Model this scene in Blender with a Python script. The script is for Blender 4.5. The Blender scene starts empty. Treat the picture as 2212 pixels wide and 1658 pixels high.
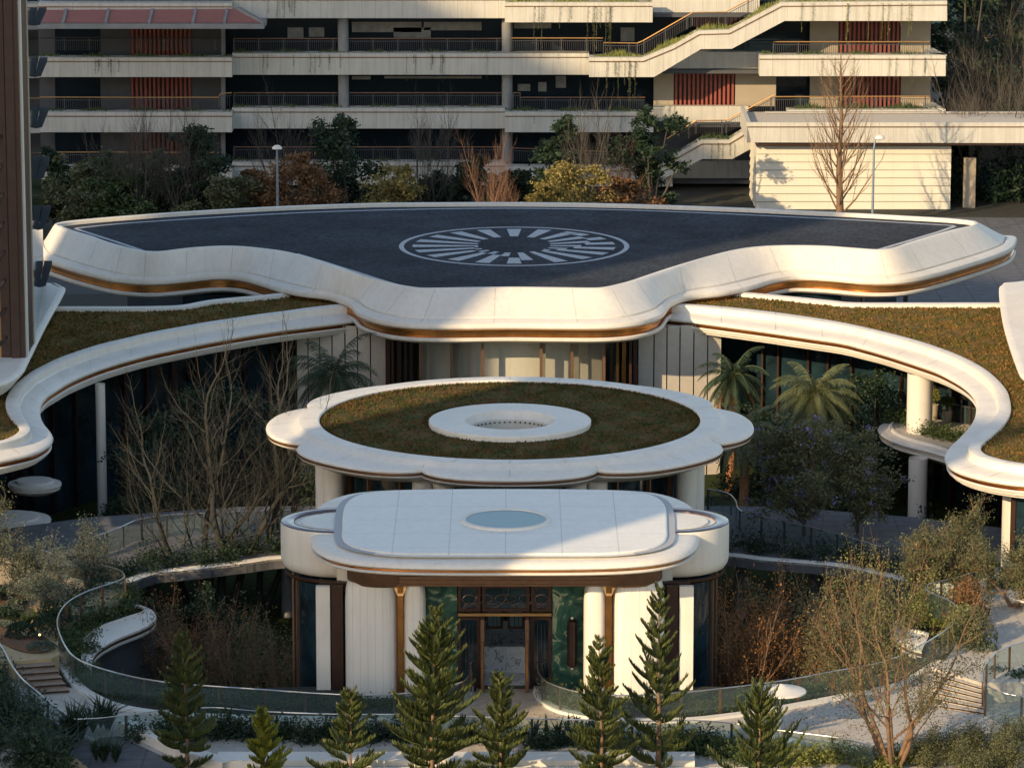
import bpy, bmesh, math, random
from mathutils import Vector, Matrix
R = math.radians
scene = bpy.context.scene
COL = scene.collection
# ---------------------------------------------------------------- camera
PITCH = 11.5; CAMH = 50.0; FPX = 9000.0      # FPX: focal length in units of a 2211 px wide picture
cam_d = bpy.data.cameras.new('camera'); cam = bpy.data.objects.new('camera', cam_d); COL.objects.link(cam)
cam.location = (0, 0, CAMH); cam.rotation_euler = (R(90 - PITCH), 0, 0)
cam_d.sensor_width = 36; cam_d.lens = 36 * FPX / 2211.0
cam_d.clip_start = 1; cam_d.clip_end = 6000
scene.camera = cam
# ---------------------------------------------------------------- light
SUN_EL = 21.5
SUN_TO = (0.64, 0.768)                       # the way sunlight travels over the ground
world = bpy.data.worlds.new('World'); scene.world = world; world.use_nodes = True
wn = world.node_tree.nodes; wl = world.node_tree.links
bg = wn['Background']; sky = wn.new('ShaderNodeTexSky'); sky.sky_type = 'NISHITA'; sky.sun_disc = False
sky.sun_elevation = R(SUN_EL); sky.sun_rotation = math.atan2(-SUN_TO[0], -SUN_TO[1])
sky.air_density = 1.0; sky.dust_density = 0.6; sky.ozone_density = 2.5
wb = wn.new('ShaderNodeMix'); wb.data_type = 'RGBA'; wb.blend_type = 'MULTIPLY'; wb.inputs[0].default_value = 1.0
wb.inputs[7].default_value = (1.21, 1.0, 0.81, 1)     # white balance of the sky light
wl.new(sky.outputs[0], wb.inputs[6]); wl.new(wb.outputs[2], bg.inputs[0]); bg.inputs[1].default_value = 0.14
sun_d = bpy.data.lights.new('sun', 'SUN'); sun = bpy.data.objects.new('sun', sun_d); COL.objects.link(sun)
sun_d.energy = 3.0; sun_d.angle = R(0.55); sun_d.color = (1.0, 0.74, 0.43)
_d = Vector((SUN_TO[0] * math.cos(R(SUN_EL)), SUN_TO[1] * math.cos(R(SUN_EL)), -math.sin(R(SUN_EL))))
sun.rotation_euler = _d.to_track_quat('-Z', 'Y').to_euler()
sun.location = (-80, -80, 120)
scene.view_settings.view_transform = 'Standard'; scene.view_settings.look = 'None'
scene.view_settings.exposure = 1.08; scene.view_settings.gamma = 1.0
scene.render.engine = 'CYCLES'
# ---------------------------------------------------------------- helpers
_cp, _sp = math.cos(R(PITCH)), math.sin(R(PITCH))
def ray(px, py):
    u = (px - 1105.5) / FPX; v = (829.0 - py) / FPX
    return (u, _cp + v * _sp, -_sp + v * _cp)
def P(px, py, z=0.0):
    d = ray(px, py); t = (z - CAMH) / d[2]
    return Vector((d[0] * t, d[1] * t, z))
def at(px, py, Y):
    d = ray(px, py); t = Y / d[1]
    return Vector((d[0] * t, Y, CAMH + d[2] * t))
def PP(lst, z): return [P(a, b, z) for a, b in lst]
def V(*a): return Vector(a)

def spline(pts, n=6, closed=False):
    pts = [Vector(p) for p in pts]; m = len(pts); out = []
    rng = range(m) if closed else range(m - 1)
    for i in rng:
        p1, p2 = pts[i], pts[(i + 1) % m]
        p0 = pts[i - 1] if (closed or i > 0) else p1 * 2 - p2
        p3 = pts[(i + 2) % m] if (closed or i + 2 < m) else p2 * 2 - p1
        # centripetal-ish: plain Catmull-Rom on dense control points
        for k in range(n):
            t = k / n
            out.append(0.5 * ((2 * p1) + (p2 - p0) * t + (2 * p0 - 5 * p1 + 4 * p2 - p3) * t * t + (3 * p1 - p0 - 3 * p2 + p3) * t ** 3))
    if not closed: out.append(pts[-1].copy())
    return out

class MB:
    def __init__(s): s.v = []; s.f = []
    def add(s, vs, fs):
        b = len(s.v); s.v.extend([tuple(p) for p in vs]); s.f.extend([tuple(i + b for i in f) for f in fs])
    def quad(s, a, b, c, d): s.add([a, b, c, d], [(0, 1, 2, 3)])
    def tri(s, a, b, c): s.add([a, b, c], [(0, 1, 2)])
    def poly(s, pts): s.add(pts, [tuple(range(len(pts)))])
    def box(s, c, size, rz=0.0):
        cx, cy, cz = c; hx, hy, hz = size[0] / 2, size[1] / 2, size[2] / 2
        ca, sa = math.cos(rz), math.sin(rz); vs = []
        for z in (-hz, hz):
            for x, y in ((-hx, -hy), (hx, -hy), (hx, hy), (-hx, hy)):
                vs.append((cx + x * ca - y * sa, cy + x * sa + y * ca, cz + z))
        s.add(vs, [(3, 2, 1, 0), (4, 5, 6, 7), (0, 1, 5, 4), (1, 2, 6, 5), (2, 3, 7, 6), (3, 0, 4, 7)])
    def bar(s, a, b, w, h):
        a = Vector(a); b = Vector(b); d = (b - a); L = d.length
        if L < 1e-6: return
        d /= L; side = Vector((d.y, -d.x, 0))
        if side.length < 1e-4: side = Vector((1, 0, 0))
        side.normalize(); up = side.cross(d)
        vs = []
        for p in (a, b):
            for i, j in ((-1, -1), (1, -1), (1, 1), (-1, 1)): vs.append(p + side * (i * w / 2) + up * (j * h / 2))
        s.add(vs, [(3, 2, 1, 0), (4, 5, 6, 7), (0, 1, 5, 4), (1, 2, 6, 5), (2, 3, 7, 6), (3, 0, 4, 7)])
    def tube(s, pts, rad, n=5, cap=True):
        pts = [Vector(p) for p in pts]; m = len(pts)
        if not hasattr(rad, '__len__'): rad = [rad] * m
        b = len(s.v); ref = None
        for i, p in enumerate(pts):
            t = (pts[min(i + 1, m - 1)] - pts[max(i - 1, 0)])
            if t.length < 1e-9: t = Vector((0, 0, 1))
            t.normalize()
            if ref is None: ref = t.orthogonal().normalized()
            else:
                ref = ref - t * ref.dot(t)
                if ref.length < 1e-5: ref = t.orthogonal()
                ref.normalize()
            w = t.cross(ref)
            for k in range(n):
                a = 2 * math.pi * k / n
                s.v.append(tuple(p + (ref * math.cos(a) + w * math.sin(a)) * rad[i]))
        for i in range(m - 1):
            for k in range(n):
                k2 = (k + 1) % n
                s.f.append((b + i * n + k, b + i * n + k2, b + (i + 1) * n + k2, b + (i + 1) * n + k))
        if cap:
            s.f.append(tuple(b + k for k in reversed(range(n)))); s.f.append(tuple(b + (m - 1) * n + k for k in range(n)))
    def loft(s, rows, closed=False):
        n = len(rows[0]); b = len(s.v)
        for r in rows: s.v.extend([tuple(p) for p in r])
        for i in range(len(rows) - 1):
            for k in range(n if closed else n - 1):
                k2 = (k + 1) % n
                s.f.append((b + i * n + k, b + i * n + k2, b + (i + 1) * n + k2, b + (i + 1) * n + k))
    def lathe(s, prof, c=(0, 0, 0), n=48, a0=0, a1=2 * math.pi, sx=1, sy=1):
        full = abs(a1 - a0 - 2 * math.pi) < 1e-6; m = n if full else n + 1
        rows = []
        for r, z in prof:
            rows.append([(c[0] + sx * r * math.cos(a0 + (a1 - a0) * k / n), c[1] + sy * r * math.sin(a0 + (a1 - a0) * k / n), c[2] + z) for k in range(m)])
        s.loft(rows, full)
    def slab(s, poly, z0, z1, top=True, bottom=True):
        n = len(poly); a = [(p[0], p[1], z1) for p in poly]; c = [(p[0], p[1], z0) for p in poly]
        if top: s.poly(a)
        if bottom: s.poly(c[::-1])
        s.loft([c + [c[0]], a + [a[0]]])
    def prism_y(s, poly, Y0, Y1):   # polygon given as (x,z), extruded from Y0 (front) to Y1
        a = [(p[0], Y0, p[1]) for p in poly]; c = [(p[0], Y1, p[1]) for p in poly]
        s.poly(a); s.poly(c[::-1]); s.loft([c + [c[0]], a + [a[0]]])
    def build(s, name, mat, parent=None, smooth=None, loc=None):
        me = bpy.data.meshes.new(name); me.from_pydata(s.v, [], s.f); me.update()
        if mat is not None: me.materials.append(mat)
        o = bpy.data.objects.new(name, me); COL.objects.link(o)
        if smooth is not None and len(me.polygons):
            me.polygons.foreach_set('use_smooth', [True] * len(me.polygons)); me.set_sharp_from_angle(angle=R(smooth))
        if parent is not None:
            o.parent = parent
            if loc is None and parent.get('_abs', 1):
                o.matrix_parent_inverse = Matrix.Translation(-Vector(parent.location)) if parent.rotation_euler.z == 0 else parent.matrix_basis.inverted()
        if loc is not None: o.location = loc
        return o

def tag(o, label=None, cat=None, group=None, kind=None):
    if label: o['label'] = label
    if cat: o['category'] = cat
    if group: o['group'] = group
    if kind: o['kind'] = kind
    return o
def empty(name, loc, label, cat, group=None, rz=0.0):
    o = bpy.data.objects.new(name, None); COL.objects.link(o); o.location = loc; o.rotation_euler.z = rz
    o.empty_display_size = 0.5
    return tag(o, label, cat, group)
def struct(o): o['kind'] = 'structure'; return o
def clone(root, loc, rz=0.0, sc=1.0, label=None, group=None):
    r = root.copy(); COL.objects.link(r); r.location = loc; r.rotation_euler = (0, 0, rz)
    r.scale = (sc, sc, sc) if not hasattr(sc, '__len__') else sc
    if label: r['label'] = label
    if group: r['group'] = group
    def rec(a, b):
        for ch in list(a.children):
            c = ch.copy(); COL.objects.link(c); c.parent = b; rec(ch, c)
    rec(root, r)
    return r

# ---------------------------------------------------------------- materials
def mat(name, col, rough=0.6, metal=0.0, noise=0.0, nscale=3.0, col2=None, bump=0.0, bscale=40.0, spec=0.5, sub=0.0):
    m = bpy.data.materials.new(name); m.use_nodes = True
    nt = m.node_tree; b = nt.nodes['Principled BSDF']
    b.inputs['Roughness'].default_value = rough; b.inputs['Metallic'].default_value = metal
    b.inputs['Specular IOR Level'].default_value = spec
    b.inputs['Base Color'].default_value = (*col, 1)
    if noise > 0 or col2:
        tc = nt.nodes.new('ShaderNodeTexCoord'); n = nt.nodes.new('ShaderNodeTexNoise')
        n.inputs['Scale'].default_value = nscale; n.inputs['Detail'].default_value = 5; n.inputs['Roughness'].default_value = 0.65
        nt.links.new(tc.outputs['Object'], n.inputs['Vector'])
        r = nt.nodes.new('ShaderNodeValToRGB'); c2 = col2 or tuple(c * (1 - noise) for c in col)
        r.color_ramp.elements[0].position = 0.33; r.color_ramp.elements[0].color = (*c2, 1)
        r.color_ramp.elements[1].position = 0.67; r.color_ramp.elements[1].color = (*col, 1)
        nt.links.new(n.outputs['Fac'], r.inputs[0]); nt.links.new(r.outputs[0], b.inputs['Base Color'])
    if bump > 0:
        tc2 = nt.nodes.new('ShaderNodeTexCoord'); n2 = nt.nodes.new('ShaderNodeTexNoise'); n2.inputs['Scale'].default_value = bscale
        n2.inputs['Detail'].default_value = 4
        bp = nt.nodes.new('ShaderNodeBump'); bp.inputs['Strength'].default_value = bump; bp.inputs['Distance'].default_value = 0.05
        nt.links.new(tc2.outputs['Object'], n2.inputs['Vector']); nt.links.new(n2.outputs['Fac'], bp.inputs['Height']); nt.links.new(bp.outputs[0], b.inputs['Normal'])
    return m

def add_joints(m, axis_a, per_a, wid=0.02, axis_b=None, per_b=1.0, dark=0.55, off_a=0.0, off_b=0.0):
    """thin darker joint lines every per_a metres along an axis of the object's own coordinates"""
    nt = m.node_tree; b = nt.nodes['Principled BSDF']; L = nt.links
    tc = nt.nodes.new('ShaderNodeTexCoord'); sx = nt.nodes.new('ShaderNodeSeparateXYZ'); L.new(tc.outputs['Object'], sx.inputs[0])
    def line(ax, per, off):
        a = nt.nodes.new('ShaderNodeMath'); a.operation = 'ADD'; a.inputs[1].default_value = off + per * 1000; L.new(sx.outputs[ax], a.inputs[0])
        d = nt.nodes.new('ShaderNodeMath'); d.operation = 'MODULO'; d.inputs[1].default_value = per; L.new(a.outputs[0], d.inputs[0])
        c = nt.nodes.new('ShaderNodeMath'); c.operation = 'LESS_THAN'; c.inputs[1].default_value = wid; L.new(d.outputs[0], c.inputs[0])
        return c
    f = line(axis_a, per_a, off_a)
    if axis_b is not None:
        g = line(axis_b, per_b, off_b); mx = nt.nodes.new('ShaderNodeMath'); mx.operation = 'MAXIMUM'
        L.new(f.outputs[0], mx.inputs[0]); L.new(g.outputs[0], mx.inputs[1]); f = mx
    mix = nt.nodes.new('ShaderNodeMix'); mix.data_type = 'RGBA'; mix.blend_type = 'MULTIPLY'
    L.new(f.outputs[0], mix.inputs[0]); mix.inputs[7].default_value = (dark, dark, dark, 1)
    src = b.inputs['Base Color'].links[0].from_socket if b.inputs['Base Color'].links else None
    if src: L.new(src, mix.inputs[6])
    else: mix.inputs[6].default_value = b.inputs['Base Color'].default_value
    L.new(mix.outputs[2], b.inputs['Base Color'])
    return m

def glass_mat(name, tint, gloss_rough=0.03, tr=0.8):
    m = bpy.data.materials.new(name); m.use_nodes = True; nt = m.node_tree; nt.nodes.clear(); L = nt.links
    out = nt.nodes.new('ShaderNodeOutputMaterial'); t = nt.nodes.new('ShaderNodeBsdfTransparent'); t.inputs[0].default_value = (*tint, 1)
    g = nt.nodes.new('ShaderNodeBsdfGlossy'); g.inputs['Roughness'].default_value = gloss_rough; g.inputs[0].default_value = (0.9, 0.95, 1, 1)
    d = nt.nodes.new('ShaderNodeBsdfDiffuse'); d.inputs[0].default_value = (0.16, 0.22, 0.22, 1)
    lw = nt.nodes.new('ShaderNodeLayerWeight'); lw.inputs[0].default_value = 0.5
    pw = nt.nodes.new('ShaderNodeMath'); pw.operation = 'POWER'; pw.inputs[1].default_value = 4.0; L.new(lw.outputs['Facing'], pw.inputs[0])
    fr = nt.nodes.new('ShaderNodeMath'); fr.operation = 'MULTIPLY_ADD'; fr.inputs[1].default_value = 0.8; fr.inputs[2].default_value = 0.05; L.new(pw.outputs[0], fr.inputs[0])
    mx = nt.nodes.new('ShaderNodeMixShader'); mx2 = nt.nodes.new('ShaderNodeMixShader'); mx2.inputs[0].default_value = 1 - tr
    L.new(t.outputs[0], mx2.inputs[1]); L.new(d.outputs[0], mx2.inputs[2])
    L.new(fr.outputs[0], mx.inputs[0]); L.new(mx2.outputs[0], mx.inputs[1]); L.new(g.outputs[0], mx.inputs[2]); L.new(mx.outputs[0], out.inputs[0])
    return m

def leafmat(name, c1, c2, rough=0.55, trans=0.25, nscale=1.2):
    m = bpy.data.materials.new(name); m.use_nodes = True; nt = m.node_tree; L = nt.links; nt.nodes.clear()
    out = nt.nodes.new('ShaderNodeOutputMaterial'); tc = nt.nodes.new('ShaderNodeTexCoord')
    oi = nt.nodes.new('ShaderNodeObjectInfo')
    n = nt.nodes.new('ShaderNodeTexNoise'); n.inputs['Scale'].default_value = nscale; n.inputs['Detail'].default_value = 8; n.inputs['Roughness'].default_value = 0.8
    ad = nt.nodes.new('ShaderNodeVectorMath'); ad.operation = 'ADD'
    L.new(tc.outputs['Object'], ad.inputs[0]); L.new(oi.outputs['Random'], ad.inputs[1]); L.new(ad.outputs[0], n.inputs['Vector'])
    r = nt.nodes.new('ShaderNodeValToRGB'); r.color_ramp.elements[0].position = 0.36; r.color_ramp.elements[0].color = (*c1, 1)
    r.color_ramp.elements[1].position = 0.64; r.color_ramp.elements[1].color = (*c2, 1); L.new(n.outputs['Fac'], r.inputs[0])
    d = nt.nodes.new('ShaderNodeBsdfPrincipled'); d.inputs['Roughness'].default_value = rough; d.inputs['Specular IOR Level'].default_value = 0.35
    t = nt.nodes.new('ShaderNodeBsdfTranslucent'); mx = nt.nodes.new('ShaderNodeMixShader'); mx.inputs[0].default_value = trans
    L.new(r.outputs[0], d.inputs['Base Color']); L.new(r.outputs[0], t.inputs[0]); L.new(d.outputs[0], mx.inputs[1]); L.new(t.outputs[0], mx.inputs[2]); L.new(mx.outputs[0], out.inputs[0])
    return m

M = {}
def weather(m, amount=0.5):
    nt = m.node_tree; b = nt.nodes['Principled BSDF']; L = nt.links
    tc = nt.nodes.new('ShaderNodeTexCoord'); mp = nt.nodes.new('ShaderNodeMapping'); mp.inputs['Scale'].default_value = (3.2, 3.2, 0.25)
    n1 = nt.nodes.new('ShaderNodeTexNoise'); n1.inputs['Scale'].default_value = 1.0; n1.inputs['Detail'].default_value = 8; n1.inputs['Roughness'].default_value = 0.7
    L.new(tc.outputs['Object'], mp.inputs[0]); L.new(mp.outputs[0], n1.inputs['Vector'])
    r = nt.nodes.new('ShaderNodeValToRGB'); r.color_ramp.elements[0].position = 0.42; r.color_ramp.elements[0].color = (0.62, 0.58, 0.52, 1); r.color_ramp.elements[1].position = 0.56; r.color_ramp.elements[1].color = (1, 1, 1, 1)
    L.new(n1.outputs['Fac'], r.inputs[0])
    mx = nt.nodes.new('ShaderNodeMix'); mx.data_type = 'RGBA'; mx.blend_type = 'MULTIPLY'; mx.inputs[0].default_value = amount
    src = b.inputs['Base Color'].links[0].from_socket; L.new(src, mx.inputs[6]); L.new(r.outputs[0], mx.inputs[7]); L.new(mx.outputs[2], b.inputs['Base Color'])
    # small differences in roughness
    L.new(n1.outputs['Fac'], nt.nodes.new('ShaderNodeMath').inputs[0])
    return m
M['white'] = mat('white_cladding', (0.72, 0.68, 0.61), 0.5, noise=0.1, nscale=0.45)
weather(M['white'], 0.16)
M['white_panel'] = mat('white_roof_panel', (0.74, 0.72, 0.67), 0.5, noise=0.05, nscale=0.8)
weather(M['white_panel'], 0.14); add_joints(M['white_panel'], 0, 2.45, 0.045, 1, 2.6, 0.72, 0.3, 1.1)
M['white_flute'] = mat('white_fluted_panel', (0.7, 0.66, 0.59), 0.5, noise=0.05, nscale=0.7); weather(M['white_flute'], 0.15)
M['stone_wall'] = mat('stone_wall_panel', (0.5, 0.46, 0.4), 0.6, noise=0.12, nscale=2.5)
M['bronze'] = mat('bronze_metal', (0.62, 0.3, 0.1), 0.27, 0.95, noise=0.3, nscale=1.5)
M['bronze_dark'] = mat('dark_bronze', (0.06, 0.028, 0.02), 0.45, 0.5, noise=0.3, nscale=2)
M['bronze_mid'] = mat('brown_bronze', (0.2, 0.11, 0.065), 0.45, 0.5, noise=0.25, nscale=3)
M['purple_bronze'] = mat('polished_bronze_ring', (0.25, 0.2, 0.21), 0.18, 0.85, noise=0.5, nscale=2)
M['gravel'] = mat('dark_gravel', (0.054, 0.062, 0.076), 0.97, noise=0.6, nscale=4, bump=0.5, bscale=12, spec=.1)
def patches(m, sc, lo, hi):
    nt = m.node_tree; b = nt.nodes['Principled BSDF']; L = nt.links; tc = nt.nodes.new('ShaderNodeTexCoord'); n = nt.nodes.new('ShaderNodeTexNoise'); n.inputs['Scale'].default_value = sc; n.inputs['Detail'].default_value = 10; n.inputs['Roughness'].default_value = .7
    r = nt.nodes.new('ShaderNodeMapRange'); r.inputs[1].default_value = .35; r.inputs[2].default_value = .65; r.inputs[3].default_value = lo; r.inputs[4].default_value = hi
    mx = nt.nodes.new('ShaderNodeMix'); mx.data_type = 'RGBA'; mx.blend_type = 'MULTIPLY'; mx.inputs[0].default_value = 1
    cb = nt.nodes.new('ShaderNodeCombineColor'); L.new(tc.outputs['Object'], n.inputs['Vector']); L.new(n.outputs['Fac'], r.inputs[0])
    for i in range(3): L.new(r.outputs[0], cb.inputs[i])
    L.new(b.inputs['Base Color'].links[0].from_socket, mx.inputs[6]); L.new(cb.outputs[0], mx.inputs[7]); L.new(mx.outputs[2], b.inputs['Base Color'])
patches(M['gravel'], .22, .72, 1.3)
M['paint'] = mat('white_road_paint', (0.5, 0.52, 0.55), 0.8, noise=0.5, nscale=9)
M['dark_glass'] = mat('dark_window_glass', (0.02, 0.045, 0.06), 0.05, spec=0.6, noise=.85, nscale=0.35, bump=.06, bscale=.5)  # blotchy tint variation stands in for reflections in the glazing
M['glass'] = glass_mat('clear_glass', (0.72, 0.83, 0.82), 0.02, 0.86)
M['win_glass'] = glass_mat('window_glass', (0.86, 0.88, 0.86), 0.02, 0.97)
M['steel'] = mat('steel_rail', (0.5, 0.5, 0.48), 0.3, 0.9)
M['concrete'] = mat('grey_concrete', (0.23, 0.235, 0.235), 0.8, noise=0.2, nscale=1)
M['facade'] = mat('pale_facade_panel', (0.5, 0.49, 0.44), 0.7, noise=0.1, nscale=0.5)
weather(M['facade'], 0.28); add_joints(M['facade'], 0, 1.06, 0.035, dark=0.72)
M['stone_path'] = mat('pale_stone_paving', (0.47, 0.43, 0.37), 0.75, noise=0.2, nscale=1.6, bump=0.15, bscale=8)
add_joints(M['stone_path'], 0, 0.9, 0.03, 1, 1.8, 0.7)
M['paver'] = mat('grey_stone_pavers', (0.12, 0.122, 0.13), 0.85, noise=0.35, nscale=1.3)
add_joints(M['paver'], 0, 2.2, 0.09, 1, 1.1, 0.62)
M['soil'] = mat('dark_planting_soil', (0.03, 0.032, 0.022), 0.95, noise=0.5, nscale=2, bump=0.5, bscale=6)
M['mulch'] = mat('brown_mulch', (0.2, 0.1, 0.05), 0.95, noise=0.4, nscale=6, bump=0.5, bscale=20)
M['beige_path'] = mat('beige_path', (0.5, 0.36, 0.2), 0.9, noise=0.18, nscale=3)
M['asphalt'] = mat('asphalt', (0.05, 0.055, 0.06), 0.9, noise=0.3, nscale=5)
M['bark'] = mat('grey_bark', (0.036, 0.036, 0.031), 0.9, noise=0.45, nscale=6)
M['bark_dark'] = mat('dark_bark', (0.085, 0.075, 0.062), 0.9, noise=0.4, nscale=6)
M['bark_pale'] = mat('pale_twig_bark', (0.36, 0.27, 0.18), 0.85, noise=0.35, nscale=5)
M['bark_red'] = mat('reddish_bark', (0.2, 0.11, 0.07), 0.85, noise=0.35, nscale=5)
M['bark_tan'] = mat('tan_bark', (0.21, 0.125, 0.07), 0.85, noise=0.35, nscale=5)
M['bark_palm'] = mat('palm_trunk_bark', (0.36, 0.17, 0.07), 0.9, noise=0.5, nscale=9, bump=0.7, bscale=10)
M['leaf_pine'] = leafmat('pine_needles', (0.022, 0.042, 0.016), (0.12, 0.135, 0.035), trans=0.15, nscale=2.6)
M['leaf_pine_lit'] = leafmat('pine_needles_lit', (0.1, 0.13, 0.02), (0.26, 0.25, 0.03), trans=0.2, nscale=1.5)  # sunlight on the small pine is put into this needle colour
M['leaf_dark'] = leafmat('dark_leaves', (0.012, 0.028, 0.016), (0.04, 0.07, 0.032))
M['leaf_mid'] = leafmat('green_leaves', (0.03, 0.055, 0.02), (0.09, 0.12, 0.035))
M['leaf_olive'] = leafmat('olive_leaves', (0.06, 0.07, 0.035), (0.16, 0.16, 0.07))
M['leaf_bright'] = leafmat('yellow_green_leaves', (0.1, 0.13, 0.03), (0.26, 0.26, 0.07))
M['leaf_yellow'] = leafmat('yellow_leaves', (0.13, 0.11, 0.03), (0.32, 0.25, 0.08))
M['leaf_orange'] = leafmat('orange_leaves', (0.2, 0.08, 0.02), (0.36, 0.17, 0.05))
M['leaf_rust'] = leafmat('rust_leaves', (0.13, 0.07, 0.03), (0.24, 0.12, 0.05))
M['leaf_grey'] = leafmat('grey_green_leaves', (0.06, 0.085, 0.06), (0.15, 0.18, 0.14))
M['leaf_palm'] = leafmat('palm_leaves', (0.06, 0.08, 0.03), (0.17, 0.18, 0.08))
M['flower_blue'] = leafmat('blue_flowers', (0.1, 0.08, 0.4), (0.35, 0.3, 0.7), nscale=6)
M['flower_orange'] = leafmat('orange_flowers', (0.75, 0.2, 0.05), (0.9, 0.45, 0.15), nscale=6)
M['flower_pink'] = leafmat('pink_flowers', (0.4, 0.12, 0.25), (0.6, 0.3, 0.45), nscale=6)
M['red_slat'] = mat('red_louvre', (0.27, 0.06, 0.04), 0.6, noise=0.15, nscale=2)
M['red_roof'] = mat('red_canopy_sheet', (0.3, 0.12, 0.1), 0.7, noise=0.15, nscale=2)
M['brass'] = mat('brass_handrail', (0.36, 0.21, 0.08), 0.45, 0.6)
M['rail_dark'] = mat('dark_balusters', (0.07, 0.07, 0.075), 0.5, 0.5)
M['tan_panel'] = mat('tan_wall_panel', (0.33, 0.28, 0.21), 0.75, noise=0.1, nscale=1)
M['annex_wall'] = mat('cream_clapboard', (0.6, 0.56, 0.46), 0.7, noise=0.06, nscale=0.5)
add_joints(M['annex_wall'], 0, 1.6, 0.025, dark=0.85)
def marble(name, c1, c2, c3, sc):
    m = mat(name, c1, 0.18); nt = m.node_tree; b = nt.nodes['Principled BSDF']; L = nt.links
    tc = nt.nodes.new('ShaderNodeTexCoord'); w = nt.nodes.new('ShaderNodeTexNoise'); w.inputs['Scale'].default_value = sc; w.inputs['Detail'].default_value = 9
    w.inputs['Distortion'].default_value = 2.2; r = nt.nodes.new('ShaderNodeValToRGB'); e = r.color_ramp.elements
    e[0].position = 0.38; e[0].color = (*c1, 1); e[1].position = 0.55; e[1].color = (*c2, 1); k = e.new(0.62); k.color = (*c3, 1); k2 = e.new(0.67); k2.color = (*c1, 1)
    L.new(tc.outputs['Object'], w.inputs['Vector']); L.new(w.outputs['Fac'], r.inputs[0]); L.new(r.outputs[0], b.inputs['Base Color'])
    return m
M['green_marble'] = marble('green_marble', (0.012, 0.05, 0.042), (0.04, 0.11, 0.075), (0.3, 0.34, 0.22), 0.7)
M['white_marble'] = marble('white_marble', (0.6, 0.62, 0.62), (0.75, 0.76, 0.75), (0.2, 0.22, 0.22), 1.6)
def sedum(name, green, brown, tile):
    m = bpy.data.materials.new(name); m.use_nodes = True; nt = m.node_tree; b = nt.nodes['Principled BSDF']; L = nt.links
    b.inputs['Roughness'].default_value = 0.95; b.inputs['Specular IOR Level'].default_value = 0.1
    tc = nt.nodes.new('ShaderNodeTexCoord')
    n = nt.nodes.new('ShaderNodeTexNoise'); n.inputs['Scale'].default_value = 1.3; n.inputs['Detail'].default_value = 14; n.inputs['Roughness'].default_value = 0.78
    n2 = nt.nodes.new('ShaderNodeTexNoise'); n2.inputs['Scale'].default_value = 5; n2.inputs['Detail'].default_value = 6; n2.inputs['Roughness'].default_value = 0.8
    r = nt.nodes.new('ShaderNodeValToRGB'); e = r.color_ramp.elements
    e[0].position = 0.43; e[0].color = (*brown, 1); e[1].position = 0.56; e[1].color = (*green, 1)
    L.new(tc.outputs['Object'], n.inputs['Vector']); L.new(tc.outputs['Object'], n2.inputs['Vector']); L.new(n.outputs['Fac'], r.inputs[0])
    r2 = nt.nodes.new('ShaderNodeValToRGB'); r2.color_ramp.elements[0].position = 0.3; r2.color_ramp.elements[0].color = (0.35, 0.35, 0.35, 1)
    r2.color_ramp.elements[1].position = 0.7; r2.color_ramp.elements[1].color = (1.45, 1.4, 1.3, 1); L.new(n2.outputs['Fac'], r2.inputs[0])
    mx = nt.nodes.new('ShaderNodeMix'); mx.data_type = 'RGBA'; mx.blend_type = 'MULTIPLY'; mx.inputs[0].default_value = 1
    L.new(r.outputs[0], mx.inputs[6]); L.new(r2.outputs[0], mx.inputs[7]); L.new(mx.outputs[2], b.inputs['Base Color'])
    bp = nt.nodes.new('ShaderNodeBump'); bp.inputs['Strength'].default_value = 0.8; bp.inputs['Distance'].default_value = 0.12
    L.new(n2.outputs['Fac'], bp.inputs['Height']); L.new(bp.outputs[0], b.inputs['Normal'])
    if tile:
        add_joints(m, 0, 0.5, 0.035, 1, 0.5, 0.62)
    return m
M['sedum'] = sedum('sedum_roof', (0.065, 0.075, 0.022), (0.14, 0.085, 0.035), False)
M['sedum_tile'] = sedum('sedum_tile_roof', (0.12, 0.108, 0.03), (0.24, 0.14, 0.05), True)
M['lawn'] = sedum('lawn', (0.035, 0.06, 0.018), (0.04, 0.045, 0.02), False)
# ================================================================ main pavilion with the helipad roof
pav = empty('helipad_pavilion', (0, 250, 0), 'large pavilion with a dark flat roof, white sloping rim and a round painted spoked marking', 'pavilion')
pairs = [((118,484),(84,528)),((127,491),(94,556)),((155,501),(122,569)),((192,512),(158,581)),((222,523),(195,591)),((250,531),(232,600)),((280,539),(265,605)),((308,544),(302,608)),((346,545),(346,608)),
 ((404,538),(400,603)),((462,534),(460,597)),((512,534),(505,598)),((558,538),(545,606)),((616,546),(600,623)),((673,561),(650,634)),((731,581),(708,641)),((800,602),(752,656)),((848,615),(772,677)),
 ((878,621),(812,692)),((906,624),(858,700)),((950,624),(920,704)),((1020,623),(1010,704)),((1105,622),(1105,703)),((1200,623),(1210,704)),((1280,624),(1300,704)),((1312,622),(1360,700)),
 ((1345,615),(1402,692)),((1375,607),(1432,679)),((1425,590),(1452,655)),((1478,572),(1494,641)),((1536,555),(1562,633)),((1590,542),(1622,620)),((1640,535),(1675,605)),((1698,532),(1725,598)),((1779,533),(1795,601)),
 ((1850,538),(1862,607)),((1900,541),(1920,608)),((1935,537),(1968,604)),((1970,526),(2016,594)),((2020,511),(2076,577)),((2070,497),(2136,558)),((2100,489),(2180,540)),((2112,483),(2194,524)),((2106,478),(2188,512))]
backc = [(2085,475),(2040,471),(1950,466),(1860,461),(1750,456),(1600,449),(1400,442),(1250,438.5),(1105,437),(950,437.5),(800,439),(600,446),(400,457),(250,468),(180,474),(140,478.5)]
Ccp = [P(a, b, 7.8) for (a, b), _ in pairs] + [P(a, b, 7.8) for a, b in backc]
Lcp = [P(a, b, 6.15) for _, (a, b) in pairs]
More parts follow.
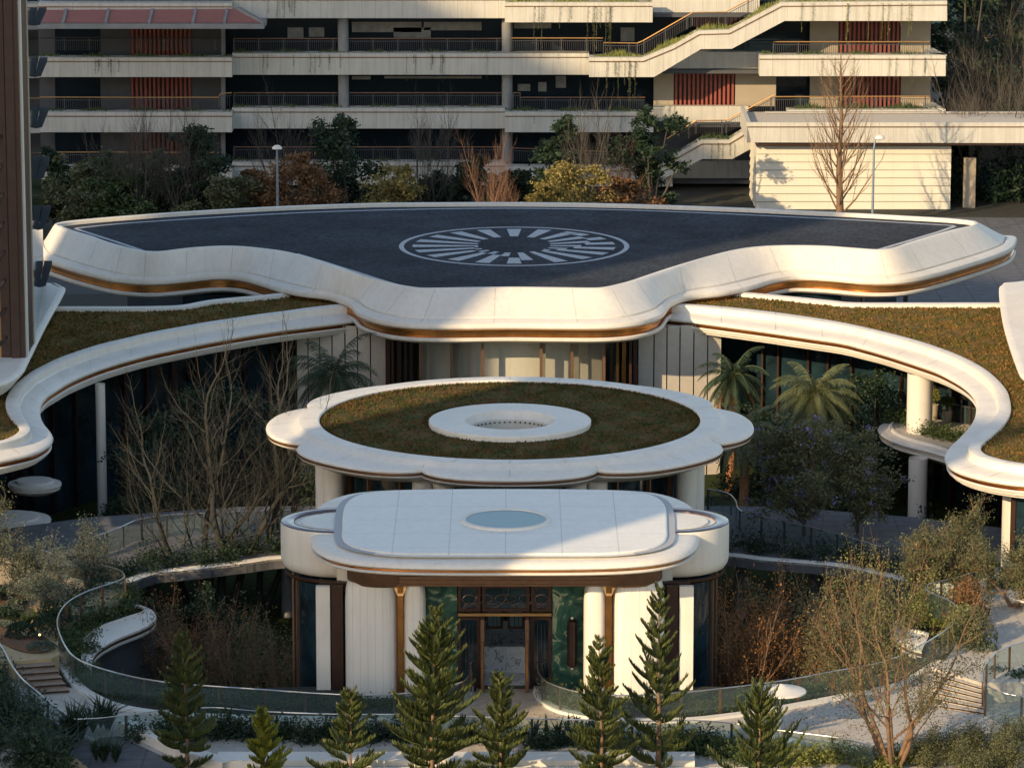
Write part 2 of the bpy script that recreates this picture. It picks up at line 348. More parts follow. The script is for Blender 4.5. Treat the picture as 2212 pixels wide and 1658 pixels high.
ctr = Vector((0, 252, 0))
for p in Ccp[len(pairs):]:
    q = p.copy(); d = Vector((p.x / 34.0 * 0.9, 1.0, 0)); d.normalize(); q = p + d * 2.0; q.z = 6.15; Lcp.append(q)
C = spline(Ccp, 5, True); L_ = spline(Lcp, 5, True)
def xy(p, z): return (p[0], p[1], z)
def mixp(a, b, t, z): return (a[0] + (b[0] - a[0]) * t, a[1] + (b[1] - a[1]) * t, z)
def inset(c, l, d, z):   # from lip l towards crest c by d metres
    v = Vector((c[0] - l[0], c[1] - l[1])); v.normalize(); return (l[0] + v.x * d, l[1] + v.y * d, z)
n = len(C)
rows = [[inset(L_[i], C[i], -0.40, 7.50) for i in range(n)], [inset(L_[i], C[i], -0.39, 7.78) for i in range(n)], [inset(L_[i], C[i], -0.35, 7.82) for i in range(n)],
        [inset(L_[i], C[i], -0.06, 7.82) for i in range(n)], [xy(C[i], 7.78) for i in range(n)], [mixp(C[i], L_[i], 0.1, 7.62) for i in range(n)],
        [mixp(C[i], L_[i], 0.55, 6.72) for i in range(n)], [mixp(C[i], L_[i], 0.68, 6.5) for i in range(n)], [mixp(C[i], L_[i], 0.69, 6.33) for i in range(n)], [mixp(C[i], L_[i], 0.73, 6.33) for i in range(n)],
        [mixp(C[i], L_[i], 0.74, 6.43) for i in range(n)], [mixp(C[i], L_[i], 0.93, 6.3) for i in range(n)], [mixp(C[i], L_[i], 0.98, 6.23) for i in range(n)], [xy(L_[i], 6.12) for i in range(n)],
        [xy(L_[i], 6.02) for i in range(n)], [inset(C[i], L_[i], 0.05, 5.94) for i in range(n)], [inset(C[i], L_[i], 0.14, 5.92) for i in range(n)], [inset(C[i], L_[i], 0.5, 5.92) for i in range(n)]]
mb = MB(); mb.loft(rows, True); mb.build('roof_rim', M['white'], pav, 30)
mb = MB(); mb.loft([[inset(C[i], L_[i], 0.14, 5.905) for i in range(n)], [inset(C[i], L_[i], 0.2, 5.84) for i in range(n)], [inset(C[i], L_[i], 0.48, 5.84) for i in range(n)], [inset(C[i], L_[i], 0.48, 5.47) for i in range(n)], [inset(C[i], L_[i], 0.3, 5.43) for i in range(n)]], True)
mb.build('bronze_trim', M['bronze'], pav, 40)
mb = MB(); low = [[inset(C[i], L_[i], 0.5, 5.42) for i in range(n)], [inset(C[i], L_[i], 0.2, 5.42) for i in range(n)], [inset(C[i], L_[i], 0.1, 5.36) for i in range(n)], [inset(C[i], L_[i], 0.12, 5.24) for i in range(n)], [inset(C[i], L_[i], 0.3, 5.12) for i in range(n)], [inset(C[i], L_[i], 0.9, 4.98) for i in range(n)], [inset(C[i], L_[i], 1.9, 4.95) for i in range(n)]]
mb.loft(low, True); mb.poly([low[-1][i] for i in range(n)][::-1]); mb.build('soffit', M['white'], pav, 30)
mb = MB(); mb.poly([inset(L_[i], C[i], -0.385, 7.58) for i in range(n)]); mb.build('roof_deck', M['gravel'], pav)
# painted lines on the roof
def strip(mb, pts, w, z):
    pts = [Vector((p[0], p[1], 0)) for p in pts]; a = []; b = []
    for i, p in enumerate(pts):
        t = pts[min(i + 1, len(pts) - 1)] - pts[max(i - 1, 0)]; t.normalize(); nn = Vector((-t.y, t.x, 0)) * (w / 2)
        a.append((p.x + nn.x, p.y + nn.y, z)); b.append((p.x - nn.x, p.y - nn.y, z))
    mb.loft([b, a])
ZR = 7.588
mb = MB()
strip(mb, PP([(307, 541), (250, 522), (200, 506), (163, 494)], ZR), 0.3, ZR)
strip(mb, spline(PP([(163, 493), (250, 484), (400, 473.5), (560, 464), (700, 457.5), (900, 452), (1105, 450), (1300, 452.5), (1500, 459), (1800, 473), (1950, 481), (2062, 487.5)], ZR + .004), 4), 0.32, ZR + .004)
strip(mb, PP([(2062, 488.5), (2030, 500), (1960, 521), (1900, 538.5)], ZR), 0.34, ZR)
strip(mb, PP([(640, 548), (700, 566), (770, 588), (830, 607), (880, 622)], ZR), 0.3, ZR)
strip(mb, PP([(1600, 542), (1500, 567), (1400, 596), (1330, 620)], ZR), 0.3, ZR)
mb.build('border_line', M['paint'], pav)
hc = P(1110, 531, ZR)
RX = 7.02
def rp(r, a, z=ZR): return (hc.x + r * math.cos(a), hc.y + r * math.sin(a) * 1.02, z)
mb = MB(); N = 96
mb.loft([[rp(RX, 2 * math.pi * k / N) for k in range(N)], [rp(RX - 0.3, 2 * math.pi * k / N) for k in range(N)]], True)
mb.build('marking_ring', M['paint'], pav)
nsp = 20
def flipped(x, y):
    x /= 7.02; y /= 7.02
    if (x - .15) ** 2 + (y - .25) ** 2 < .25: return False
    return x + y > -.6 and y < .65 and not (x < 0 and y > 0) and x > -.34
for k in range(nsp):
    a = math.pi * 2 * k / nsp; mb = MB(); segs = 40; r1 = 6.2; r0 = 2.0
    for ph in (0, 1):
        aa = a + ph * math.pi / nsp
        for j in range(segs):
            ra = r0 + (r1 - r0) * j / segs; rb = r0 + (r1 - r0) * (j + 1) / segs; rm = (ra + rb) / 2
            x_, y_ = rm * math.cos(aa), rm * math.sin(aa)
            if (x_ / 2.25) ** 2 + ((y_ - 0.5) / 2.95) ** 2 < 1 or flipped(x_, y_) != bool(ph): continue
            half = 0.072; mb.quad(rp(ra, aa - half), rp(rb, aa - half), rp(rb, aa + half), rp(ra, aa + half))
    mb.build('marking_spoke', M['paint'], pav)
# joints between the cladding panels of the sloped rim
def joints(rws, every, parent, w=0.03, first=0, mname='joint_line'):
    mb = MB(); m = len(rws[0])
    for i in range(first, m - 1, every):
        for j in range(len(rws) - 1):
            p = Vector(rws[j][i]); q = Vector(rws[j + 1][i]); t = Vector(rws[j][(i + 1) % m]) - p
            if t.length < 1e-6 or (q - p).length < 1e-6: continue
            t.normalize(); nn = (q - p).cross(t).normalized()
            if nn.z < 0: nn = -nn
            o = nn * .005; s_ = t * (w / 2)
            mb.quad(p - s_ + o, p + s_ + o, q + s_ + o, q - s_ + o)
    return mb.build('panel_joints', M['joint'], parent)
M['joint'] = mat('panel_joint', (0.4, 0.37, 0.32), 0.8)
joints(rows[4:8], 9, pav)
joints(rows[10:12], 9, pav)
# front walls of the pavilion (down into the sunken garden)
def wall_strip(pts, z0, z1, th=0.2):
    mb = MB(); n = len(pts); outer = [(p[0], p[1]) for p in pts]; inner = [(p[0], p[1] + th) for p in pts]
    mb.slab(outer + inner[::-1], z0, z1); return mb
def X(px, Y): return (px - 1105.5) / FPX * Y * 1.0215
def fx(px, Y, z):   # x for a pixel column at range Y and height z
    depth = Y * _cp + (CAMH - z) * _sp; return (px - 1105.5) / FPX * depth
arc = []
for k in range(25):
    t = k / 24; px = 872 + (1338 - 872) * t; Y = 235.7 - 1.9 * math.sin(math.pi * t) ** 0.8; arc.append((fx(px, Y, 3), Y))
mb = MB(); mb.loft([[(p[0], p[1], -4) for p in arc], [(p[0], p[1], 4.96) for p in arc]]); mb.build('window_pane', M['win_glass'], pav, 60)
arc2 = []
for k in range(25):
    t = k / 24; px = 906 + (1302 - 906) * t; Y = 236.9 - 1.9 * math.sin(math.pi * t); arc2.append((fx(px, Y, 3), Y))
mb = MB(); mb.loft([[(p[0], p[1], -0.4) for p in arc2], [(p[0], p[1], 4.9) for p in arc2]]); mb.build('inner_wall', M['white'], pav, 60)
# pleated curtains standing behind the glass, between the mullions
for (p0, p1) in ((905, 922), (975, 992), (1008, 1016), (1165, 1178), (1238, 1250), (1270, 1300)):
    cur = []
    nn = max(8, int((p1 - p0) * 1.2))
    for k in range(nn):
        px = p0 + (p1 - p0) * k / (nn - 1); tt = (px - 872) / 466.0
        Y = 236.15 - 1.9 * math.sin(math.pi * min(max(tt, 0), 1)) ** 0.8 + 0.09 * (k % 2); cur.append((fx(px, Y, 3), Y))
    mb = MB(); mb.loft([[(p[0], p[1], -0.4) for p in cur], [(p[0], p[1], 4.9) for p in cur]]); mb.build('curtain', M['white'], pav)
mb = MB(); mb.poly([(-8, 236.7, -0.45), (8, 236.7, -0.45), (8, 246, -0.45), (-8, 246, -0.45)]); mb.build('inner_floor', M['bronze_mid'], pav)
mb = MB(); mb.poly([(-12, 246.2, -4), (12, 246.2, -4), (12, 246.2, 4.9), (-12, 246.2, 4.9)]); mb.build('back_wall', M['bronze_dark'], pav)
for px in (908, 975, 1042, 1168, 1235, 1304):
    t = (px - 872) / 466.0; Y = 235.45 - 1.9 * math.sin(math.pi * t) ** 0.8
    mb = MB(); mb.box((fx(px, Y, 3), Y, 0.48), (0.16, 0.3, 8.9)); mb.build('mullion', M['bronze_mid'], pav)
for px in (838, 848, 862, 876, 888):
    for q in (px, 2211 - px - 2):
        Y = 236.3 + 0.4 * math.sin(px); mb = MB(); mb.box((fx(q, Y, 3), Y, 0.48), (0.14 + 0.1 * (px % 3 == 1), 0.5, 8.9)); mb.build('bronze_fin', M['bronze'] if q > 1200 and px in (862, 876) else M['bronze_dark'], pav)
for s in (-1, 1):
    mb = MB(); mb.box((s * 6.5, 237.6, 0.48), (1.7, 0.2, 8.9)); mb.build('window_pane', M['dark_glass'], pav)
    # stone panels, each with a dark joint
    pxs = [640, 665, 690, 717, 745, 772, 800, 836] if s < 0 else [1376, 1412, 1440, 1468, 1498, 1528, 1558]
    for i in range(len(pxs) - 1):
        a, b = pxs[i], pxs[i + 1]
        Ya = 236.2 + abs(a - 1105) * 0.006; Yb = 236.2 + abs(b - 1105) * 0.006
        xa, xb = fx(a, Ya, 3) + 0.035, fx(b, Yb, 3) - 0.035
        mb = MB(); mb.slab([(xa, Ya), (xb, Yb), (xb, Yb + 0.25), (xa, Ya + 0.25)], -4, 4.94); mb.build('wall_panel', M['stone_wall'], pav)
# rear body of the pavilion under the roof
mb = MB(); mb.slab([(-20, 249), (-13, 247), (13, 247), (20, 249), (24, 256), (20, 261), (-20, 261), (-24, 256)], -0.5, 4.94); mb.build('rear_glass_wall', M['dark_glass'], pav)
for (px, py, w) in ((1770, 640, 1.2), (1905, 636, 0.2), (1955, 636, 0.2), (1820, 640, 2.6)):
    Y = 252.0 if w > 1 else 262
    mb = MB(); x = fx(px, Y, 2); mb.slab([(x - w / 2, Y - .4), (x + w / 2, Y - .4), (x + w / 2, Y + .6), (x - w / 2, Y + .6)], 0, 4.94); mb.build('column', M['stone_wall'] if w > 1 else M['rail_dark'], pav)

# ================================================================ curved wings with planted roofs
Gr = [(1414,653),(1500,657),(1576,663),(1650,671),(1698,677),(1760,686),(1819,696),(1880,709),(1941,724),(1985,736),(2022,748),(2065,764),(2103,782),(2132,800),(2154,819),(2172,840),(2180,862),(2182,885),(2175,904),(2160,922),(2141,939),(2126,952),(2117,963),(2119,973),(2130,981),(2150,988),(2180,995),(2211,1000),(2270,1006),(2340,1010)]
Lr = [(1420,687),(1500,695),(1576,705),(1650,715),(1698,722),(1760,731),(1819,740),(1862,751),(1900,762),(1945,776),(1981,788),(2015,800),(2042,813),(2068,828),(2087,842),(2100,856),(2107,872),(2107,892),(2101,910),(2084,934),(2066,952),(2050,968),(2040,984),(2042,1000),(2056,1013),(2083,1024),(2120,1034),(2165,1042),(2211,1047),(2340,1056)]
Gl = [(2211 - a, b + 2) for a, b in Gr]; 
Gl = [(797,655),(739,656),(680,662),(615,671),(560,678),(500,687),(440,696),(385,706),(325,717),(269,730),(218,742),(173,756),(130,771),(96,787),(68,802),(46,819),(28,834),(19,849),(14,861),(13,874),(16,886),(23,898),(33,910),(41,920),(42,929),(32,938),(18,945),(0,951),(-50,960),(-110,966)]
Ll = [(790,690),(739,697),(680,704),(615,712),(560,720),(500,730),(440,741),(385,752),(325,765),(269,780),(218,796),(173,814),(145,828),(123,842),(104,855),(94,867),(88,880),(87,893),(90,906),(96,918),(105,929),(112,938),(115,947),(112,957),(102,966),(84,976),(58,984),(0,996),(-50,1003),(-110,1008)]
BKr = [(1414,653),(1440,651),(1480,636),(1516,631),(1590,635),(1657,641),(1720,647),(1779,653),(1840,658.5),(1950,659),(2060,659),(2164,659),(2340,659)]
BKl = [(797,655),(765,648),(735,634),(700,630),(640,635),(577,642),(520,647),(462,653),(420,661),(385,665),(320,667),(250,667.5),(123,667.5),(-110,668)]
def make_wing(nm, G, L, BK, label, side):
    w = empty('curved_wing', (side * 24, 215, 0), label, 'building', 'curved wings around the courtyard')
    ZG = 5.85
    g = spline(PP(G, ZG), 4); l = spline(PP(L, 5.2), 4); k = len(g); m = min(len(g), len(l)); g = g[:m]; l = l[:m]
    def ro(i, t, z): return mixp(g[i], l[i], t, z)
    def ri(i, d, z): return inset(g[i], l[i], d, z)
    R0 = range(m)
    mb = MB(); mb.loft([[ro(i, -0.02, 5.6) for i in R0], [ro(i, -0.01, 5.83) for i in R0], [ro(i, 0.03, 5.86) for i in R0], [ro(i, 0.30, 5.86) for i in R0], [ro(i, 0.34, 5.83) for i in R0],
        [ro(i, 0.36, 5.5) for i in R0], [ro(i, 0.40, 5.44) for i in R0], [ro(i, 0.72, 5.38) for i in R0], [ro(i, 0.93, 5.32) for i in R0], [ro(i, 0.98, 5.26) for i in R0], [xy(l[i], 5.18) for i in R0], [ri(i, 0.03, 5.1) for i in R0], [ri(i, 0.12, 5.06) for i in R0], [ri(i, 0.4, 5.06) for i in R0]])
    mb.build('roof_rim', M['white'], w, 30)
    joints([[ro(i, .03, 5.862) for i in R0], [ro(i, .3, 5.862) for i in R0]], 7, w); joints([[ro(i, .40, 5.445) for i in R0], [ro(i, .72, 5.385) for i in R0], [ro(i, .93, 5.325) for i in R0]], 7, w)
    mb = MB(); mb.loft([[ri(i, 0.12, 5.05) for i in R0], [ri(i, 0.16, 5.01) for i in R0], [ri(i, 0.36, 5.01) for i in R0], [ri(i, 0.36, 4.9) for i in R0], [ri(i, 0.22, 4.86) for i in R0]]); mb.build('bronze_trim', M['bronze'], w, 40)
    mb = MB(); mb.loft([[ri(i, 0.4, 4.86) for i in R0], [ri(i, 0.16, 4.85) for i in R0], [ri(i, 0.1, 4.8) for i in R0], [ri(i, 0.14, 4.73) for i in R0], [ri(i, 0.26, 4.7) for i in R0], [ri(i, 0.26, 4.66) for i in R0], [ri(i, 0.3, 4.58) for i in R0], [ri(i, 0.5, 4.52) for i in R0], [ri(i, 0.55, 4.42) for i in R0], [ri(i, 0.9, 4.36) for i in R0], [ri(i, 2.4, 4.34) for i in R0]])
    mb.build('soffit', M['white'], w, 30)
    bk = spline(PP(BK, 5.85), 4)
    top = [(p.x, p.y, 5.68) for p in g] + [(p.x, p.y, 5.68) for p in bk[::-1]]
    # clean duplicate joint
    mb = MB(); mb.poly(top); mb.build('planted_roof', M['sedum_tile'], w)
    rt = random.Random(9); tf = MB()
    for line, inn in ((g, -.25), (bk, -.3)):
        for i in range(len(line) - 1):
            d = line[i + 1] - line[i]; Ln = d.length; nn_ = Vector((-d.y, d.x, 0)).normalized() * side
            for k in range(int(Ln * 14)):
                q = line[i].lerp(line[i + 1], rt.random()); q = q + nn_ * rt.uniform(0, .3) * (1 if line is g else -1); b_ = rt.random() * 6.28; w_ = rt.uniform(.06, .16); h_ = rt.uniform(.0, .09)
                tf.tri((q.x - w_ * math.cos(b_), q.y - w_ * math.sin(b_), 5.66), (q.x + w_ * math.cos(b_), q.y + w_ * math.sin(b_), 5.66), (q.x, q.y, 5.72 + h_))
    o_ = tf.build('roof_grass_edge', M['sedum_tile'], w); o_['kind'] = 'stuff'
    mb = MB(); mb.poly([(p[0], p[1], 4.345) for p in top][::-1]); mb.build('ceiling', M['concrete'], w)
    kk = range(len(bk))
    def bo(i, d, z):
        t = bk[min(i + 1, len(bk) - 1)] - bk[max(i - 1, 0)]; t.normalize(); nn = Vector((-t.y, t.x, 0)) * side; return (bk[i].x + nn.x * d, bk[i].y + nn.y * d, z)
    mb = MB(); mb.loft([[bo(i, -0.02, 5.6) for i in kk], [bo(i, 0.0, 5.88) for i in kk], [bo(i, 0.22, 5.93) for i in kk], [bo(i, 0.6, 5.9) for i in kk], [bo(i, 0.7, 5.8) for i in kk], [bo(i, 0.7, 5.3) for i in kk], [bo(i, 0.4, 5.2) for i in kk], [bo(i, 0.4, 4.35) for i in kk]])
    mb.build('rear_rim', M['white'], w, 30)
    # recessed glass wall under the roof, standing on the sunken garden floor
    c0 = Vector((0, 216))
    cut = 19 * 4
    gw = []
    for i in range(0, min(cut, m), 3):
        p = Vector((l[i].x, l[i].y)); d = p - c0; d.normalize(); gw.append(p + d * 5.0)
    gw[0].y = min(gw[0].y, 240)
    if side > 0: gw += [Vector((27.5, 205)), Vector((25.5, 201)), Vector((24.6, 198)), Vector((30, 196))]
    else: gw += [Vector((-29.5, 208)), Vector((-28.5, 202)), Vector((-27.5, 198)), Vector((-32, 196))]
    mb = MB(); mb.loft([[(p.x, p.y, -4) for p in gw], [(p.x, p.y, 4.34) for p in gw]]); mb.build('glass_wall', M['dark_glass'], w)
    for i in range(len(gw) - 1):
        nseg = max(1, int((gw[i + 1] - gw[i]).length / 1.1))
        for s_ in range(nseg):
            p = gw[i].lerp(gw[i + 1], s_ / nseg); d = (c0 - p).normalized()
            mb = MB(); mb.box((p.x + d.x * 0.15, p.y + d.y * 0.15, 0.17), (0.28, 0.12, 8.34), math.atan2(d.y, d.x)); mb.build('window_fin', M['bronze_dark'], w)
    return w
wr = make_wing('r', Gr, Lr, BKr, 'right curved wing with sunlit brown planted roof and white rim', 1)
wl_ = make_wing('l', Gl, Ll, BKl, 'left curved wing with shaded dark planted roof and white rim', -1)
def wcol(w, px, Y, r, z0, z1, m='white'):
    mb = MB(); x = fx(px, Y, (z0 + z1) / 2); mb.lathe([(r, z0), (r, z1)], (x, Y, 0), 28); mb.build('column', M[m], w, 60)
wcol(wl_, 219, 224.5, 0.27, -4, 4.34); wcol(wr, 1986, 227.5, 0.72, 0.9, 4.34)
wcol(wr, 1981, 223, 0.52, -4, 0.5)
wcol(wr, 2222, 200.5, 1.35, -0.2, 4.34)
# balcony of the right wing
bl = spline(PP([(2120,1000),(2068,990),(2010,973),(1960,961),(1922,948),(1900,934),(1895,922),(1905,914),(1925,912),(1950,900)], 0.9), 5)
cb = P(2010, 925, 0.9)
def tow(p, d, z):
    v = Vector((cb.x + 3 - p.x, cb.y + 2 - p.y)); v.normalize(); return (p.x + v.x * d, p.y + v.y * d, z)
mb = MB(); mb.loft([[tow(p, 0.9, 1.05) for p in bl], [tow(p, 0.75, 1.05) for p in bl], [tow(p, 0.7, 0.92) for p in bl], [tow(p, 0.08, 0.88) for p in bl], [tow(p, 0, 0.8) for p in bl], [tow(p, 0.05, 0.7) for p in bl], [tow(p, 0.3, 0.68) for p in bl], [tow(p, 0.3, 0.55) for p in bl], [tow(p, 0.12, 0.52) for p in bl], [tow(p, 0.12, 0.42) for p in bl], [tow(p, 0.5, 0.2) for p in bl], [tow(p, 1.4, 0.02) for p in bl]])
mb.build('balcony_rim', M['white'], wr, 30)
mb = MB(); mb.slab([tow(p, 0.8, 0) for p in bl] + [(30, 226, 0), (30, 206, 0)], 0.1, 0.98); mb.build('balcony_floor', M['stone_path'], wr)
# small curved balconies of the left wing, half hidden by trees
for (px, py, z, r) in ((75, 1040, 0.6, 1.3), (20, 1118, -0.4, 2.0)):
    c = P(px, py, z); mb = MB(); mb.lathe([(0.01, 0.1), (r * .7, 0.1), (r * 0.72, -0.02), (r * .98, -0.05), (r, -0.15), (r * .98, -0.25), (r * .9, -0.27), (r * .9, -0.35), (r * .94, -0.38), (r * .7, -0.6), (0.01, -0.7)], c, 40, sx=1.1); mb.build('balcony_rim', M['white'], wl_, 30)

# ================================================================ flower-shaped pavilion
FZ = 7.0
fc = P(1101, 911, FZ); fc.z = 0
flo = empty('flower_pavilion', (fc.x, fc.y, 0), 'round pavilion with petal-shaped white roof edge and grass ring around a round opening', 'pavilion')
NF = 8 * 30
def fr_(a):   # outline radius
    d = math.degrees(a) + 90; t = ((d + 22.5) % 45) - 22.5; u = abs(t) / 22.5
    return 10.85 + 1.22 * (1 - u ** 3.2) ** 0.8
RG = 9.42
def fpt(k, r, z, lim=None):
    a = 2 * math.pi * k / NF; return (fc.x + r * math.cos(a), fc.y + r * math.sin(a), z)
def frow(d, z): return [fpt(k, fr_(2 * math.pi * k / NF) + d, z) for k in range(NF)]
def frl(d, z): 
    out = []
    for k in range(NF):
        ro_ = fr_(2 * math.pi * k / NF); out.append(fpt(k, min(10.55, 10.5) + 0 * ro_ + d, z))
    return out
def fmix(t, z):
    return [fpt(k, 10.55 + (fr_(2 * math.pi * k / NF) - 10.55) * t, z) for k in range(NF)]
def circ(r, z): return [fpt(k, r, z) for k in range(NF)]
mb = MB(); mb.loft([circ(RG, 6.95), circ(RG, 7.16), circ(RG + .06, 7.2), circ(RG + 0.95, 7.2), circ(RG + 1.05, 7.16), fmix(0.1, 7.0), fmix(0.35, 6.93), fmix(0.8, 6.87), fmix(0.93, 6.84), frow(0, 6.76), frow(-0.02, 6.7), frow(-0.14, 6.67)], True)
mb.build('roof_petals', M['white'], flo, 30)
joints([circ(RG + .06, 7.203), circ(RG + .95, 7.203)], 10, flo); joints([fmix(.1, 7.003), fmix(.35, 6.933), fmix(.8, 6.873)], 15, flo)
mb = MB(); mb.loft([frow(-0.13, 6.672), frow(-0.12, 6.62), frow(-0.02, 6.61), frow(-0.02, 6.56), frow(-0.14, 6.55)], True); mb.build('bronze_trim', M['bronze_mid'], flo, 40)
mb = MB(); mb.loft([frow(-0.14, 6.55), frow(-0.05, 6.54), frow(-0.07, 6.48), frow(-0.25, 6.4), frow(-0.9, 6.12), circ(9.6, 5.98), circ(8.5, 5.95)], True); mb.poly(circ(8.5, 5.95)[::-1]); mb.build('soffit', M['white'], flo, 30)
ci = P(1101, 908, 7.3)
mb = MB(); mb.lathe([(RG + 0.005, 0), (3.6, 0.03)], (fc.x, fc.y, 7.05), 96)
mb.build('grass_ring', M['sedum'], flo)
# torn grass edge: short tufts along rim and inner ring
def tuft_ring(c, r, z, n, h, inward):
    mb = MB(); rnd = random.Random(5)
    for k in range(n):
        a = 2 * math.pi * (k + rnd.random()) / n; rr = r + inward * rnd.random() * 0.14; x, y = c[0] + rr * math.cos(a), c[1] + rr * math.sin(a)
        b = rnd.random() * 6.28; w = 0.03 + rnd.random() * 0.05; hh = h * (0.4 + rnd.random())
        mb.tri((x - w * math.cos(b), y - w * math.sin(b), z), (x + w * math.cos(b), y + w * math.sin(b), z), (x + rnd.uniform(-.05, .05), y + rnd.uniform(-.05, .05), z + hh))
    return mb
o_ = tuft_ring(fc, RG, 7.05, 4200, 0.1, -2.2).build('grass_edge', M['sedum'], flo); o_['kind'] = 'stuff'
o_ = tuft_ring(fc, 4.35, 7.05, 1500, 0.1, -2.2).build('inner_grass_edge', M['sedum'], flo); o_['kind'] = 'stuff'
mb = MB(); mb.lathe([(4.0, -0.3), (4.0, 0.0), (3.95, 0.05), (2.28, 0.05), (2.2, 0.0), (2.17, -0.1), (2.08, -0.3), (2.02, -0.35), (2.02, -1.0), (2.1, -1.3), (2.1, -2.0)], ci, 96); mb.build('opening_ring', M['white'], flo, 30)
mb = MB()
for k in range(48):
    a = 2 * math.pi * k / 48; mb.lathe([(0.001, 0.05), (0.045, 0.02), (0.045, -0.02), (0.001, -0.05)], (ci.x + 1.97 * math.cos(a), ci.y + 1.97 * math.sin(a), ci.z - 0.5), 6)
mb.build('bead_row', M['bronze_dark'], flo)
mb = MB(); mb.poly([(ci.x + 2 * math.cos(2 * math.pi * k / 48), ci.y + 2 * math.sin(2 * math.pi * k / 48), ci.z - 1.3) for k in range(48)]); mb.build('skylight_glass', M['green_marble'], flo)
mb = MB()
for k in range(-3, 4): mb.box((ci.x + k * 0.5, ci.y, ci.z - 1.27), (0.05, 3.6, 0.05))
mb.build('glazing_bar', M['bronze_dark'], flo)
for k in range(8):
    a = R(-90 + 22.5 + 45 * k)
    for da in (-3.2, 3.2):
        aa = a + R(da); x, y = fc.x + 9.55 * math.cos(aa), fc.y + 9.55 * math.sin(aa)
        mb = MB(); mb.lathe([(0.5, 0.0), (0.5, 5.9), (0.6, 6.05)], (x, y, 0), 24); mb.build('column', M['white'], flo, 30)
    mb = MB(); x, y = fc.x + 9.3 * math.cos(a), fc.y + 9.3 * math.sin(a); mb.box((x, y, 3), (0.5, 0.16, 6), a); mb.build('bronze_fin', M['bronze_mid'], flo)
mb = MB(); mb.lathe([(8.4, -0.0), (8.4, 5.97)], (fc.x, fc.y, 0), 64); mb.build('glass_wall', M['dark_glass'], flo, 60)
for k in range(24):
    a = R(15 * k + 7); mb = MB(); mb.box((fc.x + 8.5 * math.cos(a), fc.y + 8.5 * math.sin(a), 3), (0.25, 0.1, 5.95), a); mb.build('mullion', M['bronze_mid'], flo)
# ================================================================ entrance pavilion
PZ = 7.0
pc = Vector((fx(1090, 181, 6), 180.9, 0)); 
por = empty('entrance_pavilion', (pc.x, pc.y, 0), 'white entrance pavilion with two rounded side drums, round skylight and dark carved doors', 'pavilion')
def ring_pts(cps, n=5): return spline(cps, n, True)
M['grille'] = mat('pale_drain_grille', (0.36, 0.37, 0.38), 0.7)
# main roof: rounded rectangle (superellipse-like), right half mirrored
lipR = [(1090,1229),(1200,1229),(1300,1227.5),(1370,1224),(1425,1218),(1470,1207),(1496,1193),(1508,1177),(1510,1163),(1505,1152)]
half = [Vector((p.x - pc.x, p.y - pc.y, 0)) for p in PP(lipR, 6.55)]
backR = [(1504,1106),(1499,1095),(1485,1084),(1455,1072),(1415,1063),(1360,1058),(1280,1055.5),(1180,1054.5),(1090,1054)]
halfb = [Vector((p.x - pc.x, p.y - pc.y, 0)) for p in PP(backR, 6.75)]
hr = half + halfb
full = hr + [Vector((-p.x, p.y, 0)) for p in hr[-2:0:-1]]
O = ring_pts(full, 5); nO = len(O)
def oi(d, z):   # inset outline
    out = []
    for i in range(nO):
        t = (O[(i + 1) % nO] - O[i - 1]); t.normalize(); nn = Vector((-t.y, t.x, 0)); p = O[i] + nn * d; out.append((pc.x + p.x, pc.y + p.y, z))
    return out
mb = MB(); mb.loft([oi(1.45, 6.93), oi(1.35, 6.86), oi(0.5, 6.82), oi(0.18, 6.76), oi(0.04, 6.66), oi(0.0, 6.56), oi(0.04, 6.5), oi(0.14, 6.47), oi(0.4, 6.47)], True); mb.build('roof_rim', M['white'], por, 50)
mb = MB(); mb.loft([oi(0.14, 6.468), oi(0.26, 6.45), oi(0.26, 6.37), oi(0.12, 6.35)], True); mb.build('bronze_trim', M['bronze'], por, 40)
mb = MB(); mb.loft([oi(0.26, 6.36), oi(0.08, 6.36), oi(0.03, 6.33), oi(0.04, 6.28), oi(0.14, 6.25), oi(0.2, 6.2), oi(0.7, 6.12), oi(1.4, 6.08)], True); mb.poly(oi(1.4, 6.08)[::-1]); mb.build('soffit', M['white'], por, 50)
# raised flat centre panel (octagon-like) with joints and a drain strip around it
inR = [(1090,1195),(1250,1195),(1330,1193),(1395,1185),(1430,1173),(1441,1158),(1441,1140),(1440,1110),(1435,1090),(1422,1076),(1395,1066),(1340,1060),(1250,1057),(1090,1056)]
ih = [Vector((p.x - pc.x, p.y - pc.y, 0)) for p in PP(inR, 7.0)]
I_ = ring_pts(ih + [Vector((-p.x, p.y, 0)) for p in ih[-2:0:-1]], 4); nI = len(I_)
def ii(d, z):
    out = []
    for i in range(nI):
        t = (I_[(i + 1) % nI] - I_[i - 1]); t.normalize(); nn = Vector((-t.y, t.x, 0)); p = I_[i] + nn * d; out.append((pc.x + p.x, pc.y + p.y, z))
    return out
mb = MB(); top = ii(0.1, 7.02); mb.loft([ii(0, 6.8), ii(0, 6.98), ii(0.04, 7.015), top], True); mb.poly(top); mb.build('roof_deck', M['white_panel'], por, 40)
da, db = ii(-0.34, 6.935), ii(0.0, 6.94); mb = MB()
for i in range(nI):
    j = (i + 1) % nI
    if abs(da[i][0] - pc.x) > 5.6 and abs(da[j][0] - pc.x) > 5.6: mb.quad(da[i], da[j], db[j], db[i])
mb.build('roof_border', M['white'], por) if False else None
for sg in (-1, 1):
    mb = MB()
    for i in range(nI):
        j = (i + 1) % nI
        if (da[i][0] - pc.x) * sg > 5.6 and (da[j][0] - pc.x) * sg > 5.6: mb.quad(da[i], da[j], db[j], db[i])
    mb.build('drain_strip', M['grille'], por)
mb = MB()
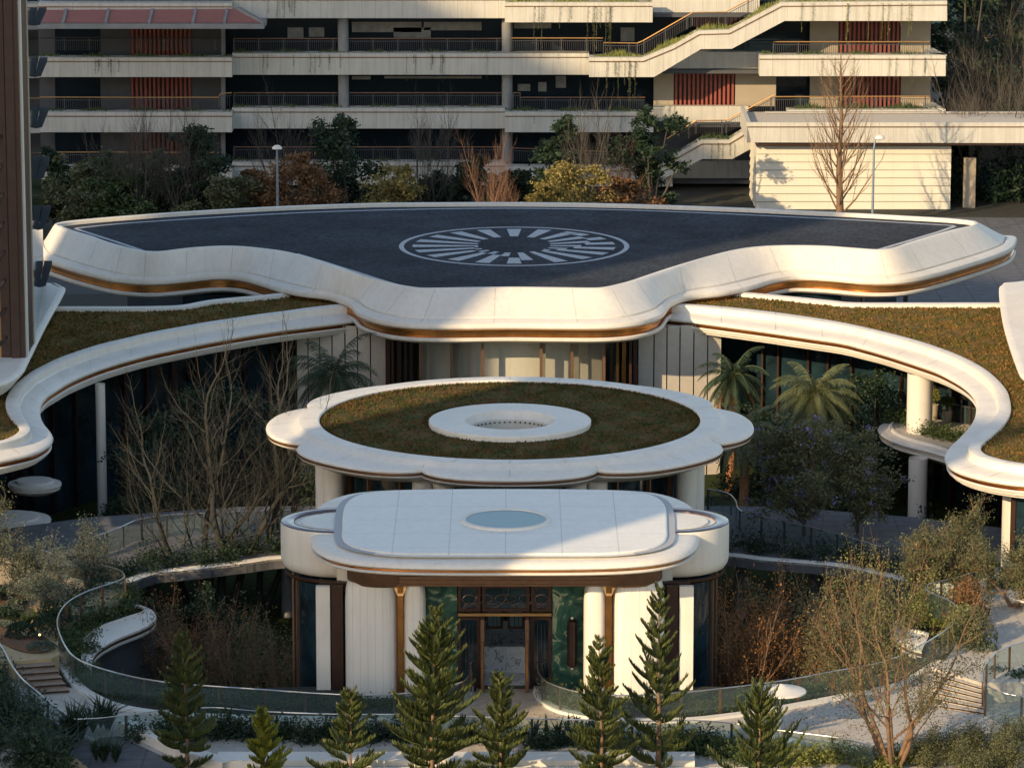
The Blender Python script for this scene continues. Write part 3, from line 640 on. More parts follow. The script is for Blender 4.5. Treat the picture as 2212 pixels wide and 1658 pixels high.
for i in range(nI):
    j = (i + 1) % nI
    if not (abs(da[i][0] - pc.x) > 5.6 and abs(da[j][0] - pc.x) > 5.6): mb.quad(da[i], da[j], db[j], db[i])
mb.build('roof_border', M['white'], por)
sk = P(1092, 1120, 7.1)
mb = MB(); mb.lathe([(2.02, -0.09), (2.0, 0.0), (1.95, 0.03), (1.83, 0.03), (1.8, 0.0), (1.78, -0.04)], sk, 72); mb.build('skylight_rim', M['white'], por, 40)
M['blue_glass'] = mat('blue_skylight_glass', (0.13, 0.24, 0.29), 0.35, spec=0.3)
mb = MB(); mb.lathe([(1.78, -0.02), (0.001, -0.02)], sk, 72); mb.build('skylight_glass', M['blue_glass'], por, 60)
# side drums
for s in (-1, 1):
    c = (pc.x + s * 7.42, pc.y + 0.45, 0)
    mb = MB(); mb.lathe([(1.95, 6.78), (1.95, 6.9), (2.0, 6.93), (2.43, 6.93), (2.5, 6.9)], c, 72, sx=1.03, sy=0.95); mb.build('drum_ring', M['purple_bronze'], por, 40)
    mb = MB(); mb.lathe([(2.52, 6.88), (2.53, 6.8), (2.53, 5.3), (2.49, 5.08), (2.36, 4.86), (2.1, 4.75), (1.2, 4.7)], c, 72, sx=1.03, sy=0.95); mb.build('drum_wall', M['white_flute'], por, 60)
    mb = MB(); mb.lathe([(1.96, 6.8), (1.66, 6.8), (1.62, 6.87), (0.01, 6.87)], c, 72, sx=1.03, sy=0.95); mb.build('drum_top', M['white'], por, 40)
    # bridge between drum and body
    mb = MB(); mb.slab([(c[0], c[1] - 2.38), (c[0] - s * 3.2, c[1] - 2.9), (c[0] - s * 3.2, c[1] + 2.9), (c[0], c[1] + 2.38)][::s], 4.72, 6.6); mb.build('side_wall', M['white_flute'], por)
    # glazed bay under each drum
    mb = MB(); mb.lathe([(2.42, 4.74), (2.42, 4.6), (2.3, 4.5)], c, 64); mb.build('bay_top_frame', M['bronze_dark'], por, 50)
    mb = MB(); mb.lathe([(2.05, -1.6), (2.05, 4.7)], c, 48); mb.build('bay_glass', M['dark_glass'], por, 60)
    mb = MB(); mb.lathe([(2.0, -1.5), (2.18, -1.45), (2.2, -1.3), (2.06, -1.25)], c, 48); mb.build('bay_sill', M['bronze'], por, 60)
    for k in range(6):
        a = -math.pi / 2 + (k - 2.5) * R(40) * s; mb = MB(); mb.box((c[0] + 2.1 * math.cos(a), c[1] + 2.1 * math.sin(a), 1.6), (0.14, 0.09, 6.2), a); mb.build('bay_mullion', M['bronze_mid'], por)
    for (px, w, m_) in ((696, 0.62, 'white'), (727, 0.5, 'bronze_dark')):
        x = -(1090 - px) / 48.6 * -s * -1 if False else s * (1090 - px) / 49.2
        mb = MB(); mb.box((pc.x + x, 178.1, 0.7), (w, 0.3, 8.0)); mb.build('bay_pilaster', M[m_], por)
    # small corner fillet of dark bronze between bay and pillar
    mb = MB(); x = pc.x + s * 7.3; mb.slab([(x - 0.9, 178.6), (x + 0.9, 178.6), (x + 0.9, 178.9), (x - 0.9, 178.9)], 4.3, 4.72); mb.build('bay_lintel', M['bronze_dark'], por)
# pillars: two rounded lobes with a bronze inlay each
YF = 176.6
def zat(py, Y): return at(1105, py, Y).z
def lobe(x0, x1, bulge, mir):
    """rounded upright shell from x0 to x1 with shoulders at the top"""
    prof = [(0, 0.0), (2.0, 0.0), (4.2, 0.0), (4.7, 0.03), (5.0, 0.1), (5.15, 0.2), (5.25, 0.36)]
    rows = []
    cx = (x0 + x1) / 2; hw = (x1 - x0) / 2; m = 22
    for z, sh in prof:
        row = []
        for k in range(m + 1):
            a = math.pi * k / m
            ex = 0.55
            x = -math.cos(a); y = math.sin(a)
            X_ = math.copysign(abs(x) ** ex, x); Y_ = y ** ex
            row.append((cx + X_ * (hw - sh), YF + bulge - Y_ * (bulge - sh * 0.6), z))
        rows.append(row)
    return rows
M['flute'] = mat('fluted_white_pillar', (0.74, 0.7, 0.64), 0.5, noise=0.05, nscale=0.7)
weather(M['flute'], 0.15); add_joints(M['flute'], 0, 0.33, 0.018, dark=0.72, off_a=0.05)
for s in (-1, 1):
    def pxx(px): return pc.x + s * (1090 - px) / 49.9
    for (a, b) in ((740, 857), (868, 917)):
        x0, x1 = sorted((pxx(a), pxx(b)))
        mb = MB(); mb.loft(lobe(x0, x1, 1.3 if b < 860 else 0.9, s)); mb.build('pillar_lobe', M['flute'], por, 70)
    x = pxx(862.5); mb = MB(); mb.box((x, YF + 0.35, 2.55), (0.26, 0.4, 5.1)); mb.tri((x - 0.42, YF + 0.3, 5.22), (x - 0.12, YF + 0.12, 4.6), (x + 0.42, YF + 0.3, 5.22)); mb.tri((x + 0.42, YF + 0.3, 5.22), (x - 0.12, YF + 0.12, 4.6), (x + 0.12, YF + 0.12, 4.6)); mb.build('bronze_inlay', M['bronze'], por)
    x = pxx(826); mb = MB(); mb.lathe([(1.2, 4.98), (1.5, 5.04), (1.62, 5.2), (1.64, 6.0)], (x, YF + 1.0, 0), 48, sx=1.0, sy=0.78); mb.lathe([(1.64, 6.0), (1.0, 6.0)], (x, YF + 1.0, 0), 48, sy=.72); mb.build('capital', M['bronze_mid'], por, 60)
# bronze beam over the entrance
mb = MB()
for k in range(5): mb.box((pc.x, YF + 0.1 + 0.03 * (k % 2), 5.14 + 0.09 * k), (9.8, 0.5, 0.085))
mb.build('entrance_beam', M['bronze_mid'], por)
YD = 178.3
def dx(px): return pc.x + (px - 1090) / 49.5
zt = 5.3
def zz(py): return zat(py, YD)
for (a, b) in ((905, 986), (1194, 1275)):
    mb = MB(); mb.box(((dx(a) + dx(b)) / 2, YD + 0.1, 2.6), (dx(b) - dx(a), 0.3, 5.4)); mb.build('marble_wall', M['green_marble'], por)
# door frame with transoms
def rrect(x0, x1, z0, z1, r, n=5):
    pts = []
    for (cx, cz, a0) in ((x1 - r, z1 - r, 0), (x0 + r, z1 - r, 90), (x0 + r, z0 + r, 180), (x1 - r, z0 + r, 270)):
        for k in range(n + 1):
            a = R(a0 + 90 * k / n); pts.append((cx + r * math.cos(a), cz + r * math.sin(a)))
    return pts
def frame_panel(x0, x1, z0, z1, bw, r, Y, d, m_, nm='door_frame'):
    n = 5; inn = rrect(x0 + bw, x1 - bw, z0 + bw, z1 - bw, r, n); outp = rrect(x0, x1, z0, z1, 0.001, n)
    mb = MB(); mb.loft([[(p[0], Y + d, p[1]) for p in outp], [(p[0], Y, p[1]) for p in outp], [(p[0], Y, p[1]) for p in inn], [(p[0], Y + d, p[1]) for p in inn]], True)
    o = mb.build(nm, M[m_], por); return o, inn
def arcs(mb, cx, cz, rx, rz, a0, a1, Y, r=0.025, n=14):
    mb.tube([(cx + rx * math.cos(R(a0 + (a1 - a0) * k / n)), Y, cz + rz * math.sin(R(a0 + (a1 - a0) * k / n))) for k in range(n + 1)], r, 4)
zT0, zT1, zTop = zz(1319), zz(1326), zz(1261)
for (a, b, kind) in ((988, 1037, 's'), (1041, 1144, 'c'), (1148, 1192, 's')):
    x0, x1 = dx(a), dx(b); z0 = zz(1318)
    fo, inn = frame_panel(x0, x1, z0, zTop, 0.13, 0.12, YD - 0.15, 0.2, 'bronze_dark', 'transom_frame')
    mb = MB(); mb.poly([(p[0], YD - 0.02, p[1]) for p in inn]); g = mb.build('pane', M['dark_glass'], fo)
    mb = MB(); zc = (z0 + zTop) / 2; xc = (x0 + x1) / 2; Y = YD - 0.08
    if kind == 'c':
        arcs(mb, xc, zc - 0.02, 0.46, 0.17, 0, 360, Y, n=24)
        for q in (-1, 1):
            arcs(mb, xc + q * 0.95, zc - .02, 0.36, 0.17, 0, 360, Y, n=24); arcs(mb, xc + q * 0.62, zc + 0.5, 0.75, 0.95, 180, 360, Y, .02); arcs(mb, xc + q * 0.62, zc - 0.55, 0.4, 0.3, 0, 180, Y)
        arcs(mb, xc, zc - 0.48, 0.36, 0.25, 0, 180, Y)
    else:
        arcs(mb, xc - 0.4, zc + 0.42, 0.85, 0.9, 270, 360, Y); arcs(mb, xc + 0.4, zc + 0.42, 0.85, 0.9, 180, 270, Y)
        arcs(mb, xc, zc - 0.05, 0.28, 0.2, 0, 360, Y, n=20); arcs(mb, xc, zc - 0.48, 0.25, 0.24, 0, 180, Y)
    mb.build('tracery', M['purple_bronze'], fo)
mb = MB(); mb.box((dx(1090), YD - 0.2, (zT0 + zT1) / 2 - 0.02), (dx(1192) - dx(988), 0.2, 0.12)); mb.build('brass_lintel', M['brass'], por)
for (a, b) in ((988, 1037), (1148, 1192)):
    x0, x1 = dx(a), dx(b)
    fo, inn = frame_panel(x0, x1, 0.05, zz(1330), 0.13, 0.14, YD - 0.15, 0.2, 'bronze_dark', 'side_light')
    mb = MB(); mb.poly([(p[0], YD - 0.02, p[1]) for p in inn]); mb.build('pane', M['dark_glass'], fo)
    mb = MB(); xc = (x0 + x1) / 2
    for q in (-0.16, 0, 0.16): mb.bar((xc + q, YD - 0.08, 0.9), (xc + q, YD - 0.08, zz(1345)), 0.025, 0.025)
    arcs(mb, xc - .25, 0.75, 0.3, 0.55, -80, 80, YD - .08); arcs(mb, xc + .25, 0.75, 0.3, 0.55, 100, 260, YD - .08)
    mb.build('tracery', M['purple_bronze'], fo)
# open doors, hall inside with marble floor and an added pale block
for s in (-1, 1):
    x = dx(1090) + s * 0.98
    mb = MB(); mb.box((x, YD - 0.55, 1.72), (0.16, 0.9, 3.3)); lf = mb.build('door_leaf', M['bronze_mid'], por)
    mb = MB(); mb.box((x + s * 0.0, YD - 1.06, 1.5), (0.05, 0.05, 1.8)); mb.build('handle', M['bronze'], lf)
    mb = MB(); mb.box((dx(1090) + s * 1.16, YD - 0.1, 1.75), (0.12, 0.2, 3.5)); mb.build('door_post', M['bronze_dark'], por)
mb = MB(); mb.poly([(pc.x - 3, YD + .2, 0.03), (pc.x + 3, YD + .2, 0.03), (pc.x + 3, YD + 7, 0.03), (pc.x - 3, YD + 7, 0.03)]); mb.build('hall_floor', M['white_marble'], por)
mb = MB(); mb.box((dx(1090), YD + 7.0, 0.6), (6, 0.1, 1.2)); mb.build('hall_back_wall', M['white_marble'], por)
fo, inn = frame_panel(dx(1048), dx(1086), 1.9, 3.3, 0.1, 0.12, YD + 3.0, 0.1, 'bronze_dark', 'inner_window')
mb = MB(); mb.poly([(p[0], YD + 3.08, p[1]) for p in inn]); mb.build('pane', M['blue_glass'], fo)
mb = MB(); [mb.bar((dx(1048) + .15 + .17 * k, YD + 3.0, 1.95), (dx(1048) + .15 + .17 * k, YD + 3.0, 3.2), .03, .03) for k in range(1, 4)]; mb.build('bar', M['bronze_dark'], fo)
fo, inn = frame_panel(dx(1096), dx(1134), 1.9, 3.3, 0.1, 0.12, YD + 3.0, 0.1, 'bronze_dark', 'inner_window')
mb = MB(); mb.poly([(p[0], YD + 3.08, p[1]) for p in inn]); mb.build('pane', M['blue_glass'], fo)
mb = MB(); [mb.bar((dx(1096) + .15 + .17 * k, YD + 3.0, 1.95), (dx(1096) + .15 + .17 * k, YD + 3.0, 3.2), .03, .03) for k in range(1, 4)]; mb.build('bar', M['bronze_dark'], fo)
mb = MB(); mb.box((dx(1090), YD + 2.6, .62), (1.9, .3, 1.2)); mb.build('hall_bounce_block', M['white_marble'], por)  # pale block added to catch sky light and brighten the hall
mb = MB(); mb.box((dx(1090), YD + 0.0, 0.02), (2.4, 0.5, 0.05)); mb.build('threshold', M['bronze_dark'], por)
mb = MB(); mb.poly([(pc.x - 3, YD + .2, 5.25), (pc.x - 3, YD + 7, 5.25), (pc.x + 3, YD + 7, 5.25), (pc.x + 3, YD + .2, 5.25)]); mb.build('hall_ceiling', M['bronze_dark'], por)
# body of the pavilion behind the entrance and its base
mb = MB(); mb.slab([(pc.x - 7.2, 179.2), (pc.x - 3.1, 179.2), (pc.x - 3.1, 186.2), (pc.x - 7.2, 186.2)], -4, 5.9); mb.build('side_body', M['dark_glass'], por)
mb = MB(); mb.slab([(pc.x + 3.1, 179.2), (pc.x + 7.2, 179.2), (pc.x + 7.2, 186.2), (pc.x + 3.1, 186.2)], -4, 5.9); mb.build('side_body', M['dark_glass'], por)
mb = MB(); mb.slab([(pc.x - 3.1, 185.6), (pc.x + 3.1, 185.6), (pc.x + 3.1, 186.2), (pc.x - 3.1, 186.2)], -4, 0); mb.build('rear_base', M['concrete'], por)
# wall lantern, one each side of the doors (the left one hidden by a tree)
for s in (1, -1):
    lx = dx(1090 + s * 147)
    lan = empty('wall_lantern', (lx, YD - 0.25, 2.1), 'tall ribbed bronze wall lantern on green marble, right of the doors' if s > 0 else 'tall bronze wall lantern on green marble left of the doors, mostly behind a pine', 'lantern')
    mb = MB(); mb.lathe([(0.02, -1.12), (0.1, -1.08), (0.2, -1.0), (0.2, 1.0), (0.1, 1.08), (0.02, 1.12)], (lx, YD - 0.25, 2.1), 16); mb.build('lantern_body', M['bronze_dark'], lan, 40)
    mb = MB()
    for k in range(16):
        a = 2 * math.pi * k / 16; mb.box((lx + .21 * math.cos(a), YD - .25 + .21 * math.sin(a), 2.1), (0.03, 0.02, 2.0), a)
    mb.build('rib', M['purple_bronze'], lan)
    for z in (0.95, 3.25):
        mb = MB(); mb.lathe([(0.001, -0.07), (0.05, -0.05), (0.07, 0), (0.05, 0.05), (0.001, 0.07)], (lx, YD - .25, z), 12); mb.build('finial', M['white'], lan, 60)

# ================================================================ towers cut by the frame
def canopy(mb, pts, z0, z1):
    o = spline([Vector((a, b, 0)) for a, b in pts], 6, True); k = len(o)
    c = sum(o, Vector()) / k
    def r(d, z):
        out = []
        for i in range(k):
            t = (o[(i + 1) % k] - o[i - 1]); t.normalize(); out.append((o[i].x - t.y * d, o[i].y + t.x * d, z))
        return out
    mb.loft([r(0.35, z1), r(0.1, z1 - .03), r(0, z1 - 0.12), r(0.0, z1 - 0.2), r(0.12, z1 - 0.35), r(0.6, z0)], True); mb.poly(r(0.35, z1)); mb.poly(r(0.6, z0)[::-1])
M['ledge_dark'] = mat('dark_ledge', (0.035, 0.04, 0.045), 0.9, spec=.1)
M['tower_brown'] = mat('brown_metal_panel', (0.055, 0.03, 0.024), 0.5, 0.3, noise=0.35, nscale=1.5)
tl = empty('bronze_tower', (-31, 230, 0), 'tall dark bronze tower with ribbed face at the left edge', 'building')
cz = 6.9
cpl = [P(-200, 832, cz), P(-40, 829, cz), P(15, 822, cz), P(48, 800, cz), P(62, 775, cz), P(100, 698, cz), P(139, 627, cz), P(136, 617, cz), P(124, 612, cz), P(90, 609, cz), P(-200, 609, cz)]
mb = MB(); canopy(mb, [(p.x, p.y) for p in cpl], cz - 0.9, cz); mb.build('canopy', M['white'], tl, 50)
a_ = P(58, 768, cz); b_ = P(73, 741, cz); c_ = P(97, 612, cz)
ZT = 30
mb = MB(); mb.slab([(a_.x - 9, a_.y), (a_.x, a_.y), (a_.x, a_.y + 0.6), (b_.x, b_.y), (c_.x - 0.5, c_.y), (c_.x - 9, c_.y)], cz - .5, ZT); mb.build('tower_body', M['bronze_dark'], tl)
for i, (px, w, dpt, m_) in enumerate(((-30, .5, .5, 'tower_brown'), (2, .2, .45, 'brass'), (16, .5, .5, 'tower_brown'), (27, .3, .4, 'bronze_dark'), (38, .45, .7, 'tower_brown'), (50, .35, .6, 'tower_brown'))):
    x = fx(px, a_.y, cz); mb = MB(); mb.box((x, a_.y - dpt / 2, (cz + ZT) / 2), (w, dpt, ZT - cz)); mb.build('pilaster', M[m_], tl)
x = fx(58.5, a_.y, cz); mb = MB(); mb.box((x, a_.y + .1, (cz + ZT) / 2), (0.14, 0.5, ZT - cz)); mb.build('edge_trim', M['white'], tl)
mb = MB(); mb.box((b_.x - 0.12, b_.y - 0.1, (cz + ZT) / 2), (0.35, 0.5, ZT - cz)); mb.build('corner_panel', M['tan_panel'], tl)
mb = MB(); mb.loft([[(b_.x + .02, b_.y + .3, cz), (c_.x, c_.y - .5, cz)], [(b_.x + .02, b_.y + .3, ZT), (c_.x, c_.y - .5, ZT)]]); mb.build('side_glass', M['dark_glass'], tl)
for k in range(6):
    z = cz + 0.05 + k * 2.9 + (0.4 if k else 0)
    mb = MB(); q0 = Vector((b_.x, b_.y, 0)).lerp(Vector((c_.x, c_.y, 0)), 0.55); q1 = Vector((c_.x, c_.y, 0)); 
    mb.slab([(q0.x, q0.y), (q0.x + .3, q0.y + .5), (q1.x + .55, q1.y - 1), (q1.x + .45, q1.y), (q1.x, q1.y)], z + 1.2, z + 1.3); mb.build('balcony_ledge', M['ledge_dark'], tl)
for k in range(8):
    z = cz + 0.6 + k * 1.55; mb = MB(); mb.bar((fx(2, a_.y, cz) - .1, a_.y - 0.9, z), (fx(18, a_.y, cz), a_.y - 0.5, z + 0.55), 0.1, 0.14); mb.build('bracket', M['purple_bronze'], tl)
# right tower: only the tip of its canopy is in view
tr = empty('canopy_tower', (33, 230, 0), 'pale rounded canopy edge of a tower cut by the right edge', 'building')
mb = MB(); canopy(mb, [(2 * fx(1105.5, 230, 0) - p.x, p.y) for p in [P(-200, 832, cz), P(-40, 829, cz), P(0, 812, cz), P(15, 790, cz), P(44, 700, cz), P(54, 625, cz), P(46, 613, cz), P(20, 607, cz), P(-200, 600, cz)]][::-1], cz - 0.7, cz); mb.build('canopy', M['white'], tr, 50)
mb = MB(); mb.slab([(32.5, 226), (44, 222), (44, 240), (32.5, 240)], cz - .3, 30); mb.build('tower_body', M['tan_panel'], tr)

# neighbouring high-rises outside the frame (towards the sun), whose shadows fall on the roofs
def tower(u, n0, n1, dep, h, label, h2=None):
    h2 = h if h2 is None else h2
    U = Vector((SUN_TO[0], SUN_TO[1])); Nv = Vector((SUN_TO[1], -SUN_TO[0])); U.normalize(); Nv.normalize()
    pts = [U * u + Nv * n0, U * u + Nv * n1, U * (u - dep) + Nv * n1, U * (u - dep) + Nv * n0]
    c = (pts[0] + pts[2]) / 2
    e = empty('office_tower', (c.x, c.y, 0), label, 'building', 'neighbouring office towers')
    hs = [h, h2, h2, h]; lo = [(p.x, p.y, -.5) for p in pts]; hi = [(p.x, p.y, hs[i]) for i, p in enumerate(pts)]; mb = MB(); mb.loft([lo + [lo[0]], hi + [hi[0]]]); mb.poly(hi); mb.build('tower_body', M['concrete'], e)
    mb = MB()
    for i in range(4):
        p, q = pts[i], pts[(i + 1) % 4]; d = (q - p); L = d.length; d.normalize(); o = Vector((d.y, -d.x)); 
        if o.dot(c - p) > 0: o = -o
        for z in range(2, int(min(h, h2)) - 3, 4):
            a = p + d * .8 + o * .03; b = q - d * .8 + o * .03; mb.quad((a.x, a.y, z), (b.x, b.y, z), (b.x, b.y, z + 2.2), (a.x, a.y, z + 2.2))
    mb.build('window_band', M['dark_glass'], e)
    return e
EL_T = math.tan(R(SUN_EL))
tower(50, -135.3, -111.3, 12, 5 + 128 * EL_T, 'nearer grey office tower with dark window bands')
tower(40, -185, -151.2, 14, 8.5 + 176 * EL_T, 'middle grey office tower with dark window bands')
tower(20, -265, -212, 20, 15 + 232 * EL_T, 'farther wide grey office tower with dark window bands')
tower(18, -212, -192, 16, 13.4 + 230 * EL_T, 'office tower with a slanted roof beside the wide one', 2 + 242 * EL_T)
# ================================================================ terraced car park building at the back
cp = empty('terraced_building', (0, 323, 0), 'long terraced building with pale planter balconies, outdoor stairs and red louvres', 'building')
def band_poly(poly, Y, d, nm='balcony_band', mt='facade', groove=True):
    pts = [at(a, b, Y) for a, b in poly]; mb = MB(); mb.prism_y([(p.x, p.z) for p in pts], Y, Y + d); return mb.build(nm, M[mt], cp)
def band(x0, x1, y0, y1, Y, d=1.6):
    band_poly([(x0, y1), (x1, y1), (x1, y0), (x0, y0)], Y, d)
    a = at(x0, y0 + 8.5, Y); b = at(x1, y0 + 8.5, Y)
    mb = MB(); mb.box(((a.x + b.x) / 2, Y - 0.02, a.z), (b.x - a.x, 0.05, 0.07)); mb.build('shadow_groove', M['bronze_mid'], cp)
for (y0, y1) in ((7, 24), (125, 167), (243, 286), (361, 403)): band(82, 501, y0, y1, 321)
for (y0, y1) in ((-8, 40), (116, 162), (234, 278), (351, 400)): band(501, 1090, y0, y1, 322.5)
band(1090, 1272, 116, 162, 322.5); band(1090, 1409, 6, 49, 321); band(1090, 1411, 243, 286, 321); band(1090, 1452, 361, 403, 321)
band(1640, 2042, 120, 165, 321); band(1409, 1640, -10, 35, 324)
band(1700, 2030, 238, 272, 321)
for (x0, x1, y0, y1) in ((1411, 1645, 113, 152), (1411, 1616, 230, 271), (1440, 1632, 350, 388)): band_poly([(x0, y1), (x1, y1), (x1, y0), (x0, y0)], 324.2, 0.8, 'landing_slab', 'facade')
S1u = [(1272,125),(1389,125),(1455,98),(1510,67),(1575,65),(1688,6),(2045,3)]; S1l = [(2045,46),(1694,46),(1580,106),(1513,107),(1412,167),(1272,167)]
S2u = [(1390,372),(1455,337),(1516,303),(1575,303),(1612,280),(1640,272)]; S2l = [(1640,312),(1631,316),(1581,344),(1516,344),(1455,376),(1390,405)]
for (u, l) in ((S1u, S1l), (S2u, S2l)):
    band_poly((u + l)[::-1], 320.4, 1.7, 'stair_parapet')
    g = [at(a, b + 8.5, 320.37) for a, b in u]; mb = MB()
    for i in range(len(g) - 1): mb.bar(g[i], g[i + 1], 0.07, 0.07)
    mb.build('shadow_groove', M['bronze_mid'], cp)
M['far_glass'] = mat('far_dark_glass', (0.012, 0.022, 0.034), 0.12, spec=0.3)
M['dark_wall'] = mat('dark_grey_wall', (0.07, 0.075, 0.085), 0.8, noise=0.2, nscale=1)
# floors, recessed glazing, columns
zf = [at(500, y, 322.5).z for y in (392, 270, 154, 32)]
for z in zf + [zf[-1] + 4.3, zf[-1] + 8.6]:
    mb = MB(); mb.slab([(-37.2, 322.9), (33.6, 322.9), (33.6, 344), (-37.2, 344)], z - 0.25, z); mb.build('floor_slab', M['dark_wall'], cp)
mb = MB(); mb.slab([(-37, 327.2), (33.0, 327.2), (33.0, 343), (-37, 343)], -1, zf[-1] + 8); mb.build('recessed_glazing', M['far_glass'], cp)
M['pale_blind'] = mat('pale_interior_panel', (0.3, 0.31, 0.31), 0.8, noise=0.4, nscale=1.5)  # plain pale panels set just in front of the recessed glazing
for (x0, x1, y0, y1) in ((621, 655, 60, 82), (667, 700, 60, 80), (760, 910, 48, 70), (915, 1040, 48, 66), (1110, 1190, 48, 62), (850, 930, 82, 60), (760, 800, 165, 172), (830, 1040, 165, 170), (1118, 1145, 182, 197), (1162, 1180, 178, 198), (1200, 1222, 165, 190), (1340, 1370, 60, 90)):
    p = at(x0, max(y0, y1), 327.1); q = at(x1, min(y0, y1), 327.1); mb = MB(); mb.box(((p.x + q.x) / 2, 327.1, (p.z + q.z) / 2), (q.x - p.x, 0.1, q.z - p.z)); mb.build('pale_interior_pane', M['pale_blind'], cp)
for px in (740, 1095):
    mb = MB(); mb.lathe([(0.42, -1), (0.42, zf[-1] + 8)], (fx(px, 323.4, 15), 323.6, 0), 24); mb.build('column', M['concrete'], cp, 60)
def panel(x0, x1, y0, y1, Y, m_, nm):
    p = at(x0, y1, Y); q = at(x1, y0, Y); mb = MB(); mb.box(((p.x + q.x) / 2, Y + .1, (p.z + q.z) / 2), (q.x - p.x, 0.2, q.z - p.z)); return mb.build(nm, M[m_], cp)
def louvre(x0, x1, y0, y1, Y):
    p = at(x0, y1, Y); q = at(x1, y0, Y); mb = MB(); n_ = int((q.x - p.x) / 0.33)
    for k in range(n_):
        x = p.x + (k + 0.5) * (q.x - p.x) / n_; mb.box((x, Y, (p.z + q.z) / 2), (0.17, 0.26, q.z - p.z))
    mb.build('red_louvre', M['red_slat'], cp)
    panel(x0, x1, y0, y1, Y + 0.25, 'bronze_dark', 'louvre_backing')
for (y0, y1) in ((62, 126), (165, 243), (284, 361)):
    panel(218, 282, y0, y1, 325, 'dark_wall', 'wall_panel'); panel(414, 480, y0, y1, 325, 'dark_wall', 'wall_panel'); louvre(282, 414, y0, y1, 325)
    panel(82, 118, y0, y1, 325, 'dark_wall', 'wall_panel'); panel(478, 486, y0, y1, 324, 'concrete', 'wall_panel')
for (y0, y1) in ((150, 230), (384, 470)):
    louvre(1455, 1587, y0, y1, 325.2); panel(1587, 1676, y0, y1, 325.2, 'tan_panel', 'wall_panel'); panel(1411, 1455, y0, y1, 325.2, 'tan_panel', 'wall_panel')
louvre(1500, 1640, 20, 60, 325.2)
for (y0, y1) in ((40, 122), (160, 240)):
    louvre(1811, 1944, y0, y1, 325.2); panel(1748, 1811, y0, y1, 325.2, 'tan_panel', 'wall_panel'); panel(1944, 2010, y0, y1, 325.2, 'tan_panel', 'wall_panel')
panel(1411, 1676, 268, 352, 325.2, 'dark_wall', 'wall_panel')
# end wall with slanted planter edge
mb = MB(); e0 = at(2045, 120, 321)
for z0, z1 in ((at(0, 243, 321).z, at(0, 237, 321).z), (at(0, 127, 321).z, at(0, 120, 321).z)):
    mb.slab([(e0.x - 1.2, 322), (e0.x, 321.2), (e0.x - 1.2, 330), (e0.x - 2.2, 330)], z0, z1)
mb.build('end_parapet', M['facade'], cp)
# railings
def railing(pts, h, Y, nm='balcony_railing', gap=0.16, mt='brass'):
    ps = [at(a, b, Y) for a, b in pts]; mb = MB(); mb.tube(ps, 0.055, 5); o = mb.build(nm, M[mt], cp)
    mb = MB(); lo = [p - Vector((0, 0, 0.2)) for p in ps]
    for i in range(len(ps) - 1):
        mb.bar(lo[i], lo[i + 1], 0.04, 0.05)
        L = (ps[i + 1] - ps[i]).length; k = max(1, int(L / gap))
        for j in range(k):
            p = ps[i].lerp(ps[i + 1], j / k); w = 0.1 if j % 12 == 0 else 0.03
            mb.box((p.x, p.y, p.z - h / 2 - (0.1 if w < .1 else 0)), (w, 0.03, h - 0.2 if w < .1 else h))
    mb.build('baluster', M['rail_dark'], o)
railing([(85, 82), (300, 82), (478, 82)], 1.0, 322.3, mt='rail_dark'); railing([(85, 210.5), (300, 211), (472, 211), (476, 203), (500, 201)], 1.0, 322.3); railing([(85, 329), (300, 329), (472, 330)], 1.0, 322.3)
for y in (84, 201, 318): railing([(505, y), (728, y)], 1.05, 323.8, mt='bronze_mid'); railing([(752, y), (1082, y)], 1.05, 323.8, mt='bronze_mid')
railing([(1104, 83), (1302, 83)], 1.05, 322.3); railing([(1303, 93), (1376, 94), (1390, 88), (1495, 28), (1566, 27), (1640, -12)], 1.05, 321.6)
railing([(1108, 201), (1123, 201), (1124, 211), (1393, 211)], 1.1, 322.3, mt='bronze_mid'); railing([(1108, 320), (1320, 328)], 1.05, 322.5, mt='bronze_mid')
railing([(1670, 91), (2007, 91)], 1.1, 322.0); railing([(1674, 209.5), (2007, 208.5)], 1.1, 322.0)
railing([(1440, 300), (1503, 261), (1568, 260), (1673, 205)], 1.05, 322.6); railing([(1380, 350), (1440, 312)], 1.05, 322.6, mt='bronze_mid')
# red sheet canopy at the upper left
rc = [at(72, 22, 321.0), at(520, 20, 321.0), at(566, 50, 318.2), at(72, 50, 318.2)]
M_ = MB(); M_.poly([rc[3], rc[2], rc[1], rc[0]]); M_.build('red_canopy', M['red_roof'], cp)
for px in (140, 232, 326, 420, 488):
    mb = MB(); mb.bar(at(px + 3, 20.5, 320.9), at(px - 4, 49.5, 318.15), 0.22, 0.12); mb.build('canopy_rib', M['concrete'], cp)
mb = MB(); mb.bar(at(515, 20, 320.9), at(572, 52, 318.1), 0.35, 0.3); mb.build('canopy_rib', M['concrete'], cp)
p = at(72, 63, 318); q = at(570, 51, 318); mb = MB(); mb.slab([(p.x, 318), (q.x, 318), (q.x, 322), (p.x, 322)], p.z, q.z - 0.03); mb.build('canopy_edge', M['concrete'], cp)

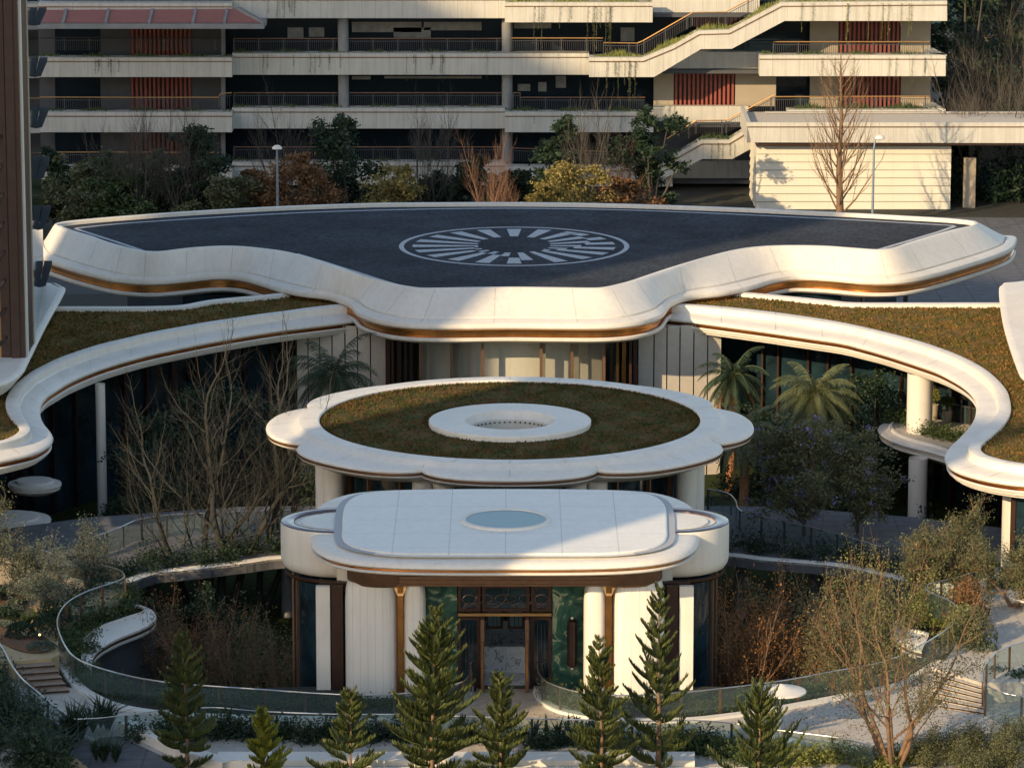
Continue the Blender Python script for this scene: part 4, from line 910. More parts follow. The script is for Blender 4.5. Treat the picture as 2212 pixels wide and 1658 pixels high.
# ================================================================ gatehouse
gh = empty('gatehouse', (fx(1850, 312, 4), 312, 0), 'cream clapboard gatehouse with a broad flat white roof band, in full sun', 'building')
def ghb(poly, Y, Y1, nm, m_, flip=False):
    pts = [at(a, b, Y) for a, b in poly]; mb = MB(); mb.prism_y([(p.x, p.z) for p in pts], Y, Y1); return mb.build(nm, M[m_], gh)
YG = 312.0
ghb([(1611, 265), (1623, 308), (2400, 310), (2400, 265)][::1], YG - 1.4, YG - 1.1, 'roof_band', 'facade')
w0 = at(1633, 474, YG); w1 = at(2054, 316, YG)
mb = MB(); zb = 0.0; nb = 8; zt_ = w1.z
mb.slab([(w0.x, YG + .08), (w1.x, YG + .08), (w1.x, YG + 7), (w0.x, YG + 7)], 0, zt_ - .01)
mb.build('wall_core', M['annex_wall'], gh)
mb = MB()
for k in range(nb):
    za = zb + (zt_ - zb) * k / nb; zc = zb + (zt_ - zb) * (k + 1) / nb
    mb.add([(w0.x - .05, YG - 0.12, za + .03), (w1.x, YG - 0.12, za + .03), (w1.x, YG, zc), (w0.x - .05, YG, zc), (w0.x - .05, YG + .1, za + .03), (w1.x, YG + .1, za + .03)], [(0, 1, 2, 3), (0, 4, 5, 1)])
    mb.add([(w0.x - .05, YG - .12, za + .03), (w0.x - .05, YG, zc), (w0.x - .05, YG + 7, zc), (w0.x - .17, YG + 7, za + .03)], [(0, 1, 2, 3)])
mb.build('clapboard', M['annex_wall'], gh)
zr0 = at(0, 308, YG - 1.2).z; zr1 = at(0, 265, YG - 1.2).z
xl = at(1613, 265, YG - 1.2).x
mb = MB(); mb.slab([(xl + .3, YG - 1.1), (60, YG - 1.1), (60, YG + 8), (xl + .3, YG + 8)], zr0, zr1 - 0.45, True, True); mb.build('roof_deck', M['stone_wall'], gh)
mb = MB(); mb.box((20 + xl / 2 + 10, YG - 1.43, zr1 - .3), (60 - xl, 0.05, 0.07)); mb.build('shadow_groove', M['bronze_mid'], gh)
mb = MB(); mb.slab([(xl, YG - 1.4), (xl + .3, YG - 1.1), (xl + .3, YG + 8), (xl, YG + 8)], zr0, zr1); mb.build('side_parapet', M['facade'], gh)
mb = MB(); mb.box(((w0.x + 60) / 2, YG - 0.3, zr0 - 0.14), (60 - w0.x, 1.2, 0.25)); mb.build('bronze_trim', M['bronze_mid'], gh)
zp = at(0, 243, YG + 7).z
mb = MB(); mb.slab([(w0.x + 1, YG + 7), (60, YG + 7), (60, YG + 7.6), (w0.x + 1, YG + 7.6)], zr1 - .4, zp); mb.build('rear_parapet', M['stone_wall'], gh)
mb = MB(); mb.slab([(w1.x + 2, YG + 6), (60, YG + 6), (60, YG + 6.4), (w1.x + 2, YG + 6.4)], 0, zr0); mb.build('rear_wall', M['dark_glass'], gh)
mb = MB(); mb.box((fx(2093, YG + 1, 2), YG + 1, 1.9), (0.9, 0.4, 3.8)); mb.build('pier', M['tan_panel'], gh)

# ================================================================ ground
def outline_void():
    L = [Vector((p.x, p.y)) for p in PP([(303,1307),(325,1313),(337,1326),(328,1348),(277,1373),(222,1395),(200,1425),(197,1448),(235,1474),(300,1492)], 0)]
    return L
Lv = outline_void(); Rv = [Vector((p.x, p.y)) for p in PP([(1961,1329),(1935,1336),(1922,1355),(1930,1373),(1960,1392),(1985,1402),(1975,1425),(1930,1445),(1850,1470),(1760,1490)], 0)]
H = [Vector((-30, 248)), Vector((-30, 203)), Vector((-20, 200)), Vector((-18.2, 197))] + Lv + [Vector((-9, 178.5)), Vector((9, 178.5))] + Rv[::-1] + [Vector((18, 197)), Vector((20, 200)), Vector((30, 203)), Vector((30, 248))]
bm = bmesh.new()
def hole_plane(name, outer, hole, z, m_):
    me = bpy.data.meshes.new(name); bm = bmesh.new()
    vo = [bm.verts.new((p[0], p[1], z)) for p in outer]; vi = [bm.verts.new((p[0], p[1], z)) for p in hole]
    es = [bm.edges.new((vo[i], vo[(i + 1) % len(vo)])) for i in range(len(vo))] + [bm.edges.new((vi[i], vi[(i + 1) % len(vi)])) for i in range(len(vi))]
    bmesh.ops.triangle_fill(bm, use_beauty=True, use_dissolve=False, edges=es)
    bmesh.ops.recalc_face_normals(bm, faces=bm.faces)
    for f in bm.faces:
        if f.normal.z < 0: f.normal_flip()
    bm.to_mesh(me); bm.free(); me.materials.append(m_)
    o = bpy.data.objects.new(name, me); COL.objects.link(o); return o
struct(hole_plane('ground', [(-690, -15), (690, -15), (690, 1090), (-690, 1090)], H, 0.0, M['soil']))
mb = MB(); mb.poly([(-40, 170, -4), (40, 170, -4), (40, 252, -4), (-40, 252, -4)]); struct(mb.build('sunken_garden_floor', M['lawn']))
mb = MB(); hh = H + [H[0]]; mb.loft([[(p.x, p.y, -4) for p in hh], [(p.x, p.y, -0.02) for p in hh]]); struct(mb.build('retaining_wall', M['dark_wall']))
# paved plaza behind at the right, road at the back
mb = MB(); mb.poly([(22, 262, .012), (80, 255, .012), (90, 305, .012), (20, 309, .012)]); struct(mb.build('plaza', M['paver']))
mb = MB(); mb.poly([(14, 262, .008), (22, 240, .008), (80, 215, .008), (80, 262, .008)]); struct(mb.build('pavement', M['paver']))
mb = MB(); mb.poly([(-80, 236, .008), (-24, 244, .008), (-14, 248, .008), (-24, 268, .008), (-80, 268, .008)]); struct(mb.build('pavement', M['paver']))
mb = MB(); mb.poly([(-120, 276, .012), (18, 276, .012), (18, 288, .012), (-120, 288, .012)]); struct(mb.build('road', M['asphalt']))
mb = MB(); mb.poly([(36, 318, .012), (140, 318, .012), (200, 420, .012), (40, 420, .012)]); struct(mb.build('far_road', M['asphalt']))
# far hillside behind the trees
mb = MB(); rows = []
for j in range(10):
    rows.append([(x, 430 + j * 40, 0.5 + j * 7 * (0.6 + 0.4 * math.sin(x * .01 + j)) ) for x in range(-600, 601, 40)])
mb.loft(rows); struct(mb.build('hillside', M['leaf_dark'], None, 60))
# ================================================================ deck, terraces, paths
def rim_loft(mb, outer, z, inner=None):
    pass
deck_o = spline(PP([(150,1262),(215,1266),(281,1257),(341,1238),(426,1229),(546,1214),(610,1206),(760,1201),(900,1199),(1105,1198),(1300,1198),(1450,1199),(1571,1201),(1651,1210),(1808,1223),(1926,1248),(1997,1274),(2060,1290),(2120,1290)], 0), 5)
def off(pts, d, z, sgn=1):
    out = []
    k = len(pts)
    for i in range(k):
        t = pts[min(i + 1, k - 1)] - pts[max(i - 1, 0)]; t = Vector((t.x, t.y, 0)); t.normalize()
        out.append((pts[i].x - t.y * d * sgn, pts[i].y + t.x * d * sgn, z))
    return out
def edge_profile(mb, mb2, pts, z, sgn=1, wtop=0.5, drop=0.0):
    mb.loft([off(pts, wtop + .01, z - 0.1, sgn), off(pts, wtop, z + .02, sgn), off(pts, 0.06, z + .02, sgn), off(pts, 0, z - 0.04, sgn), off(pts, 0.0, z - 0.12, sgn), off(pts, 0.08, z - 0.16, sgn)])
    mb2.loft([off(pts, 0.06, z - 0.162, sgn), off(pts, 0.16, z - 0.17, sgn), off(pts, 0.16, z - 0.3, sgn), off(pts, 0.08, z - 0.31, sgn)])
    mb.loft([off(pts, 0.1, z - 0.31, sgn), off(pts, 0.03, z - 0.34, sgn), off(pts, 0.05, z - 0.46, sgn), off(pts, 0.5, z - 0.62, sgn)])
a = MB(); b = MB(); edge_profile(a, b, deck_o, 0.02, 1, 0.6)
dk = empty('garden_deck', (0, 207, 0), 'curved pale deck crossing the sunken garden behind the entrance pavilion', 'deck')
a.build('deck_edge', M['white'], dk, 50); b.build('bronze_trim', M['bronze'], dk, 40)
dpoly = [(p.x, p.y) for p in deck_o] + [(30, 199), (30, 206), (21, 211), (14, 213.5), (0, 214), (-14, 213.5), (-22, 211), (-30, 206), (-30, 199)]
mb = MB(); mb.slab(dpoly, -0.5, 0.0); mb.build('deck_paving', M['paver'], dk)
for (px, Y) in ((450, 206), (620, 206), (1600, 206), (1760, 205), (330, 205), (1880, 203)):
    mb = MB(); mb.lathe([(0.3, -4), (0.3, -0.5)], (fx(px, Y, -2), Y, 0), 16); mb.build('deck_column', M['concrete'], dk, 60)
# S-shaped ledges
def ledge(label, outer, inner, side, nm='planter_ledge'):
    o = spline(PP(outer, 0.35), 5); e = empty(nm, (o[0].x, o[0].y, 0), label, 'planter')
    a = MB(); b = MB(); sg = side
    i_ = spline(PP(inner, 0.37), 5); k = min(len(o), len(i_))
    oo = [o[int(j * (len(o) - 1) / 40)] for j in range(41)]; iii = [i_[int(j * (len(i_) - 1) / 40)] for j in range(41)]
    def q(j, t, z): return mixp(oo[j], iii[j], t, z)
    def w(j, d, z): return inset(iii[j], oo[j], d, z)
    J = range(41)
    a.loft([[q(j, 1.0, 0.5) for j in J], [q(j, 0.93, 0.52) for j in J], [q(j, 0.9, 0.38) for j in J], [q(j, 0.1, 0.36) for j in J], [q(j, 0.0, 0.3) for j in J], [q(j, 0, 0.2) for j in J], [w(j, .1, .16) for j in J]])
    b.loft([[w(j, .08, .158) for j in J], [w(j, .2, .15) for j in J], [w(j, .2, .04) for j in J], [w(j, .08, .03) for j in J]])
    a.loft([[w(j, .1, .03) for j in J], [w(j, .02, 0.0) for j in J], [w(j, .04, -.1) for j in J], [w(j, .5, -.3) for j in J], [w(j, 1.2, -.35) for j in J]])
    a.build('ledge_rim', M['white'], e, 50); b.build('bronze_trim', M['bronze_mid'], e, 40)
    return e
ledge('S-curved white planter ledge over the sunken garden on the left', [(290,1303),(305,1306),(329,1316),(338,1329),(329,1343),(302,1357),(261,1373),(225,1392),(205,1410),(198,1431),(198,1447)], [(285,1316),(300,1314),(311,1319),(305,1326),(282,1333),(255,1342),(222,1354),(194,1369),(180,1385),(176,1405),(176,1430)], 1)
ledge('rounded white planter ledge over the sunken garden on the right', [(1990,1327),(1962,1331),(1936,1338),(1922,1356),(1928,1373),(1948,1388),(1968,1398),(1990,1404)], [(1996,1339),(1972,1341),(1952,1344),(1948,1352),(1955,1360),(1975,1364),(1995,1368),(2006,1372)], 1)
# front paving at terrace level
mb = MB()
inner = [(-150,1480),(60,1480),(110,1481),(158,1484),(200,1508),(247,1526),(338,1541),(456,1546),(600,1549),(739,1550),(850,1546),(925,1532),(975,1512),(985,1492),(1195,1492),(1205,1512),(1235,1530),(1300,1545),(1475,1552),(1573,1543),(1690,1528),(1808,1506),(1887,1492),(1946,1474),(2000,1445),(2050,1428),(2211,1428),(2400,1428)]
outer = [(2400,1700),(-150,1700)]
mb.poly(PP(inner + outer, 0.012)); struct(mb.build('terrace_paving', M['stone_path']))
mb = MB(); mb.poly(PP([(950,1640),(1150,1640),(1150,1600),(1230,1570),(1180,1535),(1152,1512),(1150,1478),(1028,1478),(1028,1515),(1010,1540),(950,1570),(880,1590)], 0.02)[::-1]); struct(mb.build('entrance_path', mat('warm_paving', (0.5, 0.42, 0.33), 0.7, noise=0.35, nscale=2.5, bump=.1, bscale=10))); 
# white kerbs that line the rails
def kerb(label_name, pts, z, w, h, sgn=1, m_='white'):
    p = spline(PP(pts, z), 5); mb = MB(); mb.loft([off(p, 0, z, sgn), off(p, 0.02, z + h, sgn), off(p, w - .02, z + h, sgn), off(p, w, z, sgn)]); return struct(mb.build(label_name, M[m_], None, 50))
kerb('kerb', [(110,1409),(125,1440),(152,1480),(192,1508),(247,1530),(338,1545),(456,1552),(600,1556),(739,1557),(860,1552),(930,1538),(985,1520),(1018,1500),(1026,1478)], 0.012, 0.5, 0.12)
kerb('kerb', [(1152,1478),(1152,1500),(1168,1520),(1200,1538),(1260,1551),(1330,1560),(1475,1560),(1573,1551),(1690,1534),(1808,1512),(1887,1497),(1951,1482),(2000,1456),(2038,1431)], 0.012, 0.45, 0.12)
kerb('kerb', [(-40,1400),(0,1440),(47,1518),(90,1546),(140,1580),(200,1604)], 0.012, 0.35, 0.1)
# lower walkway at the lower left and its white curved retaining wall
mb = MB(); lp = PP([(-120,1470),(0,1500),(55,1555),(110,1600),(170,1640),(230,1690)], 0.03); lq = off(lp, 0.95, 0.03, -1)
mb.loft([[(p.x, p.y, .03) for p in lp], lq]); struct(mb.build('garden_path', M['beige_path']))
kerb('kerb', [(255,1580),(285,1592),(330,1613),(370,1632),(420,1650),(480,1668)], 0.02, 0.75, 0.42)
mb = MB(); mb.poly(PP([(150,1600),(258,1588),(330,1622),(420,1664),(480,1700),(100,1700)], 0.022)[::-1]); struct(mb.build('dark_paving', M['paver']))
# low white seat walls at the bottom
for (x0, x1, y0, y1, z, h, lb) in ((470, 1500, 1622, 1641, 0.42, 0.42, 'long low white seat wall behind the front pines'), (560, 1620, 1655, 1676, 0.22, 0.22, 'lower white step below the long seat wall')):
    pl = PP([(x0, y1), (x1, y1), (x1, y0), (x0, y0)], z); mb = MB(); mb.slab([(p.x, p.y) for p in pl], 0, z); o = mb.build('seat_wall', M['white']); tag(o, lb, 'seat wall')
# raised terraces
tL = PP([(-200,1195),(20,1205),(77,1225),(170,1250),(239,1262),(262,1272),(266,1286),(256,1298),(192,1322),(145,1348),(124,1384),(128,1412),(111,1421),(21,1428),(-200,1440)], 0.9)
mb = MB(); mb.slab([(p.x, p.y) for p in tL][::-1], 0, 0.9); tag(mb.build('raised_terrace', M['beige_path']), 'raised beige terrace with planting beds above the left steps', 'terrace')
tR = PP([(2400,1440),(2211,1472),(2121,1474),(2012,1440),(2040,1425),(2060,1400),(2075,1350),(2074,1325),(2055,1302),(2006,1284),(1999,1268),(2044,1256),(2142,1228),(2230,1205),(2420,1200)], 0.9)
mb = MB(); mb.slab([(p.x, p.y) for p in tR], 0, 0.9); tag(mb.build('raised_terrace', M['stone_path']), 'raised pale stone terrace above the right steps, in sun', 'terrace')
def steps(label, top0, top1, bot0, bot1, n_, m_, zt=0.9):
    e = empty('steps', P((top0[0] + bot1[0]) / 2, (top0[1] + bot1[1]) / 2, 0.4), label, 'steps'); e.location.z = 0
    T0, T1, B0, B1 = P(*top0, zt), P(*top1, zt), P(*bot0, 0.0), P(*bot1, 0.0)
    for k in range(n_):
        t0 = k / n_; t1 = (k + 1) / n_; z = zt * (1 - (k + 1) / (n_ + 1))
        a_ = T0.lerp(B0, t0); b_ = T1.lerp(B1, t0); c_ = T1.lerp(B1, t1); d_ = T0.lerp(B0, t1)
        mb = MB(); mb.slab([(d_.x, d_.y), (c_.x, c_.y), (b_.x, b_.y), (a_.x, a_.y)], 0, z); mb.build('step', M[m_], e)
        mb = MB(); mb.bar((d_.x, d_.y - .02, z - .05), (c_.x, c_.y - .02, z - .05), 0.05, 0.05); mb.build('step_shadow_gap', M['bronze_dark'], e)
M['step_tan'] = mat('tan_step_stone', (0.34, 0.24, 0.17), 0.8, noise=0.35, nscale=3)
steps('five tan stone steps beside the left glass railing', (21,1428), (111,1421), (91,1500), (150,1496), 5, 'step_tan')
steps('broad pale stone steps in sun at the lower right', (2012,1440), (2121,1474), (2030,1528), (2123,1543), 6, 'stone_path')
for pts, nm in (([(0,1262),(40,1270),(48,1300),(40,1330),(20,1345),(-20,1345),(-60,1300)], 'planting_bed'), ([(-30,1360),(20,1352),(35,1368),(60,1378),(95,1375),(112,1390),(108,1404),(60,1408),(10,1390)], 'planting_bed')):
    p = spline(PP(pts, 0.95), 4, True); mb = MB(); c = sum(p, Vector()) / len(p); mb.loft([[tuple(q) for q in p], [tuple(q.lerp(c, .15) + Vector((0, 0, .12))) for q in p]], True); mb.poly([tuple(q.lerp(c, .15) + Vector((0, 0, .12))) for q in p]); struct(mb.build(nm, M['mulch']))
# green beds on the garden side of the rails
def bed(pts, z=0.03, m_='lawn'):
    mb = MB(); mb.poly(PP(pts, z)); struct(mb.build('planting_bed', M[m_]))
# ---------------------------------------------------------------- glass railings
def glass_rail(label, tops, h=1.12, gap=1.9, post='bronze_mid', group='glass railings', n=5, gl='glass', sm=True):
    """tops: list of (px,py,ztop)"""
    pts = [P(a, b, z) for a, b, z in tops]
    pts = spline(pts, n) if sm else pts
    # resample evenly
    L = [0]
    for i in range(1, len(pts)): L.append(L[-1] + (pts[i] - pts[i - 1]).length)
    tot = L[-1]; N = max(2, int(tot / 0.3)); q = []; j = 0
    for k in range(N + 1):
        s_ = tot * k / N
        while j < len(L) - 2 and L[j + 1] < s_: j += 1
        q.append(pts[j].lerp(pts[j + 1], (s_ - L[j]) / max(1e-6, L[j + 1] - L[j])))
    e = empty('glass_railing', (q[0].x, q[0].y, q[0].z - h), label, 'railing', group)
    mb = MB(); mb.tube(q, 0.035, 6); mb.build('handrail', M['steel'], e, 60)
    npan = max(1, round(tot / gap)); per = N / npan
    for k in range(npan):
        i0 = int(round(k * per)); i1 = int(round((k + 1) * per)); sub = q[i0:i1 + 1]
        if len(sub) < 2: continue
        mb = MB(); mb.loft([[(p.x, p.y, p.z - h + .04) for p in sub], [(p.x, p.y, p.z - 0.05) for p in sub]]); mb.build('glass_panel', M[gl], e, 70)
    for k in range(npan + 1):
        p = q[min(N, int(round(k * per)))]; t = q[min(N, int(round(k * per)) + 1)] - q[max(0, int(round(k * per)) - 1)]
        mb = MB(); mb.box((p.x + .03, p.y + 0.05, p.z - h / 2), (0.1, 0.07, h), math.atan2(t.y, t.x)); mb.build('post', M[post], e)
    return q
railA = glass_rail('long glass railing curving along the left edge of the sunken garden', [(77,1184,2.05),(170,1209,2.05),(239,1224,2.05),(266,1237,2.05),(260,1252,2.05),(192,1275,2.05),(145,1301,2.05),(124,1335,2.05),(130,1372,2.05),(158,1416,1.7),(213,1441,1.3),(298,1463,1.15),(384,1475,1.15),(533,1486,1.15),(739,1499,1.15),(867,1497,1.15),(940,1486,1.15),(992,1474,1.15),(1012,1460,1.15),(1017,1440,1.15),(1016,1421,1.15)])
railC = glass_rail('long glass railing curving along the right edge of the sunken garden', [(1160,1411,1.15),(1160,1440,1.15),(1166,1458,1.15),(1190,1476,1.15),(1257,1495,1.15),(1360,1501,1.15),(1475,1494,1.15),(1573,1484,1.15),(1690,1469,1.15),(1808,1447,1.2),(1887,1433,1.35),(1946,1414,1.7),(2005,1383,2.05),(2056,1349,2.05),(2072,1321,2.05),(2052,1298,2.05),(2010,1280,2.05),(1999,1264,2.05),(2044,1251,2.05),(2142,1223,2.05)])
glass_rail('low front glass railing with steel posts before the entrance path', [(165,1552,1.1),(225,1549,1.1),(277,1542,1.1),(338,1535,1.1),(456,1527,1.1),(560,1535,1.1),(716,1541,1.1),(848,1542,1.1),(1000,1546,1.1),(1233,1553,1.1),(1400,1556,1.1),(1502,1555,1.1),(1580,1561,1.1),(1690,1577,1.1),(1808,1592,1.1),(1885,1610,1.1)], 1.0, 2.2, 'rail_dark')
glass_rail('glass railing with dark posts along the left steps', [(-60,1330,2.05),(0,1390,2.05),(22,1430,2.0),(47,1464,1.75),(82,1494,1.4),(118,1524,1.15),(165,1554,1.1)], 1.1, 1.5, 'rail_dark')
glass_rail('glass railing at the top of the right steps', [(2121,1472,2.05),(2122,1445,2.05),(2140,1419,2.05),(2169,1399,2.05),(2230,1382,2.05),(2300,1378,2.05)], 1.1, 1.5)
glass_rail('glass railing running right from the foot of the right steps', [(2127,1478,1.6),(2158,1493,1.5),(2211,1504,1.4),(2300,1512,1.4)], 1.4, 1.6)
glass_rail('glass railing on the deck, left of the flower pavilion', [(183,1166,1.15),(256,1140,1.15),(298,1122,1.15),(371,1111,1.15),(480,1106,1.15),(597,1102,1.15),(650,1101,1.15)], 1.1, 1.8, 'rail_dark')
glass_rail('glass railing on the deck, right of the flower pavilion', [(1528,1056,1.15),(1570,1064,1.15),(1588,1080,1.15),(1596,1100,1.15),(1632,1112,1.15),(1698,1126,1.15),(1800,1150,1.15),(1900,1180,1.15)], 1.1, 1.8, 'rail_dark')
glass_rail('glass railing on the balcony under the right wing', [(1948,842,2.0),(1970,850,2.0),(2014,861,2.0),(2062,873,2.0),(2120,885,2.0)], 1.05, 1.5, 'rail_dark')
# ================================================================ plants
RN = random.Random(11)
ORD = ['first', 'second', 'third', 'fourth', 'fifth', 'sixth', 'seventh', 'eighth', 'ninth', 'tenth', 'eleventh', 'twelfth', 'thirteenth']
def leafq(mb, p, s, rnd, flat=0.0, asp=0.45):
    d = Vector((rnd.gauss(0, 1), rnd.gauss(0, 1), rnd.gauss(0, 1) * (1 - flat))); 
    if d.length < 1e-3: d = Vector((1, 0, 0))
    d.normalize(); u = Vector((rnd.gauss(0, 1), rnd.gauss(0, 1), rnd.gauss(0, 1))); w = d.cross(u)
    if w.length < 1e-3: return
    w.normalize(); w *= s * asp; d *= s
    p = Vector(p); mb.v.extend([tuple(p - d * .5), tuple(p + w * .5), tuple(p + d * .5), tuple(p - w * .5)]); b = len(mb.v) - 4; mb.f.append((b, b + 1, b + 2, b + 3))
def grow(mb, tips, p, d, L, r, lvl, cfg, rnd):
    seg = cfg.get('seg', 4); pts = [p.copy()]; ds = [d.copy()]; wob = cfg.get('wob', .15)
    for i in range(seg):
        d = d + Vector((rnd.gauss(0, wob), rnd.gauss(0, wob), rnd.gauss(0, wob) * .6 + cfg.get('up', .05))); d.normalize()
        p = p + d * (L / seg); pts.append(p.copy()); ds.append(d.copy())
    rr = [r * (1 - (0.5 if lvl > 0 else .75) * i / seg) for i in range(seg + 1)]
    mb.tube(pts, rr, 6 if lvl >= cfg['lv'] else (4 if lvl > 0 else 3), cap=False)
    if lvl == 0:
        tips.append((pts[-1], ds[-1])); tips.append((pts[len(pts) // 2], ds[-1])); return
    n_ = cfg['n']; a = rnd.random() * 6.28
    t0 = cfg.get('t0', .3)
    for c in range(n_):
        t = t0 + (1 - t0) * (c + rnd.random() * .8) / n_; i = min(seg - 1, int(t * seg)); q = pts[i].lerp(pts[i + 1], t * seg - i)
        a += 2.4 + rnd.uniform(-.4, .4); ang = R(cfg['ang'] * rnd.uniform(.7, 1.25)); o = ds[i].orthogonal().normalized(); o.rotate(Matrix.Rotation(a, 3, ds[i]))
        cd = ds[i] * math.cos(ang) + o * math.sin(ang); cd.normalize()
        grow(mb, tips, q, cd, L * cfg['ratio'] * rnd.uniform(.75, 1.15) * (1.15 - .4 * t), rr[i] * cfg.get('rr', .55), lvl - 1, cfg, rnd)
    grow(mb, tips, pts[-1], ds[-1], L * .62, rr[-1], lvl - 1, cfg, rnd)
def tree(name, label, base, H, cfg, bark, leaf=None, nl=0, ls=.2, spread=.5, stems=1, lean=.25, seed=1, r0=None, cat='tree', group=None, asp=.45, sub=None):
    rnd = random.Random(seed); e = empty(name, tuple(base), label, cat, group)
    mb = MB(); tips = []; base = Vector(base)
    for s in range(stems):
        a = 6.28 * s / stems + rnd.random(); ln = lean * rnd.uniform(.5, 1.2) if stems > 1 else .03
        d = Vector((math.cos(a) * ln, math.sin(a) * ln, 1)).normalized()
        grow(mb, tips, base + Vector((math.cos(a) * .1 * (stems > 1), math.sin(a) * .1 * (stems > 1), -0.1)), d, H * cfg.get('h0', .5) * rnd.uniform(.8, 1.1), r0 or H * .018, cfg['lv'], cfg, rnd)
    mb.build('trunk', M[bark], e, 80)
    if leaf:
        lm = MB()
        for (p, d) in tips:
            if rnd.random() < cfg.get('bald', 0): continue
            for k in range(nl):
                q = p + Vector((rnd.gauss(0, spread), rnd.gauss(0, spread), rnd.gauss(0, spread * .7))); leafq(lm, q, ls * rnd.uniform(.6, 1.3), rnd, asp=asp)
        lm.build('crown', M[leaf], e)
        if sub:
            sm = MB()
            for (p, d) in tips:
                if rnd.random() < sub[1]:
                    for k in range(sub[2]): leafq(sm, p + Vector((rnd.gauss(0, spread * .6), rnd.gauss(0, spread * .6), rnd.gauss(0, spread * .5))), sub[3], rnd)
            sm.build('blossom', M[sub[0]], e)
    return e
def crown_tree(name, label, base, H, W, leaf, n, ls, seed=1, trunk='bark_dark', zlow=.25, cat='tree', group=None, lobes=14, asp=.5, sub=None, elong=None):
    """leafy tree: forked trunk and many leaf clumps scattered unevenly through the crown volume"""
    rnd = random.Random(seed); base = Vector(base); e = empty(name, tuple(base), label, cat, group)
    mb = MB(); cs = []
    for k in range(lobes):
        a = rnd.random() * 6.28; z = zlow + (1 - zlow) * ((k + .5) / lobes); prof = math.sin(math.pi * min(1, max(0.0, (z - zlow) / (1 - zlow) * .8 + .16))) ** .7
        rr = W * .5 * prof * math.sqrt(rnd.random()) * .85
        c = base + Vector((math.cos(a) * rr, math.sin(a) * rr, z * H * .95)); cs.append((c, W * rnd.uniform(.13, .22) * (0.6 + .6 * prof)))
        mid = base.lerp(c, .45) + Vector((rnd.gauss(0, .1), rnd.gauss(0, .1), H * .06)); mb.tube([base + Vector((0, 0, -0.1)), base + Vector((0, 0, H * .12)), mid, c], [H * .02, H * .017, H * .01, H * .003], 5, cap=False)
    mb.build('trunk', M[trunk], e, 80)
    lm = MB(); sm = MB(); per = max(1, n // lobes)
    for (c, r) in cs:
        for q in range(9):   # clumps within a lobe
            u = Vector((rnd.gauss(0, 1), rnd.gauss(0, 1), rnd.gauss(0, .75))); u.normalize(); cc = c + u * r * rnd.uniform(.35, 1.0)
            for k in range(per // 9):
                s_ = r * .24; leafq(lm, cc + Vector((rnd.gauss(0, s_), rnd.gauss(0, s_), rnd.gauss(0, s_ * .6))), ls * rnd.uniform(.6, 1.4), rnd, flat=.4, asp=asp)
            if sub and rnd.random() < sub[1]:
                for k in range(sub[2]): leafq(sm, cc + u * r * .2 + Vector((rnd.gauss(0, s_ * .5), rnd.gauss(0, s_ * .5), rnd.gauss(0, s_ * .4))), sub[3], rnd)
    lm.build('crown', M[leaf], e)
    if sub and sm.f: sm.build('blossom', M[sub[0]], e)
    return e

